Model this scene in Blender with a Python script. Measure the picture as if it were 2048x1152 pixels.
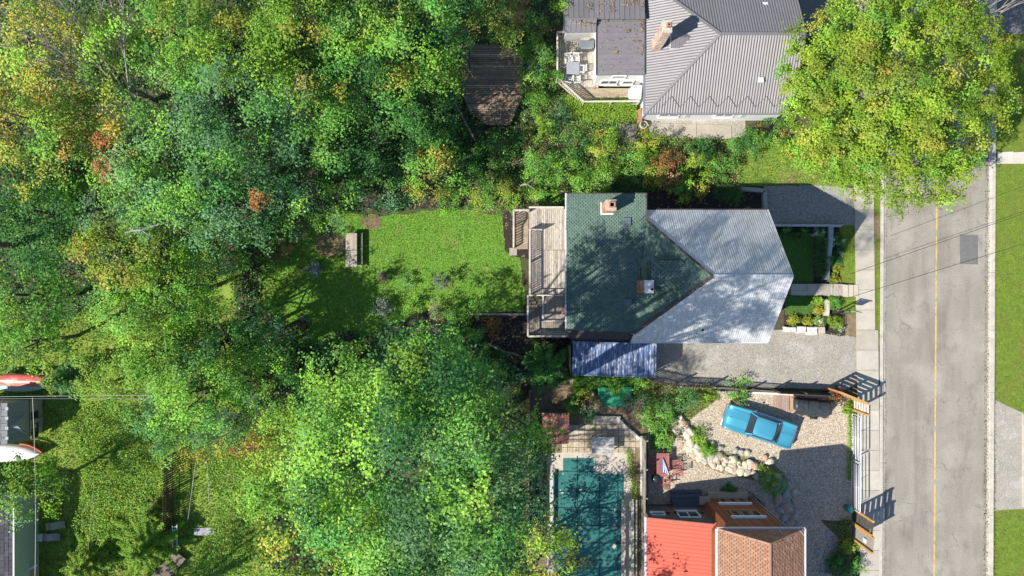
import bpy, math, random
import numpy as np
from mathutils import Vector, noise as mnoise

for o in list(bpy.data.objects):
    bpy.data.objects.remove(o)
scene = bpy.context.scene
COL = scene.collection
R_ = math.radians

# ------------------------------------------------------------------ camera, sky, sun, exposure
CAM_H = 54.0                     # the drone hovers 54 m above the yard and looks straight down
FOC = 1422.0
cam_d = bpy.data.cameras.new('camera')
cam_d.sensor_width = 36.0
cam_d.lens = FOC / 2048.0 * 36.0
cam_d.clip_start = 0.5
cam_d.clip_end = 900.0
cam = bpy.data.objects.new('camera', cam_d)
COL.objects.link(cam)
cam.location = (0, 0, CAM_H)
scene.camera = cam

SX, SY = 0.99, 0.505             # a 1 m post throws its shadow this far east and north
world = bpy.data.worlds.new('World')
scene.world = world
world.use_nodes = True
wn = world.node_tree
sky = wn.nodes.new('ShaderNodeTexSky')
sky.sky_type = 'NISHITA'
sky.sun_disc = False
sun_dir = Vector((-SX, -SY, 1.0)).normalized()
sun_el = math.asin(sun_dir.z)
sky.sun_elevation = sun_el
sky.sun_rotation = math.atan2(sun_dir.x, sun_dir.y)
sky.air_density = 1.0
sky.dust_density = 0.4
sky.ozone_density = 3.0
bg = wn.nodes['Background']
bg.inputs['Strength'].default_value = 0.108
wn.links.new(sky.outputs['Color'], bg.inputs['Color'])

sun_d = bpy.data.lights.new('sun', 'SUN')
sun_d.energy = 5.0
sun_d.angle = R_(0.5)
sun_d.color = (1.0, 0.95, 0.86)
sun = bpy.data.objects.new('sun', sun_d)
COL.objects.link(sun)
sun.rotation_euler = sun_dir.to_track_quat('Z', 'Y').to_euler()
sun.location = sun_dir * 80

scene.view_settings.view_transform = 'Standard'
scene.view_settings.look = 'None'
scene.view_settings.exposure = 0.68
scene.view_settings.gamma = 1.0
scene.view_settings.use_curve_mapping = False
scene.render.engine = 'CYCLES'
scene.cycles.max_bounces = 6
scene.cycles.transparent_max_bounces = 4

# ------------------------------------------------------------------ helpers
def at(px, py, z=0.0):
    """the place at height z that stands where the survey picture shows (px, py)"""
    s = FOC / (CAM_H - z)
    return ((px - 1024.0) / s, (576.0 - py) / s, z)

def xy(px, py, z=0.0):
    p = at(px, py, z)
    return (p[0], p[1])

def lerp(a, b, t):
    return tuple(a[i] + (b[i] - a[i]) * t for i in range(len(a)))

class MB:
    """collects faces and becomes one mesh object"""
    def __init__(s):
        s.v = []; s.f = []; s.c = []
        s.col = (1, 1, 1)
    def face(s, pts, col=None):
        n = len(s.v)
        s.v += [tuple(p) for p in pts]
        s.c += [col or s.col] * len(pts)
        s.f.append(tuple(range(n, n + len(pts))))
    def solid(s, bot, top, col=None):
        n = len(s.v); k = len(bot)
        s.v += [tuple(p) for p in bot] + [tuple(p) for p in top]
        s.c += [col or s.col] * (2 * k)
        s.f.append(tuple(range(n + k - 1, n - 1, -1)))
        s.f.append(tuple(range(n + k, n + 2 * k)))
        for i in range(k):
            j = (i + 1) % k
            s.f.append((n + i, n + j, n + k + j, n + k + i))
    def box(s, c, size, rz=0.0, col=None, tilt=0.0, bev=0.0):
        """c = centre, size = full extents; tilt turns about the local y axis"""
        hx, hy, hz = size[0] / 2, size[1] / 2, size[2] / 2
        ca, sa = math.cos(rz), math.sin(rz)
        ct, st = math.cos(tilt), math.sin(tilt)
        def tr(x, y, z):
            x, z = x * ct + z * st, -x * st + z * ct
            return (c[0] + x * ca - y * sa, c[1] + x * sa + y * ca, c[2] + z)
        if bev > 0:
            b = bev
            bot = [tr(-hx, -hy, -hz), tr(hx, -hy, -hz), tr(hx, hy, -hz), tr(-hx, hy, -hz)]
            mid = [tr(-hx, -hy, hz - b), tr(hx, -hy, hz - b), tr(hx, hy, hz - b), tr(-hx, hy, hz - b)]
            top = [tr(-hx + b, -hy + b, hz), tr(hx - b, -hy + b, hz), tr(hx - b, hy - b, hz), tr(-hx + b, hy - b, hz)]
            n = len(s.v)
            s.v += bot + mid + top
            s.c += [col or s.col] * 12
            s.f.append((n + 3, n + 2, n + 1, n)); s.f.append((n + 8, n + 9, n + 10, n + 11))
            for i in range(4):
                j = (i + 1) % 4
                s.f.append((n + i, n + j, n + 4 + j, n + 4 + i))
                s.f.append((n + 4 + i, n + 4 + j, n + 8 + j, n + 8 + i))
            return
        bot = [tr(-hx, -hy, -hz), tr(hx, -hy, -hz), tr(hx, hy, -hz), tr(-hx, hy, -hz)]
        top = [tr(-hx, -hy, hz), tr(hx, -hy, hz), tr(hx, hy, hz), tr(-hx, hy, hz)]
        s.solid(bot, top, col)
    def beam(s, a, b, w, h, col=None):
        """a square bar from a to b"""
        a = Vector(a); b = Vector(b)
        d = (b - a)
        if d.length < 1e-6: return
        d.normalize()
        up = Vector((0, 0, 1)) if abs(d.z) < 0.95 else Vector((0, 1, 0))
        sd = d.cross(up).normalized() * (w / 2)
        u = sd.cross(d).normalized() * (h / 2)
        s.solid([a - sd - u, a + sd - u, a + sd + u, a - sd + u], [b - sd - u, b + sd - u, b + sd + u, b - sd + u], col)
    def tube(s, pts, rad, n=6, col=None, cap=True):
        pts = [Vector(p) for p in pts]
        if not isinstance(rad, (list, tuple)): rad = [rad] * len(pts)
        base = len(s.v)
        for i, p in enumerate(pts):
            d = (pts[min(i + 1, len(pts) - 1)] - pts[max(i - 1, 0)])
            d = d.normalized() if d.length > 1e-9 else Vector((0, 0, 1))
            up = Vector((0, 0, 1)) if abs(d.z) < 0.9 else Vector((1, 0, 0))
            a = d.cross(up).normalized(); b = d.cross(a)
            for k in range(n):
                t = 2 * math.pi * k / n
                s.v.append(tuple(p + (a * math.cos(t) + b * math.sin(t)) * rad[i]))
                s.c.append(col or s.col)
        for i in range(len(pts) - 1):
            for k in range(n):
                k2 = (k + 1) % n
                s.f.append((base + i * n + k, base + i * n + k2, base + (i + 1) * n + k2, base + (i + 1) * n + k))
        if cap:
            s.f.append(tuple(base + k for k in range(n)))
            s.f.append(tuple(base + (len(pts) - 1) * n + k for k in range(n - 1, -1, -1)))
    def prism(s, poly, z0, z1, col=None):
        s.solid([(p[0], p[1], z0) for p in poly], [(p[0], p[1], z1) for p in poly], col)
    def mesh(s, name, origin=(0, 0, 0)):
        me = bpy.data.meshes.new(name)
        ox, oy, oz = origin
        me.from_pydata([(x - ox, y - oy, z - oz) for x, y, z in s.v], [], s.f)
        ca = me.color_attributes.new('Col', 'FLOAT_COLOR', 'POINT')
        ca.data.foreach_set('color', np.array([(c[0], c[1], c[2], 1.0) for c in s.c], dtype=np.float32).ravel())
        me.update()
        return me
    def build(s, name, mat, parent=None, smooth=False, fix=True):
        o = root_of(parent) if parent is not None else None
        org = tuple(o.location) if o is not None else (0, 0, 0)
        me = s.mesh(name, org)
        return link(name, me, mat, parent, smooth, fix)

def fixn(me):
    import bmesh
    bm = bmesh.new(); bm.from_mesh(me)
    bmesh.ops.recalc_face_normals(bm, faces=bm.faces)
    bm.to_mesh(me); bm.free()

def link(name, me, mat, parent=None, smooth=False, fix=True):
    if fix: fixn(me)
    if mat and not me.materials: me.materials.append(mat)
    if smooth:
        me.polygons.foreach_set('use_smooth', [True] * len(me.polygons))
    ob = bpy.data.objects.new(name, me)
    COL.objects.link(ob)
    if parent is not None: ob.parent = parent
    return ob

def root_of(o):
    while o.parent is not None: o = o.parent
    return o

def thing(name, label, cat, loc, group=None):
    o = bpy.data.objects.new(name, None)
    COL.objects.link(o)
    o.location = loc if len(loc) == 3 else (loc[0], loc[1], 0)
    o.empty_display_size = 0.2
    o['label'] = label; o['category'] = cat
    if group: o['group'] = group
    return o

def tag(o, label, cat, group=None):
    o['label'] = label; o['category'] = cat
    if group: o['group'] = group
    return o

def struct(o, label=None):
    o['kind'] = 'structure'
    if label: o['label'] = label
    return o

def stuff(o, label=None):
    o['kind'] = 'stuff'
    if label: o['label'] = label
    return o

def piece(name, me, mat, parent, loc, rz=0.0, sc=(1, 1, 1), rot=None):
    """one of many alike pieces that share a mesh; loc is in world space"""
    if mat and not me.materials: me.materials.append(mat)
    ob = bpy.data.objects.new(name, me)
    COL.objects.link(ob)
    if parent is not None:
        r = root_of(parent).location
        ob.parent = parent
        loc = (loc[0] - r[0], loc[1] - r[1], loc[2] - r[2])
    ob.location = loc
    ob.rotation_euler = rot if rot else (0, 0, rz)
    ob.scale = sc
    return ob

def inside(poly, x, y):
    c = False; n = len(poly); j = n - 1
    for i in range(n):
        xi, yi = poly[i][0], poly[i][1]; xj, yj = poly[j][0], poly[j][1]
        if (yi > y) != (yj > y) and x < (xj - xi) * (y - yi) / (yj - yi) + xi: c = not c
        j = i
    return c

def rough_poly(pts, amp=0.1, step=0.5, seed=0, closed=True):
    rg = random.Random(seed); out = []
    n = len(pts)
    for i in range(n):
        a = pts[i]; b = pts[(i + 1) % n]
        L = math.hypot(b[0] - a[0], b[1] - a[1]); k = max(1, int(L / step))
        for t in range(k):
            x = a[0] + (b[0] - a[0]) * t / k; y = a[1] + (b[1] - a[1]) * t / k
            nx = mnoise.noise(Vector((x * 1.3 + seed, y * 1.3, 0.3))) + 0.5 * mnoise.noise(Vector((x * 4, y * 4, seed)))
            ny = mnoise.noise(Vector((x * 1.3, y * 1.3 + seed, 7.3))) + 0.5 * mnoise.noise(Vector((x * 4, y * 4, seed + 9)))
            out.append((x + nx * amp, y + ny * amp))
    return out

SHEETS = {}
def sheet(name, pxs, lvl, mat, amp=0.0, seed=1, label=None, step=0.5, kind='structure'):
    """a flat piece of ground, lvl * 4 mm up, given by its outline"""
    poly = [xy(*p) for p in pxs]
    SHEETS[name] = poly
    if amp: poly = rough_poly(poly, amp, step, seed)
    import bmesh
    me = bpy.data.meshes.new(name)
    z = lvl * 0.004
    me.from_pydata([(x, y, z) for x, y in poly], [], [tuple(range(len(poly)))])
    bm = bmesh.new(); bm.from_mesh(me)
    bmesh.ops.triangulate(bm, faces=bm.faces)
    for f in bm.faces:
        if f.normal.z < 0: f.normal_flip()
    bm.to_mesh(me); bm.free()
    ca = me.color_attributes.new('Col', 'FLOAT_COLOR', 'POINT')
    ca.data.foreach_set('color', [1.0] * (4 * len(me.vertices)))
    o = link(name, me, mat, None, fix=False)
    if kind: o['kind'] = kind
    if label: o['label'] = label
    return o

# ------------------------------------------------------------------ materials
def pm(name, c1, c2=None, scale=3.0, rough=0.8, metal=0.0, bump=0.0, bscale=40.0, stretch=(1, 1, 1),
       attr=False, c3=None, s3=0.6, lo=0.35, hi=0.65, spec=0.4, fine=0.0, fscale=60.0, sheen=0.0, coat=0.0,
       t3=(0.55, 0.62), local=False, voro=None):
    m = bpy.data.materials.new(name)
    m.use_nodes = True
    nt = m.node_tree; N = nt.nodes; L = nt.links
    b = N['Principled BSDF']
    b.inputs['Roughness'].default_value = rough
    b.inputs['Metallic'].default_value = metal
    b.inputs['Specular IOR Level'].default_value = spec
    if coat:
        b.inputs['Coat Weight'].default_value = coat
        b.inputs['Coat Roughness'].default_value = 0.06
    if local:
        g = N.new('ShaderNodeTexCoord'); pos = g.outputs['Object']
    else:
        g = N.new('ShaderNodeNewGeometry'); pos = g.outputs['Position']
    mp = N.new('ShaderNodeMapping')
    mp.inputs['Scale'].default_value = stretch
    L.new(pos, mp.inputs['Vector'])
    vec = mp.outputs['Vector']
    def noise(sc, det=6, rg=0.6, v=vec):
        n = N.new('ShaderNodeTexNoise')
        n.inputs['Scale'].default_value = sc
        n.inputs['Detail'].default_value = det
        n.inputs['Roughness'].default_value = rg
        L.new(v, n.inputs['Vector'])
        return n.outputs['Fac']
    def ramp(f, a, z):
        r = N.new('ShaderNodeMapRange')
        r.inputs['From Min'].default_value = a; r.inputs['From Max'].default_value = z
        L.new(f, r.inputs['Value'])
        return r.outputs['Result']
    def mix(f, a, z, mode='MIX'):
        x = N.new('ShaderNodeMix'); x.data_type = 'RGBA'; x.blend_type = mode
        for i, val in ((0, f), (6, a), (7, z)):
            if hasattr(val, 'links'): L.new(val, x.inputs[i])
            elif i == 0: x.inputs[0].default_value = val
            else: x.inputs[i].default_value = (val[0], val[1], val[2], 1)
        return x.outputs[2]
    col = None
    if c2 is None: c2 = tuple(c * 0.8 for c in c1)
    col = mix(ramp(noise(scale), lo, hi), c1, c2)
    if c3 is not None:
        col = mix(ramp(noise(s3, 5, 0.65), t3[0], t3[1]), col, c3)
    if voro is not None:      # (scale, colour, low, high): stones, cells or spots
        v = N.new('ShaderNodeTexVoronoi'); v.inputs['Scale'].default_value = voro[0]
        L.new(vec, v.inputs['Vector'])
        sp = N.new('ShaderNodeSeparateColor'); L.new(v.outputs['Color'], sp.inputs['Color'])
        col = mix(ramp(sp.outputs[0], voro[2], voro[3]), col, voro[1])
    if fine:
        f = noise(fscale, 3, 0.7)
        r = N.new('ShaderNodeMapRange')
        r.inputs['From Min'].default_value = 0.25; r.inputs['From Max'].default_value = 0.75
        r.inputs['To Min'].default_value = 1 - fine; r.inputs['To Max'].default_value = 1 + fine
        L.new(f, r.inputs['Value'])
        vm = N.new('ShaderNodeVectorMath'); vm.operation = 'SCALE'
        L.new(col, vm.inputs[0]); L.new(r.outputs['Result'], vm.inputs['Scale'])
        col = vm.outputs[0]
    if attr:
        a = N.new('ShaderNodeAttribute'); a.attribute_name = 'Col'
        col = mix(1.0, col, a.outputs['Color'], 'MULTIPLY')
    L.new(col, b.inputs['Base Color'])
    if bump:
        bn = N.new('ShaderNodeBump')
        bn.inputs['Strength'].default_value = min(1.0, bump)
        bn.inputs['Distance'].default_value = 0.03 * max(1.0, bump)
        L.new(noise(bscale, 4, 0.6), bn.inputs['Height'])
        L.new(bn.outputs['Normal'], b.inputs['Normal'])
    return m

def leafmat(name, trans=0.28, rough=0.55, spec=0.16):
    m = bpy.data.materials.new(name)
    m.use_nodes = True
    nt = m.node_tree; N = nt.nodes; L = nt.links
    b = N['Principled BSDF']
    b.inputs['Roughness'].default_value = rough
    b.inputs['Specular IOR Level'].default_value = spec
    a = N.new('ShaderNodeAttribute'); a.attribute_name = 'Col'
    L.new(a.outputs['Color'], b.inputs['Base Color'])
    t = N.new('ShaderNodeBsdfTranslucent')
    mm = N.new('ShaderNodeMix'); mm.data_type = 'RGBA'; mm.blend_type = 'MULTIPLY'
    mm.inputs[0].default_value = 1.0
    L.new(a.outputs['Color'], mm.inputs[6]); mm.inputs[7].default_value = (1.25, 1.45, 0.45, 1)
    L.new(mm.outputs[2], t.inputs['Color'])
    mx = N.new('ShaderNodeMixShader'); mx.inputs[0].default_value = trans
    L.new(b.outputs[0], mx.inputs[1]); L.new(t.outputs[0], mx.inputs[2])
    L.new(mx.outputs[0], N['Material Output'].inputs['Surface'])
    return m

def glassmat(name, c=(0.03, 0.04, 0.05)):
    return pm(name, c, c, rough=0.08, spec=0.6)

M = {}
M['leaf'] = leafmat('leaf')
M['needle'] = leafmat('needle', 0.15, 0.6)
M['grass_blade'] = leafmat('grass_blade', 0.3, 0.6, 0.2)
M['bark'] = pm('bark', (0.10, 0.075, 0.055), (0.17, 0.14, 0.11), 5, 0.95, bump=1, bscale=14, stretch=(1, 1, .3))
M['pale_bark'] = pm('pale_bark', (0.38, 0.35, 0.30), (0.22, 0.19, 0.16), 5, 0.9, bump=.6, bscale=14)
M['soil'] = pm('soil', (0.055, 0.042, 0.028), (0.11, 0.08, 0.05), 1.5, 0.98, bump=1, bscale=9, c3=(0.05, 0.085, 0.025), s3=0.35, t3=(.42, .6), fine=.45, fscale=9)
M['mulch'] = pm('mulch', (0.022, 0.018, 0.016), (0.05, 0.036, 0.028), 6, 0.98, bump=1, bscale=22, fine=.6, fscale=25, voro=(9, (.2, .15, .1), .93, .95))
M['bare'] = pm('bare_earth', (0.24, 0.17, 0.11), (0.16, 0.12, 0.07), 3, 0.98, bump=.7, bscale=20, fine=.4, fscale=20)
M['lawn'] = pm('lawn', (0.11, 0.25, 0.025), (0.155, 0.30, 0.038), 2.2, 0.95, bump=1, bscale=14, c3=(0.20, 0.21, 0.06), s3=0.5, t3=(.56, .72), fine=.5, fscale=14)
M['yard'] = pm('yard_grass', (0.22, 0.30, 0.045), (0.13, 0.22, 0.035), 1.0, 0.95, bump=1, bscale=10, c3=(0.24, 0.19, 0.10), s3=0.4, t3=(.58, .72), fine=.5, fscale=12)
M['verge'] = pm('roadside_grass', (0.15, 0.22, 0.022), (0.10, 0.155, 0.017), 2.4, 0.95, bump=1, bscale=12, c3=(0.15, 0.15, 0.03), s3=0.45, t3=(.5, .7), fine=.5, fscale=14)
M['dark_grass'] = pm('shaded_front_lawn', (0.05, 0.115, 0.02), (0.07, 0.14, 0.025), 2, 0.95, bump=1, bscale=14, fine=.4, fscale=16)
M['concrete'] = pm('concrete', (0.46, 0.42, 0.36), (0.38, 0.35, 0.30), 1.2, 0.9, bump=.25, bscale=30, c3=(0.27, 0.24, 0.20), s3=1.4, t3=(.6, .8), fine=.12, fscale=35, attr=True)
M['kerb'] = pm('kerb_concrete', (0.50, 0.46, 0.40), (0.38, 0.35, 0.31), 1.5, 0.9, bump=.3, bscale=30, c3=(.25, .22, .18), s3=2.2, t3=(.6, .75), fine=.15, fscale=30)
M['gravel_light'] = pm('pale_gravel', (0.46, 0.375, 0.28), (0.37, 0.30, 0.225), 4, 0.95, bump=1, bscale=16, fine=.35, fscale=22, voro=(16, (.62, .54, .43), .7, .9))
M['gravel_grey'] = pm('grey_gravel', (0.33, 0.30, 0.25), (0.25, 0.23, 0.19), 1.0, 0.95, bump=.8, bscale=20, fine=.25, fscale=25, c3=(.37, .35, .31), s3=.5, voro=(26, (.45, .42, .38), .8, .92))
M['gravel_white'] = pm('whitish_gravel', (0.42, 0.41, 0.40), (0.22, 0.21, 0.21), 9, 0.95, bump=1, bscale=20, fine=.4, fscale=25)
M['weathered_wood'] = pm('weathered_board', (0.52, 0.485, 0.44), (0.31, 0.28, 0.245), 4, 0.85, bump=.4, bscale=20, stretch=(6, .7, 1), c3=(.17, .13, .10), s3=2.0, t3=(.55, .68), attr=True)  # grey weathered boards with brown patches
M['wood_x'] = pm('weathered_board_lengthwise', (0.42, 0.35, 0.27), (0.30, 0.24, 0.18), 3, 0.85, bump=.4, bscale=20, stretch=(.7, 6, 1), c3=(.24, .17, .11), s3=2.5, t3=(.6, .7), attr=True)
M['white_rail'] = pm('chalky_rail_paint', (0.58, 0.53, 0.48), (0.44, 0.39, 0.34), 4, 0.7, attr=True, c3=(.33, .28, .22), s3=4, t3=(.62, .7))
M['cedar'] = pm('orange_timber', (0.52, 0.30, 0.10), (0.40, 0.21, 0.07), 4, 0.7, attr=True, stretch=(3, 3, .6))
M['red_wood'] = pm('red_brown_siding', (0.25, 0.085, 0.035), (0.17, 0.055, 0.025), 3, 0.7, attr=True)
M['brown_stucco'] = pm('brown_stucco', (0.12, 0.10, 0.09), (0.09, 0.075, 0.07), 2, 0.9, bump=.3)
M['dark_brown'] = pm('dark_brown_trim', (0.075, 0.055, 0.05), (0.05, 0.038, 0.035), 3, 0.7)
M['white'] = pm('white_paint', (0.74, 0.74, 0.74), (0.66, 0.66, 0.65), 1.5, 0.55)
M['white_metal'] = pm('pale_grey_metal', (0.70, 0.70, 0.72), (0.6, 0.6, 0.62), 3, 0.4, metal=.2)
M['glass'] = glassmat('window_glass')
M['dark'] = pm('dark_opening', (0.02, 0.02, 0.02), (0.03, 0.03, 0.03))
M['black'] = pm('black_plastic', (0.03, 0.03, 0.032), (0.04, 0.04, 0.045), rough=.5)
M['tarp'] = pm('black_tarpaulin', (0.04, 0.045, 0.05), (0.025, 0.03, 0.035), 5, 0.38, bump=.5, bscale=9)
M['attr'] = pm('painted', (1, 1, 1), (.86, .86, .86), 6, 0.75, attr=True)
M['attr_stone'] = pm('stone', (1, 1, 1), (.68, .66, .63), 7, 0.92, attr=True, bump=.8, bscale=12, fine=.15)
M['attr_gloss'] = pm('glossy_paint', (1, 1, 1), (.95, .95, .95), 3, 0.3, attr=True)
# ------------------------------------------------------------------ the ground and the street
def plane_xy(name, x0, y0, x1, y1, z, mat):
    me = bpy.data.meshes.new(name)
    me.from_pydata([(x0, y0, z), (x1, y0, z), (x1, y1, z), (x0, y1, z)], [], [(0, 1, 2, 3)])
    o = link(name, me, mat, None, fix=False); o['kind'] = 'structure'
    return o
plane_xy('ground', -300, -300, 300, 300, 0.0, M['soil'])

def road_x(px_top, slope, py):     # the street runs almost north, leaning 0.3 degrees
    return px_top - slope * py
RL = lambda py: 1772.5 - 0.0040 * py
RR = lambda py: 1979.5 - 0.0062 * py
YL = lambda py: 1876.0 - 0.0068 * py
T, Bm = -900, 2050                 # far ends of the street, well beyond the picture
def asphalt():
    m = bpy.data.materials.new('old_asphalt'); m.use_nodes = True
    nt = m.node_tree; N = nt.nodes; L = nt.links; b = N['Principled BSDF']
    b.inputs['Roughness'].default_value = 0.9
    g = N.new('ShaderNodeNewGeometry')
    def noise(sc, det, st=(1, 1, 1), rg=.6):
        mp = N.new('ShaderNodeMapping'); mp.inputs['Scale'].default_value = st
        L.new(g.outputs['Position'], mp.inputs['Vector'])
        n = N.new('ShaderNodeTexNoise'); n.inputs['Scale'].default_value = sc; n.inputs['Detail'].default_value = det
        n.inputs['Roughness'].default_value = rg
        L.new(mp.outputs['Vector'], n.inputs['Vector']); return n.outputs['Fac']
    def rng(f, a, z, ta=0, tz=1):
        r = N.new('ShaderNodeMapRange')
        for k, v in (('From Min', a), ('From Max', z), ('To Min', ta), ('To Max', tz)): r.inputs[k].default_value = v
        L.new(f, r.inputs['Value']); return r.outputs['Result']
    def mix(f, a, z, mode='MIX'):
        x = N.new('ShaderNodeMix'); x.data_type = 'RGBA'; x.blend_type = mode
        for i, val in ((0, f), (6, a), (7, z)):
            if hasattr(val, 'links'): L.new(val, x.inputs[i])
            elif i == 0: x.inputs[0].default_value = val
            else: x.inputs[i].default_value = (*val, 1)
        return x.outputs[2]
    c = mix(rng(noise(0.9, 5, (1, .12, 1)), .35, .65), (.20, .18, .148), (.28, .253, .212))   # wheel tracks run along the street
    c = mix(rng(noise(.35, 5), .45, .7), c, (.325, .295, .25))
    c = mix(rng(noise(.5, 6, (1, .5, 1)), .56, .72), c, (.155, .142, .12))
    sp = rng(noise(17, 4, rg=.85), .3, .7, .5, 1.5)
    vm = N.new('ShaderNodeVectorMath'); vm.operation = 'SCALE'; L.new(c, vm.inputs[0]); L.new(sp, vm.inputs['Scale']); c = vm.outputs[0]
    # cracks: edges of large warped cells, only in places
    nz = N.new('ShaderNodeTexNoise'); nz.inputs['Scale'].default_value = 1.3; nz.inputs['Detail'].default_value = 5
    L.new(g.outputs['Position'], nz.inputs['Vector'])
    ad = N.new('ShaderNodeVectorMath'); ad.operation = 'MULTIPLY_ADD'
    L.new(nz.outputs['Color'], ad.inputs[0]); ad.inputs[1].default_value = (1.2, 1.2, 0); L.new(g.outputs['Position'], ad.inputs[2])
    mp = N.new('ShaderNodeMapping'); mp.inputs['Scale'].default_value = (.16, .30, 0)
    L.new(ad.outputs[0], mp.inputs['Vector'])
    vo = N.new('ShaderNodeTexVoronoi'); vo.feature = 'DISTANCE_TO_EDGE'; vo.inputs['Scale'].default_value = 1
    L.new(mp.outputs['Vector'], vo.inputs['Vector'])
    cr = rng(vo.outputs['Distance'], .0, .009, 1, 0)
    mk = rng(noise(.35, 3), .44, .56)
    mu = N.new('ShaderNodeMath'); mu.operation = 'MULTIPLY'; L.new(cr, mu.inputs[0]); L.new(mk, mu.inputs[1])
    m2 = N.new('ShaderNodeMath'); m2.operation = 'MULTIPLY'; L.new(mu.outputs[0], m2.inputs[0]); m2.inputs[1].default_value = .5
    c = mix(m2.outputs[0], c, (.09, .085, .08))
    L.new(c, b.inputs['Base Color'])
    bn = N.new('ShaderNodeBump'); bn.inputs['Strength'].default_value = .5; bn.inputs['Distance'].default_value = .02
    L.new(noise(30, 3), bn.inputs['Height']); L.new(bn.outputs['Normal'], b.inputs['Normal'])
    return m
M['asphalt'] = asphalt()
M['asphalt_new'] = pm('newer_asphalt', (.16, .155, .15), (.13, .125, .12), 4, .9, fine=.25, fscale=26, bump=.4)
M['yellow_line'] = pm('yellow_line_paint', (.60, .42, .09), (.50, .36, .12), 5, .8, c3=(.27, .24, .18), s3=2.0, t3=(.50, .64), fine=.2)
M['yellow_line'].node_tree.nodes['Principled BSDF'].inputs['Roughness'].default_value = .8

sheet('road', [(RL(T), T), (RR(T), T), (RR(Bm), Bm), (RL(Bm), Bm)], 1, M['asphalt'], label='sunlit grey asphalt street with fine cracks')
sheet('road_patch', [(1919.5, 469), (1956, 470), (1956, 529), (1920, 528)], 3, M['asphalt_new'], label='darker rectangular repair patch in the asphalt')
# worn centre line: a broken edge on both sides
pts = []
for py in np.arange(-260, 1420, 6.0): pts.append((YL(py) - 1.5 + random.Random(int(py)).uniform(-.35, .35), py))
for py in np.arange(1414, -266, -6.0): pts.append((YL(py) + 1.5 + random.Random(int(py) + 7).uniform(-.35, .35), py))
sheet('centre_line', pts, 3, M['yellow_line'], label='worn yellow centre line of the street')

# kerbs are real steps of 12 cm with a flat gutter beside them, cast in lengths
def kerb_run(name, fx, wg, wk, side, breaks, label):
    root = None
    root = bpy.data.objects.new(name, None); COL.objects.link(root); root['kind'] = 'structure'; root['label'] = label
    root.location = (*xy(fx(576), 576), 0)
    for i in range(len(breaks) - 1):
        a, b = breaks[i] + 0.25, breaks[i + 1] - 0.25
        g = MB()
        x0, x1 = fx(a), fx(b)
        p = [xy(x0, a), xy(x0 + side * wg, a), xy(x1 + side * wg, b), xy(x1, b)]
        g.prism(p, 0, 0.022)
        q = [xy(x0 + side * (wg + .05), a), xy(x0 + side * (wg + wk), a), xy(x1 + side * (wg + wk), b), xy(x1 + side * (wg + .05), b)]
        g.prism(q, 0, 0.13)
        g.build('kerb_length', M['kerb'], root)
kerb_run('kerb', RL, 4.6, 5.6, -1, [-700, -300, -100, 20, 110, 215, 326, 450, 560, 672, 790, 812, 925, 1040, 1160, 1300, 1700], 'pale concrete kerb and gutter on the house side of the street')
kerb_run('kerb', RR, 4.2, 7.8, 1, [-700, -300, -60, 60, 190, 300, 420, 545, 660, 785, 870, 909, 1030, 1150, 1300, 1700], 'pale concrete kerb and gutter on the lawn side of the street')

# pavement of separate slabs, 1.4 m wide
SWL = lambda py: 1706.5 + 0.0155 * (py - 288)
SWR = lambda py: 1745.5 + 0.010 * (py - 288)
sw = bpy.data.objects.new('sidewalk', None); COL.objects.link(sw); sw['kind'] = 'structure'; sw['label'] = 'concrete sidewalk of square slabs beside the verge'
sw.location = (*xy(1730, 576), 0)
rg = random.Random(5)
py = -420.0
while py < 1560:
    if True:
        a, b = py + 0.22, py + 39.6
        t = rg.uniform(.9, 1.08)
        g = MB(); g.col = (t, t * rg.uniform(.97, 1.0), t * rg.uniform(.94, 1.0))
        e = 6 if py > 640 else 0
        z = 0.10 + rg.uniform(-.004, .004)
        g.prism([xy(SWL(a), a), xy(SWR(a) + e, a), xy(SWR(b) + e, b), xy(SWL(b), b)], 0.0, z)
        g.build('paving_slab', M['concrete'], sw)
    py += 40.0
sheet('verge', [(1740, -400), (1763, -400), (1762.5, 640), (1760, 690), (1752, 690), (1748, 600), (1744, 300)], 4, M['verge'], .05, 3, 'narrow strip of worn grass between sidewalk and kerb')
sheet('kerbside_soil', [(1744, 430), (1761, 430), (1761, 475), (1746, 480)], 5, M['bare'], .1, 4, 'bare brown soil at the top of the verge')

# the far side: lawn, walkway, driveway
sheet('street_lawn', [(1988, -900), (3200, -900), (3200, 1700), (1984, 1700)], 2, M['verge'], 0.11, 6, 'sunlit lawn along the far kerb')
g = MB()
for i, (x0, x1) in enumerate(((1994, 2026), (2026.6, 2060), (2060.6, 2100))):
    t = 1.25 - i * .03; g.col = (t, t, t)
    g.prism(rough_poly([xy(x0, 305), xy(x1, 303.5), xy(x1, 327), xy(x0, 328)], .02, .4, i), 0, .06)
struct(g.build('far_walkway', M['concrete']), 'pale concrete walkway crossing the far lawn')
sheet('far_driveway', [(1987, 797), (2003, 806), (2038, 823), (2100, 830), (2100, 1020), (2045, 1018), (1988, 1021)], 4, M['gravel_grey'], .04, 8, 'weathered grey asphalt apron beyond the far kerb')
sheet('side_street', [(1992, -400), (3200, -400), (3200, 68), (1992, 68)], 4, M['asphalt_new'], .03, 9, 'dark asphalt entrance in tree shade at the top of the street')
g = MB(); g.prism([xy(2043.5, 826), xy(2048, 828), xy(2048, 1014), xy(2044.5, 1014)], 0, .1)
struct(g.build('far_kerb_edge', M['kerb']), 'pale kerb edging the far driveway')
sheet('upper_driveway', [(1600, -300), (1752, -300), (1752, 60), (1600, 75)], 3, M['asphalt_new'], .03, 10, 'dark driveway beside the grey roofed house')

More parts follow.
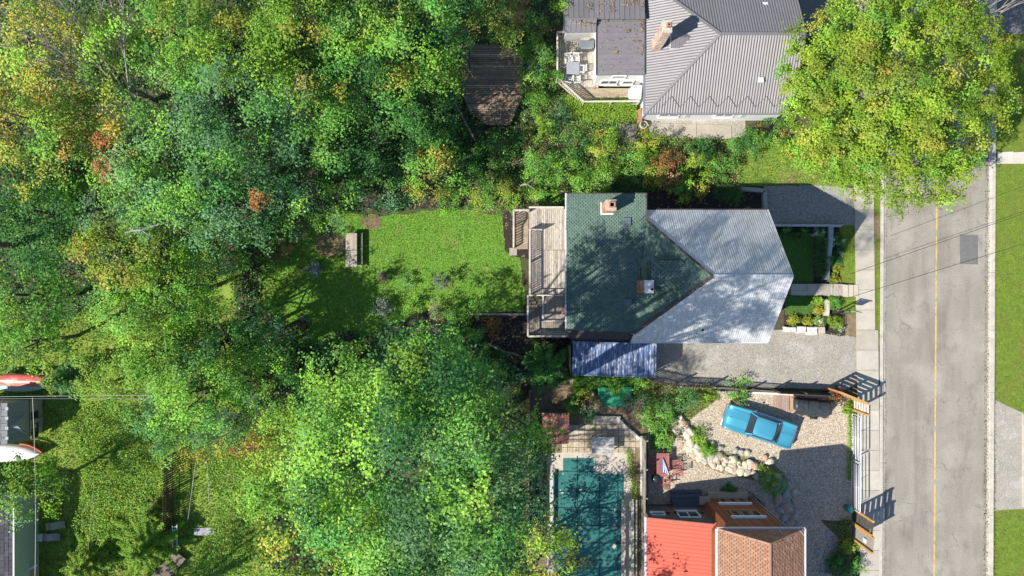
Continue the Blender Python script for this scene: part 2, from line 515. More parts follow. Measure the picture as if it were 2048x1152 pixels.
# the plots on the near side
sheet('hedge_bed', [(1040, 250), (1500, 250), (1500, 372), (1140, 400), (1040, 400)], 2, M['soil'], .2, 11)
sheet('side_lawn', [(1440, 275), (1720, 275), (1720, 372), (1480, 372)], 3, M['yard'], .12, 12, 'patchy yellow green grass beside the gravel driveway')
sheet('gravel_drive', [(1528, 372), (1640, 370), (1709, 377), (1712, 450), (1680, 452), (1560, 452), (1528, 452)], 4, M['gravel_white'], .06, 13, 'whitish gravel parking strip half in house shadow')
sheet('north_bed', [(1130, 378), (1526, 380), (1526, 425), (1130, 425)], 4, M['mulch'], .05, 14)
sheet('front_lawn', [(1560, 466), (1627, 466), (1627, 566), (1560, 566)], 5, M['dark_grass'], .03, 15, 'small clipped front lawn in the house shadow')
sheet('front_bed', [(1540, 452), (1680, 452), (1684, 570), (1540, 570)], 4, M['mulch'], .04, 16)
sheet('front_strip_lawn', [(1679, 452), (1710, 450), (1714, 566), (1680, 567), (1681, 520), (1679, 480)], 6, M['verge'], .03, 17)
sheet('lower_front_bed', [(1568, 590), (1716, 592), (1716, 668), (1680, 672), (1568, 655)], 4, M['mulch'], .04, 18)
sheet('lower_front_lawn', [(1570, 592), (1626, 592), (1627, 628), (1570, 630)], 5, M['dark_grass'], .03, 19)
sheet('lower_strip_lawn', [(1672, 592), (1715, 594), (1717, 628), (1690, 630), (1681, 610)], 6, M['verge'], .05, 20)
sheet('dry_strip', [(1686, 630), (1717, 628), (1718, 678), (1690, 670)], 6, M['bare'], .06, 21)
sheet('main_driveway', [(1140, 664), (1560, 660), (1690, 668), (1718, 678), (1719, 768), (1690, 780), (1312, 768), (1140, 768)], 3, M['gravel_grey'], .05, 22, 'worn grey gravel driveway between house and yard')
sheet('gravel_yard', [(1296, 778), (1480, 782), (1700, 792), (1706, 1300), (1296, 1300)], 5, M['gravel_light'], .08, 23, 'pale sandy gravel yard round the blue car')
sheet('rock_bank', [(1345, 835), (1375, 838), (1402, 880), (1450, 905), (1545, 925), (1575, 955), (1560, 985), (1520, 965), (1440, 945), (1385, 920), (1360, 880)], 7, M['bare'], .1, 78, 'earth bank set with pale field stones')
sheet('yard_edge_grass', [(1696, 800), (1707, 800), (1706, 960), (1696, 960), (1700, 900)], 6, M['verge'], .12, 24)
sheet('shaded_yard_soil', [(1640, 1040), (1700, 1040), (1700, 1300), (1655, 1300), (1665, 1120), (1680, 1080)], 6, M['soil'], .12, 25)
sheet('pool_side_ground', [(1060, 770), (1300, 770), (1300, 1300), (1060, 1300)], 4, M['bare'], .08, 26)
sheet('container_grass', [(1148, 752), (1300, 752), (1300, 800), (1148, 800)], 5, M['lawn'], .1, 27)
sheet('fence_slope', [(1300, 765), (1420, 778), (1440, 790), (1420, 810), (1360, 850), (1340, 900), (1300, 900)], 6, M['bare'], .15, 77)

sheet('lawn', [(560, 445), (620, 432), (700, 424), (760, 432), (900, 418), (1000, 430), (1022, 470), (1040, 520), (1050, 620), (940, 628), (900, 640), (780, 650), (700, 690), (600, 690), (520, 600), (530, 500)],
      4, M['lawn'], .18, 28, 'bright green back lawn dappled with tree shade')
sheet('worn_patch', [(632, 470), (660, 462), (690, 475), (692, 500), (662, 520), (634, 505)], 6, M['bare'], .18, 29, 'worn brown patch beside the wooden table')
sheet('worn_patch', [(548, 438), (600, 432), (625, 450), (600, 480), (560, 500), (545, 470)], 6, M['bare'], .3, 66, 'brown worn ground at the left end of the lawn')
sheet('worn_patch', [(722, 432), (760, 430), (764, 452), (740, 462), (722, 450)], 6, M['bare'], .15, 30, 'worn patch at the top edge of the lawn')
sheet('deck_bed', [(1004, 424), (1056, 420), (1060, 520), (1026, 512), (1010, 500)], 6, M['mulch'], .08, 31)
sheet('flower_bed', [(720, 392), (960, 388), (975, 408), (840, 418), (760, 422), (720, 414)], 6, M['mulch'], .1, 32, 'dark mulch bed at the head of the lawn')
sheet('pond_bed', [(770, 655), (850, 620), (905, 625), (900, 700), (820, 690), (775, 690)], 6, M['mulch'], .15, 33, 'dark mulch hollow under the shrubs')
sheet('mulch_yard', [(940, 632), (1140, 632), (1148, 760), (1060, 772), (940, 740), (900, 700)], 5, M['mulch'], .15, 34, 'dark leaf strewn ground below the deck')
sheet('left_yard', [(-400, 640), (140, 640), (200, 590), (330, 560), (345, 520), (470, 560), (480, 820), (560, 830), (520, 1400), (-400, 1400)], 2, M['yard'], .3, 35, 'rough sunlit grass of the left hand yard')
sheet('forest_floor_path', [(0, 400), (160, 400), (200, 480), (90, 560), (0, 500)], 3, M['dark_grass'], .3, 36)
sheet('house_apron', [(1290, 236), (1490, 240), (1492, 276), (1306, 278)], 5, M['gravel_grey'], .03, 37)

# concrete pads by the upper house, each slab by itself
g = MB(); g.col = (.9, .88, .86)
for q in ([(1311, 246), (1345, 248), (1346, 275), (1312, 278)], [(1346.5, 248), (1392, 249), (1392, 277), (1347, 276)], [(1393, 249), (1462, 251), (1462, 278), (1393, 278)]):
    pd = MB(); pd.col = (.82, .8, .78)
    pd.prism(rough_poly([xy(*p) for p in q], .03, .5, 3), 0, .07)
    struct(pd.build('concrete_pad', M['concrete']), 'cracked concrete pad under the white wall')
g = MB(); g.col = (.30, .31, .34)
for i in range(3):
    for j in range(3):
        pv = MB(); pv.col = (.36, .36, .39)
        a = xy(1238 + i * 12.3, 249 + j * 13)
        pv.box((a[0] + .2, a[1] - .22, .04), (.44, .46, .08))
        struct(pv.build('dark_paver', M['concrete']), 'dark square paver near the corner of the white house')

# front path of slabs and steps
pth = thing('front_path', 'concrete front path with slabs, timber boards and three steps', 'path', xy(1650, 579))
pth['kind'] = 'structure'; del pth['category']
xs = [1579, 1610.5, 1632, 1655]
for i in range(3):
    g = MB(); g.col = ((.86, .86, .88), (.9, .88, .86), (.82, .80, .78))[i]
    g.prism([xy(xs[i] + .3, 567.5), xy(xs[i + 1] - .3, 568), xy(xs[i + 1] - .3, 591), xy(xs[i] + .3, 590.5)], 0, .30 - .0 * i)
    g.build('slab', M['concrete'], pth)
for i in range(9):
    g = MB(); g.col = (1, .95, .9) if i % 2 else (.9, .84, .8)
    g.prism([xy(1655.3 + i * 3, 568), xy(1658 + i * 3, 568), xy(1658 + i * 3, 592), xy(1655.3 + i * 3, 592)], 0, .28)
    g.build('board', M['weathered_wood'], pth)
for i in range(3):
    g = MB(); g.col = (1.15, 1.1, 1.02)
    x = 1682.5 + i * 11
    g.prism([xy(x, 569), xy(x + 10.6, 570), xy(x + 10.6, 594), xy(x, 593)], 0, .27 - i * .065)
    g.build('step', M['concrete'], pth)
# ------------------------------------------------------------------ roofs
def up(p, d): return (p[0], p[1], p[2] + d)
def frame(poly):
    """local frame of a planar roof face: n up, v up the slope, u along the eave"""
    p = [Vector(q) for q in poly]
    n = Vector((0, 0, 0))
    for i in range(len(p)):
        a = p[i]; b = p[(i + 1) % len(p)]
        n += a.cross(b)
    n.normalize()
    if n.z < 0: n = -n
    v = Vector((0, 0, 1)) - n * n.z
    v = v.normalized() if v.length > 1e-4 else Vector((0, 1, 0))
    u = v.cross(n).normalized()
    return p[0], u, v, n

def slab(poly, th=0.1, mb=None, drop=0.0, col=None):
    """the boarded roof under its covering"""
    mb = mb or MB()
    mb.solid([(x, y, z - th - drop) for x, y, z in poly], [(x, y, z - drop) for x, y, z in poly], col)
    return mb

def vrange(P, u):
    """the v interval of a convex outline P in (u, v) at a given u"""
    lo, hi = 1e9, -1e9
    n = len(P)
    for i in range(n):
        (a, b), (c, d) = P[i], P[(i + 1) % n]
        if min(a, c) - 1e-9 <= u <= max(a, c) + 1e-9:
            if abs(a - c) < 1e-9: vs = (b, d)
            else: vs = (b + (d - b) * (u - a) / (c - a),)
            for q in vs: lo = min(lo, q); hi = max(hi, q)
    return lo, hi

def ribbed(poly, parent, mat, pitch=0.2, amp=0.03, sheet_w=0.9, name='roof_sheet', tones=(0.92, 1.06), prof='sin', seed=3, lift=0.0, skew=0.0):
    o, u, v, n = frame(poly)
    P = [((Vector(q) - o).dot(u), (Vector(q) - o).dot(v)) for q in poly]
    u0 = min(p[0] for p in P); u1 = max(p[0] for p in P)
    if prof == 'sin':
        st = [(k / 4.0, amp * math.cos(2 * math.pi * k / 4.0)) for k in range(4)]
    else:                                      # narrow raised seams between flat pans
        w = min(.06 / pitch, .3)
        st = [(0, 0), (w * .15, amp), (w * .85, amp), (w, 0)]
    rg = random.Random(seed)
    us = []
    k = 0
    while True:
        b = u0 + k * pitch
        if b > u1: break
        for f, h in st:
            q = b + f * pitch
            if u0 <= q <= u1: us.append((q, h))
        k += 1
    us = [(u0 + 1e-4, 0)] + us + [(u1 - 1e-4, 0)]
    cur = None; start = u0; sheets = []
    t = rg.uniform(*tones); mb = MB(); tone = (t, t, t * rg.uniform(.98, 1.03))
    for i in range(len(us) - 1):
        (a, ha), (b, hb) = us[i], us[i + 1]
        if a - start > sheet_w and mb.f:
            mb.build(name, mat, parent); mb = MB(); start = a
            t = rg.uniform(*tones); tone = (t, t, t * rg.uniform(.98, 1.03))
        la, ua = vrange(P, a); lb, ub = vrange(P, b)
        if ua < la or ub < lb: continue
        q = [o + u * a + v * la + n * (ha + lift), o + u * b + v * lb + n * (hb + lift), o + u * b + v * ub + n * (hb + lift), o + u * a + v * ua + n * (ha + lift)]
        mb.face(q, tone)
    if mb.f: mb.build(name, mat, parent)

def shingled(poly, parent, mat, cols, tab=0.30, expo=0.18, name='shingle', seed=1, lift=0.004, th=0.018, gapw=.012, kv=(.9, 1.08), dash=0.0):
    """courses of single tabs laid up the slope; too many to name one by one, so they are one part"""
    o, u, v, n = frame(poly)
    P = [((Vector(q) - o).dot(u), (Vector(q) - o).dot(v)) for q in poly]
    u0 = min(p[0] for p in P); u1 = max(p[0] for p in P)
    v0 = min(p[1] for p in P); v1 = max(p[1] for p in P)
    rg = random.Random(seed); mb = MB()
    r = 0; vv = v0
    while vv < v1:
        uu = u0 - (r % 2) * tab * (1 if dash else .5) - (0 if dash else rg.uniform(0, .03)); kk_ = 0
        while uu < u1:
            a = uu + gapw; b = uu + tab - gapw
            cu = (a + b) / 2; cv = vv + expo / 2
            if inside(P, cu, cv):
                # trim to the outline
                la, ua = vrange(P, max(u0, min(u1, cu)))
                a2 = max(a, u0); b2 = min(b, u1)
                c = rg.choice(cols); k = rg.uniform(*kv)
                c = (c[0] * k, c[1] * k, c[2] * k)
                hh = th * rg.uniform(.8, 1.5)
                def pt(x, y, h): return o + u * x + v * y + n * (lift + h)
                y0 = vv + (dash if kk_ % 2 else 0); y1 = min(vv + expo * 1.02, v1)
                ya0 = max(y0, vrange(P, max(u0, min(u1, a2)))[0]) if vrange(P, max(u0, min(u1, a2)))[0] < 1e8 else y0
                mb.face([pt(a2, y0, hh), pt(b2, y0, hh), pt(b2, y1, .003), pt(a2, y1, .003)], c)
                mb.face([pt(a2, y0, 0), pt(b2, y0, 0), pt(b2, y0, hh), pt(a2, y0, hh)], c)
                mb.face([pt(b2, y0, 0), pt(b2, y1, 0), pt(b2, y1, .003), pt(b2, y0, hh)], c)
                mb.face([pt(a2, y0, 0), pt(a2, y0, hh), pt(a2, y1, .003), pt(a2, y1, 0)], c)
            uu += tab; kk_ += 1
        vv += expo; r += 1
    ob = mb.build(name, mat, parent, fix=False)
    ob['kind'] = 'stuff'
    return ob

def trim(a, b, w, h, parent, mat, name='ridge_cap', col=(1, 1, 1)):
    mb = MB(); mb.beam(a, b, w, h, col); return mb.build(name, mat, parent)

def brick_stack(parent, x0, y0, x1, y1, z0, z1, cols, mortar, name='brick', lay=0.085, L=0.24):
    """brickwork: a mortar core with each course of bricks standing proud of it"""
    mb = MB(); rg = random.Random(int(x0 * 77 + y0))
    z = z0; r = 0
    while z + lay * .9 < z1:
        zc = z + lay / 2
        for (ax, ay, bx, by) in ((x0, y0, x1, y0), (x1, y0, x1, y1), (x1, y1, x0, y1), (x0, y1, x0, y0)):
            D = math.hypot(bx - ax, by - ay); ux, uy = (bx - ax) / D, (by - ay) / D
            s = -(r % 2) * L / 2
            while s < D - .02:
                a = max(0, s) + .006; b = min(D, s + L) - .006
                if b - a > .03:
                    c = rg.choice(cols); k = rg.uniform(.8, 1.15)
                    m = (a + b) / 2
                    mb.box((ax + ux * m + uy * .0, ay + uy * m - ux * .0, zc), (b - a, .06, lay - .014), math.atan2(uy, ux), (c[0] * k, c[1] * k, c[2] * k))
                s += L
        z += lay; r += 1
    ob = mb.build(name, M['attr_stone'], parent, fix=False); ob['kind'] = 'stuff'
    return ob

def window(parent, c, ux, w, h, mat_f=None, depth=0.08, panes=1, sill=True, name='window', out=None, glass=None):
    """a framed window in a wall: c = centre, ux = unit vector along the wall, out = outward normal"""
    mat_f = mat_f or M['white']
    ux = Vector((ux[0], ux[1], 0)).normalized(); out = Vector((out[0], out[1], 0)).normalized()
    c = Vector(c); ang = math.atan2(ux.y, ux.x); t = 0.07
    f = MB()
    for s in (-1, 1):
        f.box(c + ux * (s * (w / 2 - t / 2)) + out * depth / 2, (t, depth, h), ang)
        f.box(c + Vector((0, 0, s * (h / 2 - t / 2))) + out * depth / 2, (w - 2 * t, depth * .98, t), ang)
    for k in range(1, panes):
        f.box(c + ux * (-w / 2 + w * k / panes) + out * depth * .4, (t * .8, depth * .75, h - 2 * t), ang)
    fr = f.build(name, mat_f, parent)
    for k in range(panes):
        g = MB()
        g.box(c + ux * (-w / 2 + w * (k + .5) / panes) + out * .012, (w / panes - t * 1.1, .02, h - 2 * t), ang)
        g.build('pane', glass or M['glass'], fr)
    if sill:
        s_ = MB(); s_.box(c + Vector((0, 0, -h / 2 - .03)) + out * (depth / 2 + .02), (w + .1, depth + .06, .06), ang)
        s_.build('sill', mat_f, fr)
    return fr

# ================================================================== the green and grey roofed house
M['galv'] = pm('galvanised_roof', (.53, .54, .55), (.43, .435, .44), 1.2, .45, metal=.2, stretch=(2.5, .35, 1), c3=(.60, .61, .62), s3=2.2, t3=(.5, .6), attr=True, fine=.12, fscale=14)
M['grey_roof'] = pm('charcoal_roof_paint', (.185, .175, .18), (.165, .155, .16), 1.5, .5, metal=.1, attr=True, fine=.08)
M['shingle'] = pm('mineral_shingle', (1, 1, 1), (.8, .82, .82), 2.5, .92, attr=True, fine=.25, fscale=30, c3=(.72, .8, .66), s3=.7, t3=(.5, .7))
GREEN = [(.125, .195, .155), (.11, .175, .14), (.13, .20, .16), (.105, .165, .135), (.14, .21, .165)]

house = thing('house', 'two storey house with green shingle back roof and pale ribbed metal front roof', 'house', (11, 1, 0))
A = (12.58, .75, 9.40)
Nn = (9.13, 4.62, 5.722); Ss = (8.30, -3.05, 5.634)
FX = 17.62
roofN = [Nn, A, (FX, .75, 9.40), (FX, 5.38, 5.0), (9.16, 5.38, 5.0)]
roofS = [A, Ss, (8.16, -3.72, 4.97), (FX, -3.72, 4.97), (FX, .75, 9.40)]
steep = [Nn, A, Ss]
back = [(3.79, 6.55, 4.62), (9.13, 6.42, 5.715), Nn, Ss, (3.79, -2.92, 4.62)]
walls = MB(); walls.col = (.62, .60, .56)
walls.box((12.95, .85, 2.4), (8.7, 8.3, 4.8))
walls.solid([(17.2, -3.25, 4.8), (17.3, -3.25, 4.8), (17.3, 4.95, 4.8), (17.2, 4.95, 4.8)], [(17.2, .74, 9.05), (17.3, .74, 9.05), (17.3, .76, 9.05), (17.2, .76, 9.05)])
walls.build('wall', M['attr'], house)
walls = MB(); walls.col = (.62, .60, .56)
walls.solid([(4.1, -2.6, 0), (8.58, -2.6, 0), (8.58, 6.1, 0), (4.1, 6.1, 0)], [(4.1, -2.6, 4.45), (8.58, -2.6, 5.35), (8.58, 6.1, 5.35), (4.1, 6.1, 4.45)])
walls.build('back_wall', M['attr'], house)
g = slab(roofN, .1, None, .07); slab(roofS, .1, g, .07)
g.build('roof_deck', M['dark_brown'], house)
g = slab(steep, .09, None, .035); slab(back, .14, g, .05)
g.build('roof_deck', M['dark_brown'], house)
# two rows of sheets on each slope, with the lap seen across the slope
def cut(p, q, t): return lerp(p, q, t)
mN1 = cut(Nn, A, .47); mN2 = (FX, 5.38 + (.75 - 5.38) * .0, 0)
zc = mN1[2]
yb = 5.38 - (zc - 5.0) * (4.63 / 4.4)
ribbed([mN1, A, (FX, .75, 9.40), (FX, yb, zc)], house, M['galv'], .15, .009, .62, seed=11, lift=.010)
ribbed([Nn, mN1, (FX, yb, zc), (FX, 5.38, 5.0), (9.16, 5.38, 5.0)], house, M['galv'], .15, .009, .62, seed=12)
mS1 = cut(Ss, A, .5); zs = mS1[2]; ys = -3.72 + (zs - 4.97) * (4.47 / 4.43)
ribbed([mS1, A, (FX, .75, 9.40), (FX, ys, zs)], house, M['galv'], .15, .008, .62, seed=13, lift=.010)
ribbed([Ss, mS1, (FX, ys, zs), (FX, -3.72, 4.97), (8.16, -3.72, 4.97)], house, M['galv'], .15, .008, .62, seed=14)
shingled(steep, house, M['shingle'], GREEN, .12, .12, seed=4, gapw=.003, dash=.034, kv=(.93, 1.06))
shingled(back, house, M['shingle'], GREEN, .12, .12, seed=5, gapw=.003, dash=.034, kv=(.93, 1.06))
trim((A[0], .75, 9.42), (FX, .75, 9.42), .2, .03, house, M['galv'], 'ridge_cap')
trim(up(Nn, .05), up(A, .05), .13, .08, house, M['dark_brown'], 'flashing')
trim(up(Ss, .05), up(A, .05), .24, .08, house, M['dark_brown'], 'flashing')
trim((3.8, 6.55, 4.65), (9.13, 6.42, 5.75), .07, .06, house, M['dark_brown'], 'rake_trim')
trim((9.14, 6.42, 5.74), up(Nn, .03), .05, .06, house, M['dark_brown'], 'rake_trim')
trim((3.8, -2.93, 4.66), up(Ss, .02), .07, .06, house, M['dark_brown'], 'rake_trim')
trim((3.74, 6.6, 4.56), (3.74, -2.95, 4.56), .10, .10, house, M['white_metal'], 'gutter')
trim((FX + .03, 5.38, 4.96), (FX + .03, .75, 9.36), .04, .14, house, M['white_metal'], 'fascia')
trim((FX + .03, -3.72, 4.93), (FX + .03, .75, 9.36), .04, .14, house, M['white_metal'], 'fascia')
trim((9.2, 5.42, 4.93), (FX, 5.42, 4.93), .08, .1, house, M['dark_brown'], 'gutter')
trim((8.2, -3.77, 4.9), (FX, -3.77, 4.9), .08, .08, house, M['white_metal'], 'gutter')
# the brown lean-to strip along the south side
g = MB(); g.solid([(3.95, -3.5, 4.05), (8.2, -3.6, 4.05), (8.2, -2.9, 4.35), (3.95, -2.85, 4.35)], [(3.95, -3.5, 4.12), (8.2, -3.6, 4.12), (8.2, -2.9, 4.42), (3.95, -2.85, 4.42)])
g.build('lean_to_roof', M['dark_brown'], house)
# chimneys
def chimney(parent, x0, y0, x1, y1, z0, z1, cols, cap, nm='chimney'):
    g = MB(); g.col = cap
    g.box(((x0 + x1) / 2, (y0 + y1) / 2, (z0 + z1) / 2), (x1 - x0 - .04, y1 - y0 - .04, z1 - z0))
    ch = g.build(nm, M['attr_stone'], parent)
    brick_stack(ch, x0, y0, x1, y1, z0, z1, cols, cap)
    g = MB(); g.col = cap
    g.box(((x0 + x1) / 2, (y0 + y1) / 2, z1 + .035), (x1 - x0 + .08, y1 - y0 + .08, .07))
    g.build('cap', M['attr_stone'], ch)
    return ch
BR = [(.50, .25, .15), (.42, .20, .13), (.58, .36, .24), (.36, .16, .11)]
ch = chimney(house, 6.22, 5.15, 6.86, 5.8, 4.9, 6.95, BR + [(.62, .45, .33)], (.56, .42, .32))
g = MB(); g.col = (.48, .27, .17)
for (dx, dy, sx, sy) in ((0, .16, .40, .07), (0, -.16, .40, .07), (.17, 0, .07, .25), (-.17, 0, .07, .25)):
    g.box((6.6 + dx, 5.5 + dy, 7.1), (sx, sy, .2))
g.build('flue', M['attr_stone'], ch)
g = MB(); g.box((6.6, 5.5, 7.01), (.27, .25, .02)); g.build('flue_mouth', M['dark'], ch)
g = MB(); g.beam((6.1, 5.08, 5.13), (6.95, 5.08, 5.3), .1, .05); g.beam((6.12, 5.08, 5.15), (6.12, 5.9, 5.15), .1, .05); g.build('flashing', M['white_metal'], ch)
ch = chimney(house, 8.5, -.30, 9.05, .48, 5.4, 8.45, BR, (.35, .34, .34))
g = MB(); g.box((8.77, .09, 8.54), (.58, .82, .05)); g.build('metal_cover', M['galv'], ch)
g = MB(); g.tube([(8.87, -.08, 8.5), (8.87, -.08, 8.95)], .12, 10, cap=False); g.tube([(8.87, -.08, 8.95), (8.87, -.08, 9.0)], [.12, .09], 10, cap=False)
g.build('flue_pipe', M['white_metal'], ch)
g = MB(); g.tube([(8.87, -.08, 8.9), (8.87, -.08, 8.905)], .085, 10); g.build('flue_mouth', M['dark'], ch)
g = MB(); g.tube([(8.85, .28, 8.56), (8.85, .28, 8.62), (8.85, .28, 8.66)], [.16, .15, .05], 12); g.build('cowl', M['white_metal'], ch)
# dormer with its own small hipped roof
dE1 = (9.0, 1.78, 8.0); dE2 = (9.0, .10, 8.0); dR1 = (9.97, .95, 8.3); dR2 = (11.5, .95, 8.3); dN = (11.1, 1.78, 8.0); dS = (11.1, .10, 8.0)
g = MB(); g.col = (.06, .09, .07)
g.prism([(9.1, .2), (11.0, .2), (11.0, 1.68), (9.1, 1.68)], 5.6, 7.95)
dm = g.build('dormer', M['attr'], house)
g = MB()
for q in ([dE1, dR1, dR2, dN], [dE2, dS, dR2, dR1], [dE1, dE2, dR1]): slab(q, .06, g, .02)
g.build('dormer_roof', M['dark_brown'], dm)
for i, q in enumerate(([dE1, dR1, dR2, dN], [dE2, dR1, dR2, dS], [dE1, dE2, dR1])):
    shingled(q, dm, M['shingle'], GREEN, .14, .14, seed=21 + i, gapw=.004, dash=.05)
for a, b in ((dE1, dR1), (dE2, dR1), (dR1, dR2)): 
    g = MB(); g.col = (.12, .17, .13); g.beam(up(a, .03), up(b, .03), .10, .03); g.build('hip_cap', M['attr'], dm)
# roof vents
for (px, py) in ((1253, 444), (1255, 606)):
    c = at(px, py, 5.45)
    g = MB(); g.col = (.07, .08, .09)
    g.box((c[0], c[1], 5.35), (.46, .46, .42), 0, None, -.2, .05)
    g.box((c[0], c[1], 5.60), (.54, .54, .05), 0, (.10, .12, .14), -.2)
    g.build('roof_vent', M['attr_gloss'], house)
c = at(1404, 660, 5.7)
g = MB(); g.tube([(c[0], c[1], 5.2), (c[0], c[1], 5.95)], .075, 8, cap=False); g.tube([(c[0], c[1], 5.9), (c[0], c[1], 5.905)], .06, 8)
g.build('vent_pipe', M['black'], house)
# front openings (seen from a step aside)
window(house, (17.3, -1.6, 1.7), (0, 1, 0), 1.4, 1.3, out=(1, 0, 0))
window(house, (17.3, 3.1, 1.7), (0, 1, 0), 1.4, 1.3, out=(1, 0, 0))
window(house, (17.3, .75, 6.2), (0, 1, 0), 1.3, 1.3, panes=2, out=(1, 0, 0))
g = MB(); g.col = (.3, .1, .08); g.box((17.33, .6, 1.25), (.06, .95, 2.05)); dr = g.build('door', M['attr'], house)
g = MB(); g.col = (.7, .6, .3); g.box((17.38, .95, 1.2), (.05, .05, .12)); g.build('handle', M['attr_gloss'], dr)
window(house, (4.1, 1.5, 3.2), (0, 1, 0), 1.6, 1.2, panes=2, out=(-1, 0, 0))
# porch slab under the front eave
g = MB(); g.col = (.35, .36, .38); g.box((18.1, -.6, .14), (1.7, 4.6, .28))
struct(g.build('porch_slab', M['concrete']), 'dark porch slab in front of the house door')

# ================================================================== its rear deck
deck = thing('rear_deck', 'raised weathered timber deck with white slatted railings behind the green roof', 'deck', (2.4, 1, 0))
DZ = 2.0
dx0, dx1 = at(1058, 0, DZ)[0], 3.95
dyN, dyM, dyS = at(0, 417, DZ)[1], at(0, 589, DZ)[1], at(0, 671, 1.35)[1]
n = int((dx1 - dx0) / .145)
rg = random.Random(9)
def wcol(rg, lo=.75, hi=1.12): 
    k = rg.uniform(lo, hi); return (k, k * rg.uniform(.95, 1.0), k * rg.uniform(.88, .98))
ymid = at(0, 500, DZ)[1]
for i in range(n):
    x = dx0 + (i + .5) * (dx1 - dx0) / n
    for (a, b) in ((dyN, ymid), (ymid - .02, dyM)):
        if x > 1.95 or b != dyM or a == dyN or True:
            g = MB(); g.box((x, (a + b) / 2, DZ - .02), (.132, abs(a - b) - .01, .04), 0, wcol(rg, .68, 1.22))
            g.build('deck_board', M['weathered_wood'], deck)
g = MB(); g.box(((1.95 + dx1) / 2, ymid - .01, DZ + .003), (dx1 - 1.95, .05, .02), 0, (.5, .42, .34)); g.build('joint_board', M['weathered_wood'], deck)
ix0 = at(1084, 0, DZ)[0]; iyS = at(0, 640, DZ)[1]
m = int((dx1 - ix0) / .145)
for i in range(m):
    x = ix0 + (i + .5) * (dx1 - ix0) / m
    g = MB(); g.box((x, (dyM + iyS) / 2 - .01, DZ - .02), (.132, abs(dyM - iyS) - .01, .04), 0, wcol(rg, .55, .8)); g.build('deck_board', M['weathered_wood'], deck)  # shade over this end of the deck put into the board tones
# lower landing and the steps down to it, boards toned darker for the shade there
LZ = 1.35
lx0 = at(1055, 0, LZ)[0]; lyN = at(0, 616, LZ)[1]
m = int((dx1 - lx0) / .145)
for i in range(m):
    x = lx0 + (i + .5) * (dx1 - lx0) / m
    top = lyN if x < ix0 else iyS
    g = MB(); g.box((x, (top + dyS) / 2, LZ - .02), (.132, abs(top - dyS), .04), 0, wcol(rg, .5, .72)); g.build('deck_board', M['weathered_wood'], deck)
for k in range(4):
    y = dyM - .12 - k * (dyM - lyN) / 4
    g = MB(); g.box(((lx0 + ix0) / 2, y, DZ - .13 * (k + 1)), (ix0 - lx0 - .1, .2, .04), 0, wcol(rg, .5, .65)); g.build('tread', M['wood_x'], deck)
def railing(parent, a, b, z, h=.95, gap=.17, bal=True, top=.12, mat=None, zb=None, gate=()):
    """posts, top and bottom rail and balusters from a to b"""
    mat = mat or M['white_rail']; zb = z if zb is None else zb
    D = math.hypot(b[0] - a[0], b[1] - a[1]); ux, uy = (b[0] - a[0]) / D, (b[1] - a[1]) / D
    ang = math.atan2(uy, ux); rg = random.Random(int(D * 99))
    np_ = max(1, round(D / 1.9))
    for i in range(np_ + 1):
        t = i / np_
        zz = z + (zb - z) * t
        g = MB(); g.box((a[0] + ux * D * t, a[1] + uy * D * t, zz + h / 2 - .1), (.10, .10, h + .22), ang, wcol(rg, .9, 1.05)); g.build('post', mat, parent)
    g = MB(); g.beam((a[0], a[1], z + h + .02), (b[0], b[1], zb + h + .02), top, .04, wcol(rg, .95, 1.1)); g.build('top_rail', mat, parent)
    g = MB(); g.beam((a[0], a[1], z + .1), (b[0], b[1], zb + .1), .05, .07, wcol(rg, .85, 1)); g.build('bottom_rail', mat, parent)
    if bal:
        k = int(D / gap)
        me = None
        for i in range(1, k):
            t = i / k
            if any(q0 < t < q1 for q0, q1 in gate): continue
            if me is None:
                bb = MB(); bb.col = (.9, .86, .82); bb.box((0, 0, 0), (.075, .04, h - .12), 0); me = bb.mesh('baluster')
            piece('baluster', me, mat, parent, (a[0] + ux * D * t, a[1] + uy * D * t, z + (zb - z) * t + h / 2 + .04), ang)
    
rx = dx0 + .03
railing(deck, (rx, at(0, 460, DZ)[1]), (rx, dyM), DZ)
railing(deck, (rx, dyN - .02), (dx1 - .25, dyN - .02), DZ, bal=False)
railing(deck, (rx - .02, dyM - .05), (dx1 - .3, dyM - .05), DZ, bal=False, top=.08)
railing(deck, (ix0 + .02, dyM - .1), (ix0 + .02, iyS), DZ, bal=False)
railing(deck, (ix0 + .02, iyS), (dx1 - .1, iyS), DZ, bal=False)
railing(deck, (lx0, dyM - .1), (lx0, dyS), LZ, bal=False)
railing(deck, (lx0, dyS), (dx1, dyS), LZ, bal=True)
# gate leaf standing open across the deck, throwing the triangular shadow
g = MB(); g.col = (1, .98, .95)
p0 = (rx + .05, at(0, 461, DZ)[1]); 
g.box((p0[0] + .42, p0[1], DZ + .95), (.85, .05, .09)); g.box((p0[0] + .42, p0[1], DZ + .2), (.85, .05, .09))
for k in range(7): g.box((p0[0] + .04 + k * .13, p0[1], DZ + .56), (.05, .045, .72))
g.build('gate', M['white_rail'], deck)
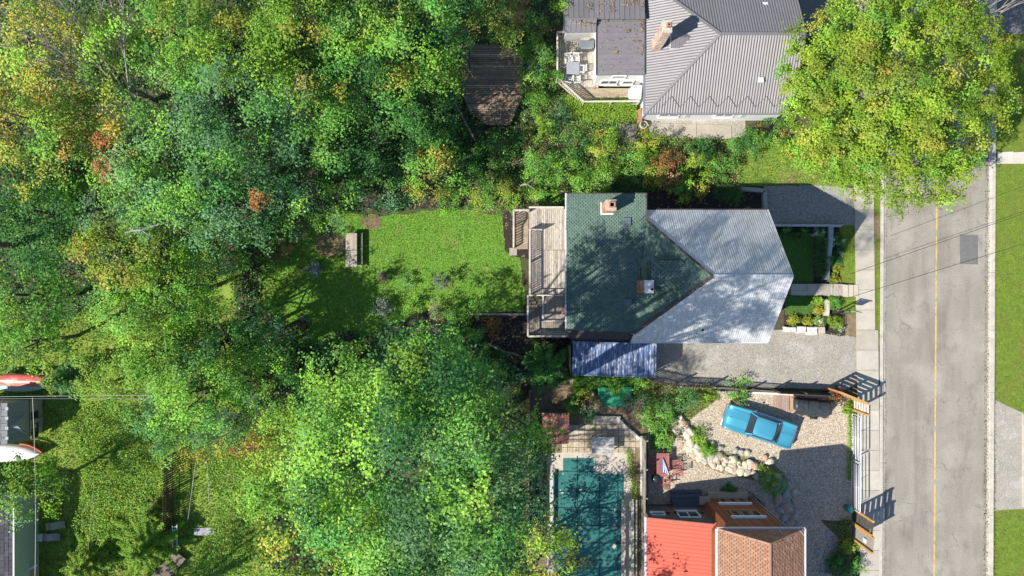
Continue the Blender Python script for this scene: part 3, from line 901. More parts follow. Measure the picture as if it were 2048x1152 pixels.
# joists and posts beneath
for (x, y, z) in ((dx0 + .1, dyN - .2, DZ), (dx0 + .1, 1.2, DZ), (dx0 + .1, dyM, DZ), (lx0 + .1, dyS + .1, LZ), (dx1 - .2, dyS + .1, LZ), (dx1 - .3, dyN - .2, DZ)):
    g = MB(); g.box((x, y, (z - .2) / 2), (.14, .14, z - .2), 0, (.6, .55, .5)); g.build('support_post', M['weathered_wood'], deck)
g = MB(); g.box(((dx0 + dx1) / 2, (dyN + dyM) / 2, DZ - .14), (dx1 - dx0 - .1, dyN - dyM - .1, .16), 0, (.45, .4, .35)); g.box(((lx0 + dx1) / 2, (lyN + dyS) / 2, LZ - .14), (dx1 - lx0 - .1, lyN - dyS - .1, .16), 0, (.4, .36, .33)); g.build('joists', M['weathered_wood'], deck)
# the outer stair: six treads going down towards the lawn
sx0, sx1 = at(1027, 0, 1)[0], dx0 - .04
y0 = at(0, 424, 1.8)[1]; y1 = at(0, 498, .2)[1]
lnd = at(0, 452, 1.8)[1]
for i in range(8):
    g = MB(); x = (sx0 + sx1) / 2; yy = y0 - (i + .5) * (y0 - lnd) / 8
    g.box((x, yy, DZ - .04), (sx1 - sx0, (y0 - lnd) / 8 - .012, .04), 0, wcol(rg, .7, .95)); g.build('landing_board', M['wood_x'], deck)
for k in range(9):
    z = DZ - .2 * (k + 1)
    y = lnd - (k + .5) * (lnd - y1) / 9
    g = MB(); g.box(((sx0 + sx1) / 2, y, z), (sx1 - sx0, (lnd - y1) / 9 + .02, .045), 0, wcol(rg, .75, 1)); g.build('tread', M['wood_x'], deck)
railing(deck, (sx0, y0), (sx0, lnd), DZ)
railing(deck, (sx0, lnd), (sx0, y1 + .1), DZ, zb=.3)
railing(deck, (sx0, y0), (sx1, y0), DZ)
pd = MB(); pd.col = (.78, .77, .8); a = xy(1019, 496); b = xy(1034, 511); pd.box(((a[0] + b[0]) / 2, (a[1] + b[1]) / 2, .05), (b[0] - a[0], a[1] - b[1], .1))
tag(pd.build('stepping_pad', M['concrete']), 'square grey concrete pad at the foot of the deck stair', 'paving slab')
# things on the deck
t = thing('folding_chair', 'pink and white folding chair against the house end of the deck', 'chair', at(1129, 624, DZ))
g = MB(); g.col = (.75, .25, .28); c = at(1129, 622, DZ + .5); g.box((c[0], c[1], DZ + .45), (.42, .4, .04)); g.build('seat', M['attr'], t)
g = MB(); g.col = (.8, .78, .76); g.box((c[0] + .02, c[1] - .24, DZ + .68), (.42, .04, .45)); g.build('backrest', M['attr'], t)
for sx in (-1, 1):
    for sy in (-1, 1):
        g = MB(); g.col = (.6, .6, .6); g.box((c[0] + sx * .18, c[1] + sy * .17, DZ + .22), (.03, .03, .44)); g.build('leg', M['attr'], t)
t = thing('timber_stack', 'mossy planks stacked on the low corner of the deck', 'planks', at(1110, 668, LZ))
for k in range(5):
    a = at(1096 + k * .8, 664 + k * 1.8, LZ + .15); b = at(1138, 663 + k * 2.2, LZ + .15)
    g = MB(); g.col = ((.30, .36, .30), (.22, .28, .26), (.42, .36, .28), (.25, .3, .28), (.5, .42, .33))[k]
    g.beam((a[0], a[1], LZ + .08 + .04 * k), (b[0], b[1], LZ + .08 + .04 * k), .12, .05); g.build('plank', M['attr'], t)

# ================================================================== the shipping container
cont = thing('shipping_container', 'blue corrugated steel shipping container with scraped paint beside the driveway', 'container', (7.41, -5.17, 0))
M['cont'] = pm('worn_blue_paint', (.10, .155, .29), (.075, .12, .22), 3, .55, metal=.05, c3=(.46, .48, .52), s3=2.6, t3=(.53, .60), stretch=(4.5, .6, 1), fine=.1)
M['cont'].name = 'worn_blue_paint'
ca = R_(-1.6)
def cl(x, y, z): return (7.41 + x * math.cos(ca) - y * math.sin(ca), -5.17 + x * math.sin(ca) + y * math.cos(ca), z)
L2, W2 = 2.97, 1.19
g = MB(); ribs = 15
for i in range(ribs):
    xa = -L2 + .07 + i * (2 * L2 - .14) / ribs; w = (2 * L2 - .14) / ribs
    z0, z1 = 2.53, 2.585
    f = [(xa, z0), (xa + w * .2, z0), (xa + w * .35, z1), (xa + w * .85, z1), (xa + w, z0)]
    for (a, za), (b, zb) in zip(f[:-1], f[1:]):
        g.face([cl(a, -W2 + .05, za), cl(b, -W2 + .05, zb), cl(b, W2 - .05, zb), cl(a, W2 - .05, za)])
g.build('roof', M['cont'], cont, fix=False)
for s, nm in ((-1, 'side_wall'), (1, 'side_wall')):
    g = MB(); k = 34
    for i in range(k):
        xa = -L2 + .06 + i * (2 * L2 - .12) / k; w = (2 * L2 - .12) / k
        f = [(xa, 0), (xa + w * .25, 0), (xa + w * .4, .035), (xa + w * .8, .035), (xa + w, 0)]
        for (a, ya), (b, yb) in zip(f[:-1], f[1:]):
            g.face([cl(a, s * (W2 - .05 + ya - .02), .12), cl(b, s * (W2 - .05 + yb - .02), .12), cl(b, s * (W2 - .05 + yb - .02), 2.5), cl(a, s * (W2 - .05 + ya - .02), 2.5)])
    g.build(nm, M['cont'], cont)
for (x, nm) in ((-L2 + .05, 'end_wall'), (L2 - .05, 'door')):
    g = MB(); g.solid([cl(x - .02, -W2 + .05, .12), cl(x + .02, -W2 + .05, .12), cl(x + .02, W2 - .05, .12), cl(x - .02, W2 - .05, .12)],
                      [cl(x - .02, -W2 + .05, 2.5), cl(x + .02, -W2 + .05, 2.5), cl(x + .02, W2 - .05, 2.5), cl(x - .02, W2 - .05, 2.5)])
    e = g.build(nm, M['cont'], cont)
    if nm == 'door':
        for y in (-.7, -.3, .3, .7):
            h = MB(); h.beam(cl(x + .05, y, .2), cl(x + .05, y, 2.45), .035, .035); h.build('lock_rod', M['white_metal'], e)
g = MB()
for s in (-1, 1):
    g.beam(cl(-L2, s * W2, 2.55), cl(L2, s * W2, 2.55), .08, .1); g.beam(cl(-L2, s * W2, .08), cl(L2, s * W2, .08), .08, .16)
    g.beam(cl(s * L2, -W2, 2.55), cl(s * L2, W2, 2.55), .1, .1); g.beam(cl(s * L2, -W2, .08), cl(s * L2, W2, .08), .1, .16)
    for t2 in (-1, 1): g.beam(cl(s * L2, t2 * W2, 0), cl(s * L2, t2 * W2, 2.6), .12, .12)
g.build('frame', M['cont'], cont)
for sx in (-1, 1):
    for sy in (-1, 1):
        g = MB(); g.box(cl(sx * (L2 - .06), sy * (W2 - .03), 2.58), (.18, .16, .1), ca); g.build('corner_casting', M['cont'], cont)

# ================================================================== the grey metal roofed house
up_h = thing('bungalow', 'white bungalow with charcoal ribbed metal hip roof and brick chimney', 'house', (14.5, 17, 0))
E = 3.2; RZ = 5.6; yS, yN, yR = 12.5, 22.1, 17.3; xW, xE, xH = 9.5, 20.05, 14.16
fS = [(xW, yS, E), (xE, yS, E), (xE, yR, RZ), (xH, yR, RZ)]
fN = [(xW, yN, E), (xH, yR, RZ), (xE, yR, RZ), (xE, yN, E)]
fW = [(xW, yS, E), (xH, yR, RZ), (xW, yN, E)]
g = MB(); g.col = (.98, .98, .98)
g.prism([(9.72, 12.72), (19.75, 12.72), (19.75, 21.8), (9.72, 21.8)], 0, E - .06)
g.solid([(19.65, 12.72, E - .06), (19.75, 12.72, E - .06), (19.75, 21.8, E - .06), (19.65, 21.8, E - .06)], [(19.65, 17.29, RZ - .15), (19.75, 17.29, RZ - .15), (19.75, 17.31, RZ - .15), (19.65, 17.31, RZ - .15)])
g.build('wall', M['white'], up_h)
g = MB()
for q in (fS, fN, fW): slab(q, .08, g, .03)
g.build('roof_deck', M['dark_brown'], up_h)
for i, q in enumerate((fS, fN, fW)): ribbed(q, up_h, M['grey_roof'], .19, .022, .95, seed=31 + i, tones=(.97, 1.03), prof='sin')
for a, b in (((xW, yS, E), (xH, yR, RZ)), ((xW, yN, E), (xH, yR, RZ)), ((xH, yR, RZ), (xE, yR, RZ))):
    trim(up(a, .05), up(b, .05), .2, .03, up_h, M['grey_roof'], 'ridge_cap')
for a, b in (((xW, yS - .04, E - .04), (xE, yS - .04, E - .04)), ((xW - .05, yS - .05, E - .04), (xW - .05, yN, E - .04))):
    trim(a, b, .13, .11, up_h, M['grey_roof'], 'gutter', (1.15, 1.2, 1.3))
# snow guard wire in a zigzag near the eave
g = MB()
for i in range(7):
    x = 10.6 + i * 1.34
    for (a, b) in (((x, .35), (x + .67, 1.05)), ((x + .67, 1.05), (x + 1.34, .35))):
        za = E + a[1] * .5 + .05; zb = E + b[1] * .5 + .05
        g.beam((a[0], yS + a[1], za), (b[0], yS + b[1], zb), .02, .02, (.12, .12, .12))
g.build('snow_guard', M['attr'], up_h)
for (px, py, z) in ((1523, 159, 4.4), (1531, 9, 4.3)):
    c = at(px, py, z); 
    g = MB(); g.col = (.62, .64, .68); g.box((c[0], c[1], c[2] - .1), (.36, .34, .3), 0, None, 0, .04); g.build('roof_vent', M['attr_gloss'], up_h)
ch = chimney(up_h, 9.95, 16.85, 10.5, 17.6, 3.2, 7.15, [(.62, .50, .42), (.55, .36, .28), (.68, .60, .52), (.50, .28, .2)], (.52, .49, .42))
g = MB(); g.col = (.42, .2, .12)
for (dx, dy, sx, sy) in ((0, .1, .26, .06), (0, -.1, .26, .06), (.1, 0, .06, .14), (-.1, 0, .06, .14)): g.box((10.3 + dx, 17.25 + dy, 7.35), (sx, sy, .3))
g.build('flue', M['attr_stone'], ch)
g = MB(); g.box((10.3, 17.25, 7.3), (.15, .15, .02)); g.build('flue_mouth', M['dark'], ch)
# small cricket roof beside the chimney
c0 = (11.15, 17.15); rz_ = 4.75
ck = [(11.05, 16.75, 4.35), (12.35, 16.75, 4.35), (12.6, 17.4, 4.72), (11.05, 17.4, 4.72)]
ck2 = [(11.05, 18.05, 4.35), (11.05, 17.4, 4.72), (12.6, 17.4, 4.72), (12.35, 18.05, 4.35)]
g = MB(); g.col = (.85, .85, .87); g.prism([(11.1, 16.8), (12.4, 16.8), (12.4, 18.0), (11.1, 18.0)], 3.8, 4.33); ckb = g.build('small_dormer', M['attr'], up_h)
for q in (ck, ck2): ribbed(q, ckb, M['grey_roof'], .28, .02, 3, prof='seam', name='dormer_sheet')
# west wing A (ribs run east-west) and wing B behind it
wA = [(6.0, 15.18, 3.30), (9.42, 15.18, 3.42), (9.42, 19.75, 3.42), (6.0, 19.6, 3.30)]
g = MB(); g.prism([(6.15, 15.3), (9.7, 15.3), (9.7, 19.6), (6.15, 19.6)], 0, 3.22); g.build('wing_wall', M['white'], up_h)
g = slab(wA, .07, None, .02); g.build('roof_deck', M['dark_brown'], up_h)
ribbed(wA, up_h, M['grey_roof'], .38, .03, .76, seed=41, tones=(1.02, 1.12), prof='seam')
trim((6.0, 15.2, 3.36), (6.0, 19.6, 3.36), .05, .05, up_h, M['dark_brown'], 'fascia')
wB1 = [(3.78, 18.3, 3.15), (6.0, 18.3, 3.15), (6.0, 19.0, 3.75), (3.78, 19.0, 3.75)]
wB2 = [(3.78, 19.0, 3.75), (9.4, 19.0, 3.75), (9.4, 23.0, 3.35), (3.78, 23.0, 3.35)]
g = MB(); g.prism([(3.9, 18.45), (9.7, 19.65), (9.7, 22.8), (3.9, 22.8)], 0, 3.1); g.build('wing_wall', M['white'], up_h)
for i, q in enumerate((wB1, wB2)):
    g = slab(q, .07, None, .02); g.build('roof_deck', M['dark_brown'], up_h)
    ribbed(q, up_h, M['grey_roof'], .36, .03, .72, seed=51 + i, tones=(.85, 1.0) if i else (1.05, 1.15), prof='seam')  # sun on the slopes put into the tones: south facet paler, north darker
trim((3.78, 19.0, 3.8), (6.0, 19.0, 3.8), .14, .03, up_h, M['grey_roof'], 'ridge_cap')
# windows and fittings on the white walls
window(up_h, (7.75, 15.3, 2.55), (1, 0, 0), 1.0, .7, out=(0, -1, 0))
window(up_h, (7.2, 15.3, 1.2), (1, 0, 0), 1.25, 1.0, panes=2, out=(0, -1, 0))
window(up_h, (8.6, 15.3, 1.2), (1, 0, 0), .85, .9, out=(0, -1, 0))
window(up_h, (11.55, 12.72, 1.75), (1, 0, 0), 1.5, 1.0, panes=2, out=(0, -1, 0))
window(up_h, (15.6, 12.72, 1.75), (1, 0, 0), 1.4, 1.0, panes=2, out=(0, -1, 0))
for x in (12.9, 17.0): 
    g = MB(); g.box((x, 12.69, 1.75), (.32, .05, 1.2), 0, (.55, .56, .56)); g.build('shutter', M['attr'], up_h)
g = MB(); g.box((9.72, 12.70, 1.55), (.09, .09, 3.0), 0, (.3, .33, .36)); g.build('downpipe', M['attr'], up_h)

# fallen leaves lying on the wing roofs, in drifts along the seams
rg = random.Random(77); g = MB()
LC = [(.30, .17, .08), (.36, .23, .10), (.22, .12, .07), (.42, .30, .18), (.12, .08, .05), (.10, .08, .07)]
drift = [(1200, 27, 6, 3), (1225, 22, 5, 3), (1238, 32, 9, 4), (1284, 45, 4, 9), (1284, 60, 4, 8), (1212, 41, 6, 2), (1224, 10, 9, 6), (1205, 8, 7, 6), (1270, 4, 6, 6), (1250, 8, 8, 6), (1275, 82, 9, 1.3), (1232, 104, 5, 1.4), (1284, 96, 2, 12),
         (1160, 45, 10, 5), (1175, 48, 8, 4), (1180, 12, 6, 8), (1285, 10, 3, 10), (1255, 62, 5, 2)]
for (px, py, sx, sy) in drift:
    for k in range(22):
        qx, qy = rg.gauss(px, sx * .6), rg.gauss(py, sy * .6)
        if not (1132 < qx < 1287 and 1 < qy < 148): continue
        zz = 3.47 if (qx > 1196 and qy > 24) else 3.85 - max(0, (50 - qy)) * .004 + .03
        if qx <= 1196 and qy > 52: continue
        p = at(qx, qy, zz); a = rg.uniform(0, 6.28); s = rg.uniform(.03, .065); c = rg.choice(LC)
        g.face([(p[0] + s * math.cos(a + t), p[1] + s * math.sin(a + t), zz + rg.uniform(0, .03)) for t in (0, 1.7, 3.14, 4.6)], c)
for k in range(120):
    qx, qy = rg.uniform(1198, 1286), rg.uniform(22, 148); p = at(qx, qy, 3.47); a = rg.uniform(0, 6.28); s = rg.uniform(.025, .05)
    g.face([(p[0] + s * math.cos(a + t), p[1] + s * math.sin(a + t), 3.47) for t in (0, 1.7, 3.14, 4.6)], rg.choice(LC))
o = g.build('fallen_leaves', M['attr'], None, fix=False); stuff(o, 'dry brown leaves scattered over the flat wing roofs')

# its deck, boards one by one, with rail and creeper
d2 = thing('side_deck', 'weathered timber deck with angled railing beside the white bungalow', 'deck', at(1170, 150, 0))
Z2 = .55
def bx(px, py): return at(px, py, Z2)
rg = random.Random(3)
outline = [bx(1115, 73), bx(1196, 73), bx(1196, 178), bx(1262, 178), bx(1262, 209), bx(1166, 209), bx(1115, 162)]
x = outline[0][0]
while x < outline[1][0]:
    ys = bx(0, 175)[1]
    if x < bx(1166, 0)[0]:
        t = (x - bx(1115, 0)[0]) / (bx(1166, 0)[0] - bx(1115, 0)[0]); ylow = bx(0, 162 + 46 * max(0, t))[1]
        ys = max(ylow, bx(0, 178 + 0)[1]) if t < .35 else bx(0, 176)[1]
        ys = ylow if ylow > bx(0, 176)[1] else bx(0, 176)[1]
    g = MB(); g.box((x + .07, (outline[0][1] + ys) / 2, Z2 - .02), (.128, abs(outline[0][1] - ys), .04), 0, wcol(rg, .85, 1.2)); g.build('deck_board', M['weathered_wood'], d2)
    x += .14
y = bx(0, 176.5)[1]
while y > bx(0, 208)[1]:
    t = (bx(0, 162)[1] - y) / (bx(0, 162)[1] - bx(0, 208)[1]); xl = bx(1115 + 51 * t, 0)[0]
    g = MB(); g.box(((xl + bx(1262, 0)[0]) / 2, y - .07, Z2 - .02), (bx(1262, 0)[0] - xl, .128, .04), 0, wcol(rg, .9, 1.15)); g.build('deck_board', M['wood_x'], d2)
    y -= .14
ra, rb, rc_, rd = bx(1113, 73)[:2], bx(1113, 163)[:2], bx(1165, 210)[:2], bx(1274, 209)[:2]
railing(d2, ra, rb, Z2, gap=.14); railing(d2, rb, rc_, Z2, gap=.14); railing(d2, rc_, rd, Z2, bal=False)
railing(d2, ra, bx(1135, 73)[:2], Z2, gap=.2)
g = MB(); g.prism([p[:2] for p in outline], .1, Z2 - .05, (.4, .36, .32)); g.build('joists', M['weathered_wood'], d2)
# grill, table, chairs, white cabinet
t = thing('gas_grill', 'dark grey covered gas grill under the wing roof edge', 'grill', at(1173, 88, Z2))
c = at(1173, 89, 1.5)
g = MB(); g.box((c[0], c[1], 1.1), (1.15, .5, .9), 0, (.10, .12, .13)); g.build('cabinet', M['attr'], t)
g = MB(); g.box((c[0], c[1], 1.62), (1.1, .52, .16), 0, (.16, .18, .20), 0, .05); g.build('lid', M['attr_gloss'], t)
g = MB(); g.beam((c[0] - .4, c[1] - .3, 1.6), (c[0] + .4, c[1] - .3, 1.6), .03, .03, (.5, .5, .5)); g.build('handle', M['attr_gloss'], t)
t = thing('patio_table', 'pale metal mesh patio table on the bungalow deck', 'table', at(1146, 138, Z2))
c = at(1146, 136, 1.3)
g = MB(); g.col = (.30, .31, .34)
g.box((c[0], c[1], 1.27), (.95, .9, .03)); g.build('tabletop', M['attr'], t)
for sx in (-1, 1):
    for sy in (-1, 1): g = MB(); g.box((c[0] + sx * .42, c[1] + sy * .4, .9), (.04, .04, .72), 0, (.6, .6, .62)); g.build('leg', M['attr'], t)
def frame_chair(px, py, rz, lab, zb, col, grp, slats=5, w=.5):
    t = thing('garden_chair', lab, 'chair', at(px, py, zb), grp)
    c = at(px, py, zb + .45); ca_, sa_ = math.cos(rz), math.sin(rz)
    def q(x, y, z): return (c[0] + x * ca_ - y * sa_, c[1] + x * sa_ + y * ca_, zb + z)
    for k in range(slats):
        g = MB(); y = -w / 2 + .06 + k * (w - .1) / (slats - 1)
        g.box(q(0, y, .44), (w - .04, .055, .025), rz, col); g.build('seat_slat', M['attr'], t)
    for k in range(slats):
        g = MB(); x = -w / 2 + .06 + k * (w - .12) / (slats - 1)
        g.beam(q(x, w / 2 - .02, .46), q(x, w / 2 + .14, .95), .05, .02, col); g.build('back_slat', M['attr'], t)
    g = MB(); g.beam(q(-w / 2, w / 2 + .14, .96), q(w / 2, w / 2 + .14, .96), .06, .05, col); g.build('top_rail', M['attr'], t)
    for s in (-1, 1):
        g = MB(); g.beam(q(s * w / 2, -w / 2, .66), q(s * w / 2, w / 2 + .05, .66), .06, .025, col); g.build('armrest', M['attr'], t)
        for yy in (-w / 2 + .03, w / 2 - .03):
            g = MB(); g.beam(q(s * w / 2, yy, 0), q(s * w / 2, yy, .66), .04, .04, col); g.build('leg', M['attr'], t)
    return t
frame_chair(1151, 121, 0, 'pale metal chair above the mesh patio table', Z2, (.72, .70, .66), 'chairs round the mesh table')
frame_chair(1136, 121, .15, 'pale metal chair at the upper left corner of the mesh table', Z2, (.72, .70, .66), 'chairs round the mesh table')
frame_chair(1153, 158, math.pi, 'pale metal chair below the mesh patio table', Z2, (.72, .70, .66), 'chairs round the mesh table')
frame_chair(1137, 158, math.pi - .2, 'pale metal chair at the lower left corner of the mesh table', Z2, (.62, .60, .58), 'chairs round the mesh table')
frame_chair(1161, 139, -math.pi / 2, 'pale metal chair to the right of the mesh patio table', Z2, (.70, .68, .66), 'chairs round the mesh table')
t = thing('storage_cabinet', 'white angular plastic garden cabinet tilted against the bungalow corner', 'cabinet', at(1270, 186, Z2))
c = at(1270, 183, 1.4)
g = MB(); g.col = (.68, .68, .68)
g.solid([(c[0] - .45, c[1] - .55, Z2), (c[0] + .35, c[1] - .6, Z2), (c[0] + .5, c[1] + .35, Z2), (c[0] - .35, c[1] + .35, Z2)], [(c[0] - .32, c[1] - .55, 1.5), (c[0] + .42, c[1] - .6, 1.5), (c[0] + .5, c[1] + .4, 1.7), (c[0] - .2, c[1] + .4, 1.7)])
g.build('body', M['attr'], t)
g = MB(); g.solid([(c[0] - .08, c[1] - .32, 1.6), (c[0] + .42, c[1] - .28, 1.6), (c[0] + .42, c[1] + .36, 1.72), (c[0] - .16, c[1] + .36, 1.72)], [(c[0] - .05, c[1] - .29, 1.75), (c[0] + .4, c[1] - .25, 1.75), (c[0] + .4, c[1] + .33, 1.87), (c[0] - .13, c[1] + .33, 1.87)], (.74, .74, .74)); g.build('lid', M['attr'], t)
g = MB(); g.tube([(c[0] - .0, c[1] + .2, 1.84), (c[0] - .0, c[1] + .2, 1.90)], .04, 8, (.1, .1, .1)); g.build('knob', M['attr'], t)
t = thing('hose_reel', 'teal garden hose reel by the white wall', 'hose reel', at(1269, 204, 0))
c = at(1269, 201, .6)
g = MB(); g.tube([(c[0] - .15, c[1], .6), (c[0] + .15, c[1], .6)], .2, 12, (.05, .32, .30)); g.build('reel', M['attr'], t)
g = MB(); g.beam((c[0] - .2, c[1], 0), (c[0] - .2, c[1], .65), .04, .04, (.1, .3, .28)); g.beam((c[0] + .2, c[1], 0), (c[0] + .2, c[1], .65), .04, .04, (.1, .3, .28)); g.build('stand', M['attr'], t)
t = thing('planter_tub', 'round grey tub at the outer corner of the white bungalow', 'tub', at(1287, 250, 0))
c = at(1287, 250, .3)
g = MB(); g.tube([(c[0], c[1], 0), (c[0], c[1], .38)], [.26, .32], 16, (.36, .38, .38)); g.build('tub', M['attr'], t)
g = MB(); g.tube([(c[0], c[1], .385), (c[0], c[1], .395)], .24, 16, (.05, .045, .04)); g.build('contents', M['attr'], t)
g = MB(); g.tube([(c[0] + .27 * math.cos(k), c[1] + .27 * math.sin(k), .41) for k in np.linspace(0, 6.283, 17)], .035, 6, (.55, .55, .54)); g.build('rim', M['attr'], t)
t = thing('kayak', 'rust orange panel leaning on the white wall', 'panel', at(1273, 236, 0))
t.name = 'leaning_panel'
g = MB(); a = at(1270, 222, .2); b = at(1275, 246, .2); g.solid([(a[0], a[1], .0), (a[0] + .25, a[1], .0), (b[0] + .2, b[1], .0), (b[0], b[1], 0)], [(a[0] + .12, a[1] - .1, 1.2), (a[0] + .3, a[1], 1.2), (b[0] + .3, b[1], .6), (b[0] + .1, b[1], .6)], (.34, .17, .10)); g.build('panel', M['attr'], t)
# ================================================================== the cedar house at the bottom
M['red_roof'] = pm('red_orange_roof_paint', (.52, .075, .04), (.48, .07, .035), 1.5, .6, attr=True, fine=.05)
M['brown_shingle'] = pm('brown_mineral_shingle', (1, 1, 1), (.85, .82, .8), 2.5, .92, attr=True, fine=.2, fscale=30)
BROWN = [(.34, .185, .115), (.36, .20, .125), (.32, .17, .105), (.38, .215, .135), (.30, .16, .10)]
ced = thing('cedar_house', 'cedar clad house with red metal wing roof and brown shingle roof', 'house', (14, -18.5, 0))
NY = -15.92
hz = 7.0; EX0, EX1 = 13.6, 19.3; RX = 16.43; rz2 = 8.75
g = MB(); g.prism([(14.45, NY), (18.05, NY), (18.9, NY - .9), (18.9, -27), (13.9, -27), (13.9, NY - .9)], 0, hz - .05); g.build('wall', M['red_wood'], ced)
# vertical boards on the north wall, one by one
rg = random.Random(4)
for i in range(26):
    x = 14.52 + i * .137
    zs = []
    if 15.25 < x < 17.5: zs = [(0.05, .55), (1.8, 2.95), (4.95, hz - .1)] if not (15.3 < x < 17.45) else [(.05, .35), (1.95, 3.3), (5.0, hz - .1)]
    else: zs = [(.05, hz - .1)]
    for (a, b) in zs:
        k = rg.uniform(.75, 1.25); g = MB(); g.box((x, NY + .012, (a + b) / 2), (.128, .024, b - a), 0, (k, k, k)); g.build('board', M['red_wood'], ced)
M['cedar_frame'] = pm('cedar_frame', (.42, .24, .12), (.34, .19, .09), 4, .6)
for zz in (1.0, 4.05):
    for k in range(3):
        fr = window(ced, (15.72 + k * .72, NY + .02, zz + .02), (1, 0, 0), .60, 1.25, M['cedar_frame'], out=(0, 1, 0), sill=True)
    g = MB(); g.box((16.4, NY + .08, zz + .74), (2.45, .16, .16), 0, (.92, .92, .95)); g.build('awning_roll', M['attr'], ced)
# bay base and little hatch at the foot
g = MB(); g.col = (.48, .38, .26); g.box((16.3, NY + .25, .2), (3.0, .5, .4)); g.build('plinth', M['attr'], ced)
g = MB(); g.col = (.25, .26, .25); g.box((16.2, NY + .52, .2), (.9, .05, .26)); g.build('vent_hatch', M['attr'], ced)
g = MB(); g.col = (.42, .34, .24); g.box((14.35, NY + .1, 1.1), (.8, .6, .06)); g.build('ledge', M['attr'], ced)
g = MB(); g.beam((18.2, NY + .06, .1), (18.2, NY + .06, hz), .09, .09, (.3, .2, .14)); g.build('downpipe', M['attr'], ced)
# east side walls get boards and a window (seen from a step aside)
window(ced, (18.9, -20, 4.0), (0, 1, 0), 1.4, 1.2, M['cedar_frame'], out=(1, 0, 0), panes=2)
P1 = (RX, NY - .38, rz2)
wf = [(EX0, NY - .02, hz), P1, (RX, -28, rz2), (EX0, -28, hz)]
ef = [(EX1, NY - .02, hz), (EX1, -28, hz), (RX, -28, rz2), P1]
nf = [(EX0, NY - .02, hz), (EX1, NY - .02, hz), P1]
g = MB()
for q in (wf, ef, nf): slab(q, .09, g, .02)
g.build('roof_deck', M['dark_brown'], ced)
shingled([(EX0, NY - .02, hz), P1, (RX, -21.2, rz2), (EX0, -21.2, hz)], ced, M['brown_shingle'], BROWN, .13, .15, seed=61, gapw=.003, dash=.05)
shingled([(EX1, NY - .02, hz), (EX1, -21.2, hz), (RX, -21.2, rz2), P1], ced, M['brown_shingle'], BROWN, .28, .16, seed=62, th=.03)
shingled(nf, ced, M['brown_shingle'], BROWN, .28, .16, seed=63)
for a, b in (((EX0, NY - .02, hz), P1), ((EX1, NY - .02, hz), P1), (P1, (RX, -24, rz2))):
    g = MB(); g.col = (.36, .2, .13); g.beam(up(a, .04), up(b, .04), .12, .03); g.build('hip_cap', M['attr'], ced)
trim((EX0 - .05, NY + .04, hz - .02), (EX1 + .07, NY + .04, hz - .02), .12, .12, ced, M['white_metal'], 'gutter')
trim((EX0 - .08, NY, hz - .02), (EX0 - .08, -28, hz - .02), .14, .12, ced, M['white_metal'], 'gutter')
trim((EX1 + .07, NY, hz - .02), (EX1 + .07, -28, hz - .02), .12, .12, ced, M['white_metal'], 'gutter')
for x in (17.6, 18.9):
    g = MB(); g.tube([(x, NY, hz + .08), (x + .07, NY - .1, hz + .5), (x + .1, NY - .25, hz + .9)], .015, 5, (.7, .7, .72)); g.build('wire', M['attr'], ced)
# red wing
W0, W1 = 9.62, 14.25
def rzx(x): return 3.05 + (x - W0) * (4.55 - 3.05) / (W1 - W0)
g = MB(); g.solid([(9.8, -16.42, 0), (14.3, -16.42, 0), (14.3, -27, 0), (9.8, -27, 0)], [(9.8, -16.42, 2.98), (14.3, -16.42, 4.4), (14.3, -27, 4.4), (9.8, -27, 2.98)]); g.build('wing_wall', M['brown_stucco'], ced)
rr = [(W0, -16.45, rzx(W0)), (W1 - .02, -16.45, rzx(W1)), (W1 - .02, -28, rzx(W1)), (W0, -28, rzx(W0))]
g = slab(rr, .08, None, .02); g.build('roof_deck', M['dark_brown'], ced)
ribbed(rr, ced, M['red_roof'], .27, .022, .27, seed=71, tones=(.96, 1.04), prof='seam')
trim((W0 - .06, -16.4, rzx(W0) - .04), (W0 - .06, -28, rzx(W0) - .04), .14, .12, ced, M['white_metal'], 'gutter')
trim((W0, -16.42, rzx(W0) + .03), (W1, -16.42, rzx(W1) + .03), .06, .08, ced, M['dark_brown'], 'fascia')
g = MB(); g.solid([(14.1, -16.3, 4.55), (15.1, -16.3, 4.75), (14.9, -16.9, 4.75), (14.1, -16.9, 4.55)], [(14.1, -16.3, 4.6), (15.1, -16.3, 4.8), (14.9, -16.9, 4.8), (14.1, -16.9, 4.6)], (.45, .05, .07)); g.build('flashing', M['attr'], ced)
window(ced, (12.75, -16.42, 2.55), (1, 0, 0), 1.55, 1.35, M['white'], panes=2, out=(0, 1, 0), depth=.1)
window(ced, (10.6, -16.42, 2.4), (1, 0, 0), 1.0, .55, M['white'], out=(0, 1, 0))
for (x, z) in ((11.35, 2.3), (11.95, 2.15), (13.85, 2.2)):
    g = MB(); g.box((x, -16.35, z), (.14, .14, .2), 0, (.03, .03, .03)); g.build('wall_lamp', M['attr'], ced)
# steps of four broad dark boards
st = thing('garden_steps', 'four broad dark timber steps below the brown wall', 'steps', at(1372, 996, 0))
for k in range(4):
    a, b = at(1341 + (1.5 if k == 3 else 0), 979.5 + k * 8, .1), at(1403, 986.5 + k * 8, .1)
    g = MB(); t_ = .9 + .12 * (k % 2)
    h = .18 + .17 * k
    g.prism([(a[0], a[1]), (b[0], a[1]), (b[0], b[1]), (a[0], b[1])], 0 if k == 3 else 0, h, (.115 * t_, .12 * t_, .145 * t_)); g.build('step', M['attr'], st)
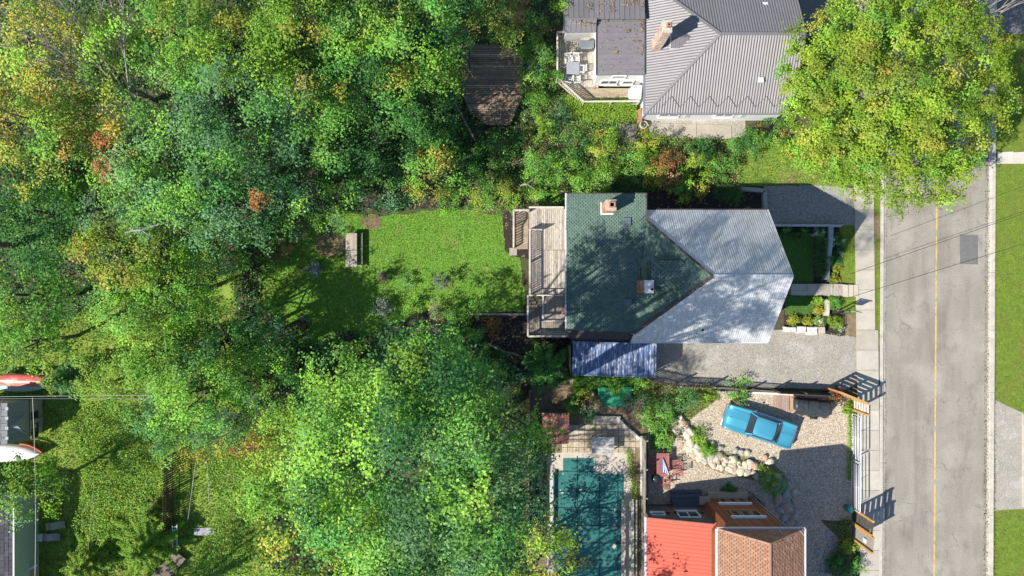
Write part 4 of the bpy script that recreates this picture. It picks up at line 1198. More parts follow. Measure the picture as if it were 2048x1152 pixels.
# stepping stones by the side: pairs of grey blocks
blk = [(1656, 1066, 8, 12), (1657, 1075, 10, 6), (1670, 1076, 10, 5), (1659, 1089, 10, 6), (1671, 1089, 10, 6), (1654, 1103, 10, 6), (1666, 1104, 10, 6), (1635, 1103, 11, 11), (1651, 1116, 10, 6), (1662, 1117, 10, 6), (1646, 1131, 10, 6), (1657, 1132, 10, 6), (1643, 1146, 10, 6), (1655, 1147, 10, 6)]
labs = ['upright grey block at the head of the stepping rows', 'grey block under the upright one', 'thin grey block right of the stepping row', 'left block of the second stepping row', 'right block of the second stepping row', 'left block of the third stepping row', 'right block of the third stepping row', 'large square block lying left of the stepping rows', 'left block of the fourth stepping row', 'right block of the fourth stepping row', 'left block of the fifth stepping row', 'right block of the fifth stepping row', 'left block of the lowest stepping row', 'right block of the lowest stepping row']
for (px, py, w, h), lab in zip(blk, labs):
    c = at(px, py, .06); g = MB(); g.box((c[0], c[1], .06), (w / 26.4, h / 26.4, .14), R_(-3), (.32, .33, .36), 0, .02)
    o = g.build('stepping_block', M['attr_stone']); tag(o, lab + ' beside the cedar house', 'paving block', 'grey stepping blocks in the shaded gravel')

# ------------------------------------------------------------------ boulders
def boulder_mesh(seed):
    import bmesh
    rg = random.Random(seed)
    bm = bmesh.new(); bmesh.ops.create_icosphere(bm, subdivisions=3, radius=1)
    pl = [(Vector((rg.gauss(0, 1), rg.gauss(0, 1), rg.gauss(0, .8))).normalized(), rg.uniform(.6, .92)) for _ in range(9)]
    for v in bm.verts:
        d = v.co.normalized(); r = 1.0
        for n, k in pl:
            q = d.dot(n)
            if q > 0: r = min(r, k / max(q, .05))
        r = .25 + .75 * r if r < 1 else 1
        r *= 1 + .07 * mnoise.noise(d * 2.4 + Vector((seed, 0, 0))) + .03 * mnoise.noise(d * 6)
        v.co = Vector((d.x * r, d.y * r * .85, d.z * r * .7))
    me = bpy.data.meshes.new('boulder'); bm.to_mesh(me); bm.free()
    me.polygons.foreach_set('use_smooth', [True] * len(me.polygons))
    return me
BM = []
for k in range(6):
    for kind, (c1, c2) in enumerate((((.56, .49, .37), (.42, .37, .28)), ((.40, .38, .35), (.27, .26, .25)), ((.46, .31, .21), (.34, .24, .17)))):
        me = boulder_mesh(k * 3 + kind)
        me.materials.append(M.setdefault('stone%d' % kind, pm(('pale', 'grey', 'rusty')[kind] + '_field_stone', c1, c2, 1.8, .92, bump=.7, bscale=9, c3=(.62, .58, .5) if kind == 0 else (.34, .30, .26), s3=1.4, t3=(.55, .65), fine=.2, fscale=14)))
        BM.append(me)
rg = random.Random(12)
def boulder(px, py, rpx, kind, lab, grp, z=0.0, el=None):
    me = BM[rg.randrange(6) * 3 + kind]
    c = at(px, py, z + .15); r = rpx / 26.5
    o = bpy.data.objects.new('boulder', me); COL.objects.link(o)
    o.location = (c[0], c[1], z + r * .18); o.rotation_euler = (rg.uniform(-.2, .2), rg.uniform(-.2, .2), rg.uniform(0, 6.28) if el is None else el)
    o.scale = (r * rg.uniform(.95, 1.25), r * rg.uniform(.9, 1.1), r * rg.uniform(.75, 1.0))
    tag(o, lab, 'boulder', grp); return o
path = [(1352, 842), (1366, 860), (1380, 885), (1392, 905), (1418, 918), (1446, 926), (1474, 932), (1498, 938), (1520, 946), (1540, 958), (1556, 972)]
BG = 'boulders banked round the gravel yard'
SEG = ('under the fence bushes', 'beside the upper bush', 'past the upper bush', 'at the bend', 'right of the bend', 'below the car nose', 'below the car bonnet', 'below the car door', 'near the right end', 'by the end bush')
for i in range(len(path) - 1):
    for rep in range(26):
        t = rg.random(); px = path[i][0] + (path[i + 1][0] - path[i][0]) * t; py = path[i][1] + (path[i + 1][1] - path[i][1]) * t
        w = rg.uniform(-13, 13); dx, dy = path[i + 1][0] - path[i][0], path[i + 1][1] - path[i][1]; D = math.hypot(dx, dy)
        px += -dy / D * w; py += dx / D * w
        kd = rg.choices((0, 1, 2), (.78, .12, .10))[0]
        rr_ = rg.choice((3.2, 4.4, 5, 6, 7, 8, 9.6)) * rg.uniform(.9, 1.1); lab = '%s %s stone on the %s of the stone bank %s' % ('small' if rr_ < 5.5 else 'medium' if rr_ < 6.9 else 'large', ('pale', 'grey', 'rusty')[kd], 'patio side' if w > 4 else 'car side' if w < -4 else 'crest', SEG[i])
        boulder(px, py, rr_, kd, lab, BG, z=rg.uniform(0, .2))
boulder(1393, 908, 11, 2, 'large orange brown block at the bend of the stone bank', BG)
for (px, py, r, kd, lab) in ((1442, 897, 6.5, 1, 'dark grey stone on the bank left of the car nose'), (1427, 887, 4.5, 0, 'white oval stone standing alone beside the bank'), (1472, 902, 6, 1, 'round brown grey stone on the rim, first of three'), (1483, 904, 6, 1, 'round grey stone on the rim, middle of three'), (1496, 906, 6.5, 0, 'white stone on the rim, last of three'), (1532, 915, 6.5, 2, 'pinkish stone at the right end of the rim'), (1541, 924, 9, 0, 'big white stone at the right end of the rim')):
    boulder(px, py, r, kd, lab, BG, z=.1)
low = [(1577, 955, 6, 1), (1584, 963, 4, 1), (1574, 985, 8, 1), (1590, 983, 6.5, 0), (1556, 997, 11, 2), (1570, 990, 8, 1), (1589, 1003, 6.5, 1), (1571, 1016, 10, 2), (1561, 1021, 8, 1), (1580, 1018, 7, 1), (1590, 1019, 7, 1), (1568, 1038, 9, 1), (1591, 1035, 7.5, 0), (1584, 1045, 8, 2), (1578, 970, 7, 1), (1566, 968, 7, 1), (1596, 1049, 6, 1), (1577, 1046, 6, 1)]
nm = ['small grey boulder at the top of the round pile', 'smallest pale boulder near the top of the round pile', 'broad grey boulder under the pile top', 'long pale boulder on the right rim of the pile', 'large reddish boulder on the left of the pile', 'grey boulder between the reddish and pale ones', 'grey oval boulder in the middle of the right rim', 'large brown boulder at the centre of the pile', 'grey boulder left of the central brown one', 'grey boulder wedged right of the central one', 'grey oval boulder low on the right rim', 'wide dark boulder near the cedar roof corner', 'tall pale boulder on the right rim near the roof', 'pinkish boulder touching the roof corner', 'grey boulder second from the pile top', 'grey boulder half under the bright bush', 'last flat boulder beside the white gutter', 'dark boulder tucked under the roof edge']
for q, l in zip(low, nm): boulder(q[0], q[1], q[2], q[3], l, 'round boulders piled by the cedar house')
# retaining blocks before the front garden
rb_ = [(1579, 659, 23, 11), (1602.5, 659.5, 18, 14), (1623.5, 661, 21, 16), (1642.5, 660, 14, 13)]
for (px, py, w, h), l in zip(rb_, ('long white limestone block nearest the grey roof', 'square white limestone block, second from the roof', 'rounded white limestone block, third from the roof', 'pinkish limestone block at the driveway end')):
    c = at(px, py, .3); g = MB()
    pr = rough_poly([(c[0] - w / 54, c[1] - h / 54), (c[0] + w / 54, c[1] - h / 54), (c[0] + w / 54, c[1] + h / 54), (c[0] - w / 54, c[1] + h / 54)], .07, .15, int(px))
    cc = (.62, .61, .58) if px < 1640 else (.50, .42, .37)
    g.prism(pr, 0, .45, cc); 
    ctr = (c[0], c[1]); inner = [(ctr[0] + (x - ctr[0]) * .9, ctr[1] + (y - ctr[1]) * .88) for x, y in pr]
    g.solid([(x, y, .45) for x, y in pr], [(x, y, .5) for x, y in inner], cc)
    tag(g.build('limestone_block', M['attr_stone']), l, 'stone block', 'limestone blocks edging the front garden')

# ------------------------------------------------------------------ low garden walls in front of the house
def lowwall(name, pts, w, h, lab, col, cat='wall'):
    t = thing(name, lab, cat, xy(*pts[0]))
    for i in range(len(pts) - 1):
        a, b = xy(*pts[i]), xy(*pts[i + 1])
        k = .95 + .1 * ((i * 7) % 3) / 2
        g = MB(); g.beam((a[0], a[1], h / 2), (b[0] + (a[0] - b[0]) * .01, b[1] + (a[1] - b[1]) * .01, h / 2), w, h, tuple(c * k for c in col)); g.build('block', M['attr_stone'], t)
lowwall('garden_wall', [(1546, 451.5), (1580, 451.5), (1612, 451.7), (1645, 452), (1679, 452.5)], .16, .45, 'long low concrete wall between gravel strip and front garden', (.52, .53, .56))
lowwall('garden_wall', [(1657, 455), (1656, 475), (1654, 500), (1650, 530), (1648, 560)], .34, .5, 'low weathered stone wall running down the shaded flower bed', (.40, .42, .46))
lowwall('garden_wall', [(1650, 599), (1651, 612), (1649, 632)], .3, .45, 'short cream stone wall between the round yellow bushes and flowers', (.58, .52, .44))
lowwall('garden_wall', [(1478, 379), (1500, 380), (1526, 383), (1527, 418)], .28, .5, 'grey concrete wall corner at the dark bed beside the metal roof', (.34, .34, .35))
# sign board on the front grass: posts and a panel, seen almost edge on from above
t = thing('yard_sign', 'white yard sign hanging from a dark post in the front garden', 'sign', xy(1678, 622))
p = xy(1678, 620); q = xy(1680, 627)
g = MB(); g.beam((p[0], p[1], 0), (p[0], p[1], 1.75), .08, .08, (.06, .06, .07)); g.build('post', M['attr'], t)
g = MB(); g.beam((p[0], p[1], 1.68), (p[0] + .05, p[1] - .75 + .5, 1.68), .07, .07, (.06, .06, .07)); g.beam((p[0], p[1] + .06, 1.68), (p[0] + .9, p[1] - .12, 1.68), .07, .07, (.06, .06, .07)); g.build('arm', M['attr'], t)
g = MB(); g.beam((p[0] + .15, p[1] - .02, 1.3), (p[0] + .8, p[1] - .1, 1.3), .03, .6, (.62, .62, .64)); g.build('panel', M['attr'], t)
t = thing('marker_post', 'thin dark post beside the yard sign', 'post', xy(1680, 628))
g = MB(); g.beam((q[0], q[1] + .03, 0), (q[0], q[1] + .03, 1.15), .07, .07, (.06, .06, .07)); g.build('post', M['attr'], t)

# ------------------------------------------------------------------ the blue car
M['car'] = pm('turquoise_car_paint', (.085, .40, .55), (.075, .37, .51), .8, .28, metal=.35, coat=1.0, spec=.6)
M['chrome'] = pm('chrome', (.75, .75, .76), (.7, .7, .7), 3, .15, metal=.9)
M['rubber'] = pm('tyre_rubber', (.025, .025, .025), (.03, .03, .03))
car = thing('car', 'turquoise blue classic two door hardtop parked on the pale gravel', 'car', at(1513, 849, 0))
cx0, cy0 = car.location[0] - .0, car.location[1]
cang = math.atan2(-(869.5 - 824), 1583 - 1443) + math.pi      # nose points left and a little up
CL = 5.35
def cp(x, y, z):
    ca_, sa_ = math.cos(cang), math.sin(cang)
    return (cx0 + x * ca_ - y * sa_, cy0 + x * sa_ + y * ca_, z)
# body lofted from cross sections: x from nose (+) to tail (-), half width at belt, heights
secs = [  # x, half width, belt z, deck z (centre), crown
    (2.66, .78, .58, .62), (2.60, .86, .72, .76), (2.45, .93, .83, .86), (1.9, .96, .87, .93), (1.2, .97, .90, .97), (.72, .975, .92, .985),
    (.5, .98, .92, .99), (-.3, .98, .92, .97), (-1.25, .98, .93, .96), (-1.55, .975, .93, .95), (-2.2, .96, .92, .91), (-2.52, .93, .90, .86), (-2.64, .90, .84, .80), (-2.68, .86, .62, .62)]
g = MB(); rows = []
for (x, hw, bz, dz) in secs:
    ring = []
    prof = [(1.0 * .93, .26), (1.0, .40), (1.0, .62), (.985, bz - .03), (.93, bz + .035), (.87, bz + .03), (.82, bz + .0), (.5, dz + .005), (.06, dz + .018), (0, dz + .03)]
    for (f, z) in prof: ring.append((x, hw * f, min(z, max(bz, dz) + .05)))
    full = ring + [(a, -b, c) for a, b, c in reversed(ring[:-1])]
    rows.append([cp(*q) for q in full])
for i in range(len(rows) - 1):
    for k in range(len(rows[0]) - 1):
        g.face([rows[i][k], rows[i][k + 1], rows[i + 1][k + 1], rows[i + 1][k]])
g.face(rows[0]); g.face(list(reversed(rows[-1])))
import bmesh as _bm
def weld(me, d=1e-4):
    bm = _bm.new(); bm.from_mesh(me); _bm.ops.remove_doubles(bm, verts=bm.verts, dist=d); _bm.ops.recalc_face_normals(bm, faces=bm.faces); bm.to_mesh(me); bm.free()
body = g.build('body', M['car'], car, smooth=True, fix=False); weld(body.data)
# greenhouse: glass block and roof panel
def ghouse(x0, x1, hw0, hw1, z0, z1, inset_f, inset_b, inset_s, col, name, mat, smooth=False):
    g = MB(); bot = [cp(x0, -hw0, z0), cp(x0 + .10, 0, z0), cp(x0, hw0, z0), cp(x1, hw1, z0), cp(x1 - .10, 0, z0), cp(x1, -hw1, z0)]
    top = [cp(x0 - inset_f, -hw0 + inset_s, z1), cp(x0 - inset_f + .08, 0, z1), cp(x0 - inset_f, hw0 - inset_s, z1), cp(x1 + inset_b, hw1 - inset_s, z1), cp(x1 + inset_b - .08, 0, z1), cp(x1 + inset_b, -hw1 + inset_s, z1)]
    g.solid(bot, top, col); return g.build(name, mat, car, smooth)
ghouse(1.02, -1.5, .82, .82, .93, 1.25, .40, .40, .14, (.02, .025, .03), 'window_glass', M['glass'])
g = MB(); rows = []
for i in range(9):
    t_ = i / 8; x = .56 - t_ * 1.5; hw = .665 + .02 * math.sin(math.pi * t_); zc_ = 1.36 + .05 * math.sin(math.pi * t_) - (.03 if i in (0, 8) else 0)
    row = []
    for j in range(13):
        s = -1 + j / 6; rid = .008 if j in (3, 5, 7, 9) else 0
        xx = x + (.06 * (1 - s * s) * (1 - 2 * t_))
        row.append(cp(xx, hw * s, zc_ - .05 * s ** 8 - .03 * s * s + rid))
    rows.append(row)
for i in range(8):
    for j in range(12): g.face([rows[i][j], rows[i][j + 1], rows[i + 1][j + 1], rows[i + 1][j]])
rf = g.build('roof_panel', M['car'], car, smooth=True, fix=False); weld(rf.data)
for (a, b) in (((.98, .79, .95), (.57, .67, 1.35)), ((-1.42, .79, .95), (-1.08, .67, 1.35))):
    for s in (-1, 1):
        g = MB(); g.beam(cp(a[0], a[1] * s, a[2]), cp(b[0], b[1] * s, b[2]), .07, .05); g.build('pillar', M['car'], car)
for s in (-1, 1):
    g = MB(); g.beam(cp(.95, s * .82, .955), cp(-1.4, s * .82, .96), .03, .03); g.beam(cp(2.4, s * .985, .62), cp(-2.55, s * .975, .62), .02, .05); g.build('chrome_trim', M['chrome'], car)
for (x, hw) in ((2.72, .93), (-2.74, .92)):
    g = MB(); g.tube([cp(x - .25 * (1 if x > 0 else -1), -hw - .02, .46), cp(x, -hw + .12, .46), cp(x + (.04 if x > 0 else -.04), 0, .46), cp(x, hw - .12, .46), cp(x - .25 * (1 if x > 0 else -1), hw + .02, .46)], .075, 8); g.build('bumper', M['chrome'], car, smooth=True)
for s in (-1, 1):
    for k in (0, 1):
        g = MB(); g.tube([cp(2.56, s * (.78 - k * .2), .64), cp(2.69, s * (.76 - k * .2), .64)], .085, 12); g.build('headlight', M['chrome'], car)
    g = MB(); g.col = (.4, .02, .02); g.tube([cp(-2.6, s * .7, .66), cp(-2.71, s * .7, .66)], .08, 10); g.build('tail_light', M['attr_gloss'], car)
    for x in (1.7, -1.55):
        g = MB(); g.tube([cp(x, s * .76, .33), cp(x, s * .95, .33)], .33, 20); w = g.build('wheel', M['rubber'], car)
        g = MB(); g.tube([cp(x, s * .90, .33), cp(x, s * .965, .33)], .19, 14); g.build('hubcap', M['chrome'], w)
    g = MB(); g.beam(cp(-1.6, s * .91, .96), cp(-2.6, s * .86, .93), .07, .07); g.build('tail_fin', M['car'], car)
    g = MB(); g.box(cp(.75, s * 1.0, 1.0), (.12, .10, .08), cang); g.build('wing_mirror', M['chrome'], car)
g = MB(); g.beam(cp(1.0, 0, .99), cp(2.4, 0, .875), .04, .04); g.build('hood_ridge', M['car'], car)
g = MB(); g.tube([cp(2.38, 0, .9), cp(2.3, .02, .96)], .035, 8); g.build('hood_ornament', M['chrome'], car)
for s in (-1, 1):
    g = MB(); g.beam(cp(1.05, s * .62, .955), cp(2.3, s * .66, .86), .014, .03, (.02, .1, .16)); g.build('hood_seam', M['attr'], car)
g = MB(); g.beam(cp(1.02, -.7, .985), cp(1.02, .7, .985), .02, .03, (.02, .1, .16)); g.beam(cp(-1.55, -.7, .955), cp(-1.55, .7, .955), .018, .02, (.02, .1, .16)); g.build('panel_seam', M['attr'], car)
g = MB(); g.tube([cp(-1.75, .1, .955), cp(-1.62, .0, .975), cp(-1.75, -.12, .955), cp(-2.5, -.14, .90)], .02, 6, (.02, .12, .2)); g.build('trunk_crease', M['car'], car)
for (x, y) in ((.82, .35), (.8, -.3)):
    g = MB(); g.beam(cp(x, y, .985), cp(x - .05, y + .45, 1.02), .02, .015, (.05, .05, .05)); g.build('wiper', M['attr'], car)

# ------------------------------------------------------------------ tarpaulined trailer and the plank floor by it
t = thing('covered_trailer', 'flat trailer heaped under a wrinkled black tarpaulin', 'trailer', at(1625, 815, 0))
Q = [(1592, 796), (1662, 804), (1664, 842), (1585, 829)]
z1 = .95
top = [at(1592, 798, z1), at(1661, 806, z1), at(1660, 828, z1), at(1592, 820, z1)]
g = MB(); n1, n2 = 22, 10; rg = random.Random(6); gr = []
for i in range(n1 + 1):
    row = []
    for j in range(n2 + 1):
        u, v = i / n1, j / n2
        a = lerp(top[0], top[1], u); b = lerp(top[3], top[2], u); p = lerp(a, b, v)
        z = 1.0 + .12 * math.sin(v * math.pi) + .05 * mnoise.noise(Vector((u * 9, v * 5, 1))) + .04 * abs(mnoise.noise(Vector((u * 4 + v * 5, v * 3 - u * 3, 5))))
        if i in (7, 14): z += .03
        row.append((p[0] + .03 * mnoise.noise(Vector((u * 7, v * 7, 3))), p[1] + .05 * mnoise.noise(Vector((u * 5, v * 7, 8))), z))
    gr.append(row)
for i in range(n1):
    for j in range(n2): g.face([gr[i][j], gr[i + 1][j], gr[i + 1][j + 1], gr[i][j + 1]])
# skirt hanging over the near side and the ends
for i in range(n1):
    a, b = gr[i][n2], gr[i + 1][n2]
    oa = .42 + .05 * math.sin(i * 1.3); ob_ = .42 + .05 * math.sin((i + 1) * 1.3)
    g.face([a, b, (b[0] - .04, b[1] - ob_, .40), (a[0] - .04, a[1] - oa, .40)])
    a, b = gr[i][0], gr[i + 1][0]; g.face([a, b, (b[0], b[1] + .1, .3), (a[0], a[1] + .1, .3)])
for j in range(n2):
    for i, s in ((0, -.1), (n1, .12)):
        a, b = gr[i][j], gr[i][j + 1]; g.face([a, b, (b[0] + s, b[1], .3), (a[0] + s, a[1], .3)])
tp = g.build('tarpaulin', M['tarp'], t, smooth=True, fix=False); weld(tp.data)
for i in (7, 14):
    g = MB(); g.tube([(gr[i][j][0], gr[i][j][1], gr[i][j][2] + .02) for j in range(n2 + 1)] + [(gr[i][n2][0] - .04, gr[i][n2][1] - .4, .45)], .018, 5, (.03, .03, .03)); g.build('tie_strap', M['attr'], t)
g = MB(); c = at(1626, 818, .4); g.box((c[0], c[1], .38), (2.5, 1.1, .14), R_(-7), (.16, .16, .17)); g.build('chassis', M['attr'], t)
for s in (-1, 1):
    g = MB(); g.tube([(c[0] + .1, c[1] + s * .62, .28), (c[0] + .1, c[1] + s * .76, .28)], .28, 16, (.03, .03, .03)); g.build('wheel', M['attr'], t)
g = MB(); a = at(1593, 812, .5); b = at(1582, 824, .4)
g.solid([at(1582, 794, .5), at(1594, 792, .5), at(1594, 820, .5), at(1581, 824, .5)], [at(1583, 796, .58), at(1594, 794, .58), at(1594, 818, .58), at(1582, 822, .58)], (.46, .30, .15)); g.build('ramp_board', M['attr'], t)
t = thing('plank_floor', 'reddish weathered plank floor beside the covered trailer', 'platform', at(1564, 805, 0))
for k in range(9):
    p0 = at(1548 + k * 3.7, 789, .1); p1 = at(1547 + k * 3.7, 813 + k * 1.2, .1)
    kk = rg.uniform(.85, 1.15); g = MB(); g.beam((p0[0], p0[1], .08), (p1[0], p1[1], .08), .125, .04, (.36 * kk, .26 * kk, .21 * kk)); g.build('plank', M['attr'], t)

# ------------------------------------------------------------------ fences of the yard
def board_fence(name, lab, a, b, h, gap, w, th, col, mat=None, z0=0.05, vertical=True, rails=(.35, 1.4), post=2.2, jitter=.03, cat='fence', posth=.1, pname='picket'):
    mat = mat or M['weathered_wood']
    t = thing(name, lab, cat, ((a[0] + b[0]) / 2, (a[1] + b[1]) / 2, 0))
    D = math.hypot(b[0] - a[0], b[1] - a[1]); ux, uy = (b[0] - a[0]) / D, (b[1] - a[1]) / D; ang = math.atan2(uy, ux); rg = random.Random(int(D * 31))
    if vertical:
        k = int(D / gap); variants = []
        for v in range(4):
            c = rg.uniform(.85, 1.15); bb = MB(); bb.box((0, 0, h / 2), (w, th, h - z0), 0, tuple(q * c for q in col)); variants.append(bb.mesh(pname))
        for i in range(k):
            s = (i + .5) / k
            piece(pname, variants[rg.randrange(4)], mat, t, (a[0] + ux * D * s, a[1] + uy * D * s, rg.uniform(-jitter, jitter)), ang + rg.uniform(-.03, .03))
    for z in rails:
        g = MB(); g.beam((a[0] - uy * .04, a[1] + ux * .04, z), (b[0] - uy * .04, b[1] + ux * .04, z), .04, .09, tuple(q * .9 for q in col)); g.build('rail', mat, t)
    n = max(1, round(D / post))
    for i in range(n + 1):
        s = i / n; g = MB(); g.box((a[0] + ux * D * s - uy * .1, a[1] + uy * D * s + ux * .1, (h + posth) / 2), (.1, .1, h + posth), ang, tuple(q * .95 for q in col)); g.build('post', mat, t)
    return t
board_fence('picket_fence', 'wooden slatted fence curving along the drive beside the container', xy(1290, 757), xy(1352, 770), 1.5, .2, .11, .025, (.62, .52, .42), rails=(.4, 1.2))
board_fence('picket_fence', 'lower slatted wooden fence continuing past the rocks by the drive', xy(1352, 770), xy(1420, 773), 1.3, .2, .11, .025, (.55, .46, .38), rails=(.4, 1.1))
t = board_fence('wire_fence', 'sagging wire mesh fence with thin posts along the driveway', xy(1422, 773), xy(1545, 782), 1.0, 9, .1, .02, (.3, .28, .26), rails=(.1, .95), post=1.6)
g = MB(); a = xy(1422, 773); b = xy(1545, 782)
for i in range(60):
    s = i / 60; x = a[0] + (b[0] - a[0]) * s; y = a[1] + (b[1] - a[1]) * s; g.beam((x, y, .1), (x, y, .93), .012, .012, (.25, .25, .25))
for i in range(8): g.beam((a[0], a[1], .12 + i * .11), (b[0], b[1], .12 + i * .11), .012, .012, (.25, .25, .25))
o = g.build('mesh', M['attr'], t); o['kind'] = 'stuff'
board_fence('board_fence', 'dark solid board fence between the driveway and the trailer', xy(1545, 782), xy(1650, 787), 1.35, .15, .14, .03, (.25, .20, .17), rails=(.4, 1.1))
g = MB(); a = at(1497, 782, .12); b = at(1648, 788, .12); g.beam((a[0], a[1] - .12, .12), (b[0], b[1] - .12, .12), .14, .16, (.75, .68, .60)); tag(g.build('edging_beam', M['attr']), 'long pale timber beam lying at the foot of the dark board fence', 'timber')

# slatted timber screens at the gateway: orange posts, pale slats with gaps
def screen(lab, a, b, h, posts, slat_h, gap, scol, pcol, solid_part=None, lean=0.0):
    t = thing('timber_screen', lab, 'fence', ((a[0] + b[0]) / 2, (a[1] + b[1]) / 2, 0))
    D = math.hypot(b[0] - a[0], b[1] - a[1]); ux, uy = (b[0] - a[0]) / D, (b[1] - a[1]) / D; ang = math.atan2(uy, ux); rg = random.Random(int(D * 77))
    for s in posts:
        g = MB(); g.box((a[0] + ux * D * s, a[1] + uy * D * s, h / 2), (.15, .13, h), ang, pcol); g.build('post', M['cedar'], t)
    z = .15
    while z < h - .1:
        k = rg.uniform(.9, 1.1); g = MB(); g.beam((a[0] - uy * .08, a[1] + ux * .08, z + slat_h / 2), (b[0] - uy * .08, b[1] + ux * .08, z + slat_h / 2), .03, slat_h, tuple(c * k for c in scol)); g.build('slat', M['attr'], t)
        z += slat_h + gap
    return t
A1 = xy(1652, 776); A2 = xy(1704, 797); A3 = xy(1704, 819); A4 = xy(1703, 819)
t = screen('tall pale slatted timber screen facing the road at the top of the yard gate', A2, A3, 2.55, (0, 1), .22, .17, (.66, .60, .50), (1, 1, 1))
t = screen('slanting slatted timber screen with an orange cap beside the sidewalk', A1, A2, 2.3, (0, .5), .24, .14, (.40, .28, .17), (1, 1, 1))
g = MB(); g.beam((A1[0], A1[1], 2.36), (A2[0], A2[1], 2.42), .16, .08); g.build('cap_rail', M['cedar'], t)
B1, B2, B3 = xy(1706, 1017), xy(1703, 1043), xy(1701, 1074)
t = screen('dark slatted timber screen between two orange posts near the green bin', B1, B2, 3.1, (0, 1), .3, .12, (.10, .085, .07), (1, 1, 1))
t = screen('grey board screen with a white notice, lowest at the sidewalk', (B2[0], B2[1] - .12), B3, 3.35, (.0, 1), .34, .05, (.30, .27, .24), (1, 1, 1))
g = MB(); g.beam((B2[0] - .03, B2[1] - .55, 2.1), (B2[0] - .03, B2[1] - .86, 2.1), .02, .45, (.8, .78, .8)); g.build('notice', M['attr'], t)
# farm gate of white tubes, two leaves
def tube_gate(lab, ya, yb, x):
    a, b = xy(x, ya), xy(x, yb)
    t = thing('tube_gate', lab, 'gate', ((a[0] + b[0]) / 2, (a[1] + b[1]) / 2, 0), 'white tubular yard gates')
    for k in range(6):
        z = .22 + k * .25
        g = MB(); g.tube([(a[0], a[1] - .12, z), (b[0], b[1] + .12, z)], .024, 8, (.74, .72, .76)); g.build('rail', M['attr_gloss'], t, smooth=True)
    g = MB(); R = .16
    loop = []
    zt, zb_ = 1.5, .18; y0, y1 = a[1], b[1]
    for (cy, cz, a0) in ((y0 - R, zt - R, 0), (y0 - R, zb_ + R, 1), (y1 + R, zb_ + R, 2), (y1 + R, zt - R, 3)):
        for k in range(5):
            th = math.pi / 2 - (a0 * math.pi / 2) - k * math.pi / 8
            loop.append((a[0], cy + R * math.cos(th), cz + R * math.sin(th)))
    loop.append(loop[0])
    g.tube(loop, .028, 8, (.78, .76, .8), cap=False); g.build('frame', M['attr_gloss'], t, smooth=True)
    g = MB(); g.tube([(a[0], (y0 + y1) / 2, .2), (a[0], (y0 + y1) / 2, 1.48)], .02, 6, (.7, .7, .7)); g.build('brace', M['attr_gloss'], t)
tube_gate('upper leaf of the white tubular gate, beside the slatted screen', 826, 917, 1702)
tube_gate('lower leaf of the white tubular gate, ending at the dark screen', 919, 1014, 1701)
t = thing('waste_bin', 'green plastic bin with open bag at the foot of the dark screen', 'bin', at(1697, 1019, 0))
c = at(1697, 1017, .4); g = MB(); g.tube([(c[0], c[1], 0), (c[0], c[1], .75)], [.22, .28], 12, (.02, .20, .15)); g.build('body', M['attr_gloss'], t)
g = MB(); g.tube([(c[0] - .05, c[1], .74), (c[0] + .03, c[1] + .05, .84), (c[0] + .06, c[1] + .04, .88)], [.30, .24, .05], 9, (.03, .38, .32)); g.build('lid', M['attr_gloss'], t)

# ------------------------------------------------------------------ the pool yard
M['cover'] = pm('teal_pool_cover', (.034, .155, .14), (.025, .125, .115), .8, .45, bump=.3, bscale=3, fine=.06, fscale=12)
M['pool_stone'] = pm('pool_coping', (.50, .44, .37), (.42, .37, .31), 2, .9, fine=.12, fscale=20, attr=True)
px_ = [(1097, 905), (1250, 905), (1264, 930), (1264, 1290), (1097, 1290)]
sheet('pool_terrace', [(1096, 906), (1255, 903), (1264, 915), (1266, 1300), (1094, 1300), (1094, 920)], 5, M['pool_stone'], 0, 40, 'pale concrete terrace round the covered pool')
pool = thing('swimming_pool', 'L shaped swimming pool under a teal winter cover', 'swimming pool', xy(1180, 1040))
out_ = [xy(*p) for p in ((1124, 916), (1187, 917), (1187, 946), (1246, 948), (1247, 1290), (1108, 1290), (1108, 946), (1124, 942))]
g = MB(); k = 40
import bmesh
me = bpy.data.meshes.new('pool_cover')
gx = np.linspace(out_[5][0], out_[4][0], 24); gy = np.linspace(out_[4][1], out_[0][1], 60)
vs = []; fs = []
for i in range(len(gx)):
    for j in range(len(gy)):
        vs.append((gx[i], gy[j], .05 - .03 * abs(math.sin(i * .55)) * abs(math.sin(j * .55)) + .014 * mnoise.noise(Vector((gx[i] * 2, gy[j] * 2, 0)))))
for i in range(len(gx) - 1):
    for j in range(len(gy) - 1):
        cx_, cy_ = (gx[i] + gx[i + 1]) / 2, (gy[j] + gy[j + 1]) / 2
        if inside(out_, cx_, cy_): n_ = len(gy); fs.append((i * n_ + j, (i + 1) * n_ + j, (i + 1) * n_ + j + 1, i * n_ + j + 1))
me.from_pydata([(a - pool.location[0], b - pool.location[1], c) for a, b, c in vs], [], fs)
link('cover', me, M['cover'], pool, True, False)
def strap(a, b):
    p, q = xy(*a), xy(*b); g = MB(); g.beam((p[0], p[1], .062), (q[0], q[1], .062), .05, .012, (.012, .05, .06)); g.build('strap', M['attr'], pool)
for y in (942, 983, 1015, 1051, 1085, 1119, 1153): strap((1106 if y > 950 else 1112, y), (1250 if y > 950 else 1190, y + 1))
for x in (1154, 1199, 1235): strap((x, 912 if x < 1187 else 945), (x, 1280))
for (a, b, c, d) in ((1097, 930, 1107, 1290),):
    p, q = xy(a, b), xy(c, d); g = MB(); g.box(((p[0] + q[0]) / 2, (p[1] + q[1]) / 2, .05), (q[0] - p[0], p[1] - q[1], .08), 0, (.8, .8, .85)); g.build('coping', M['pool_stone'], pool)
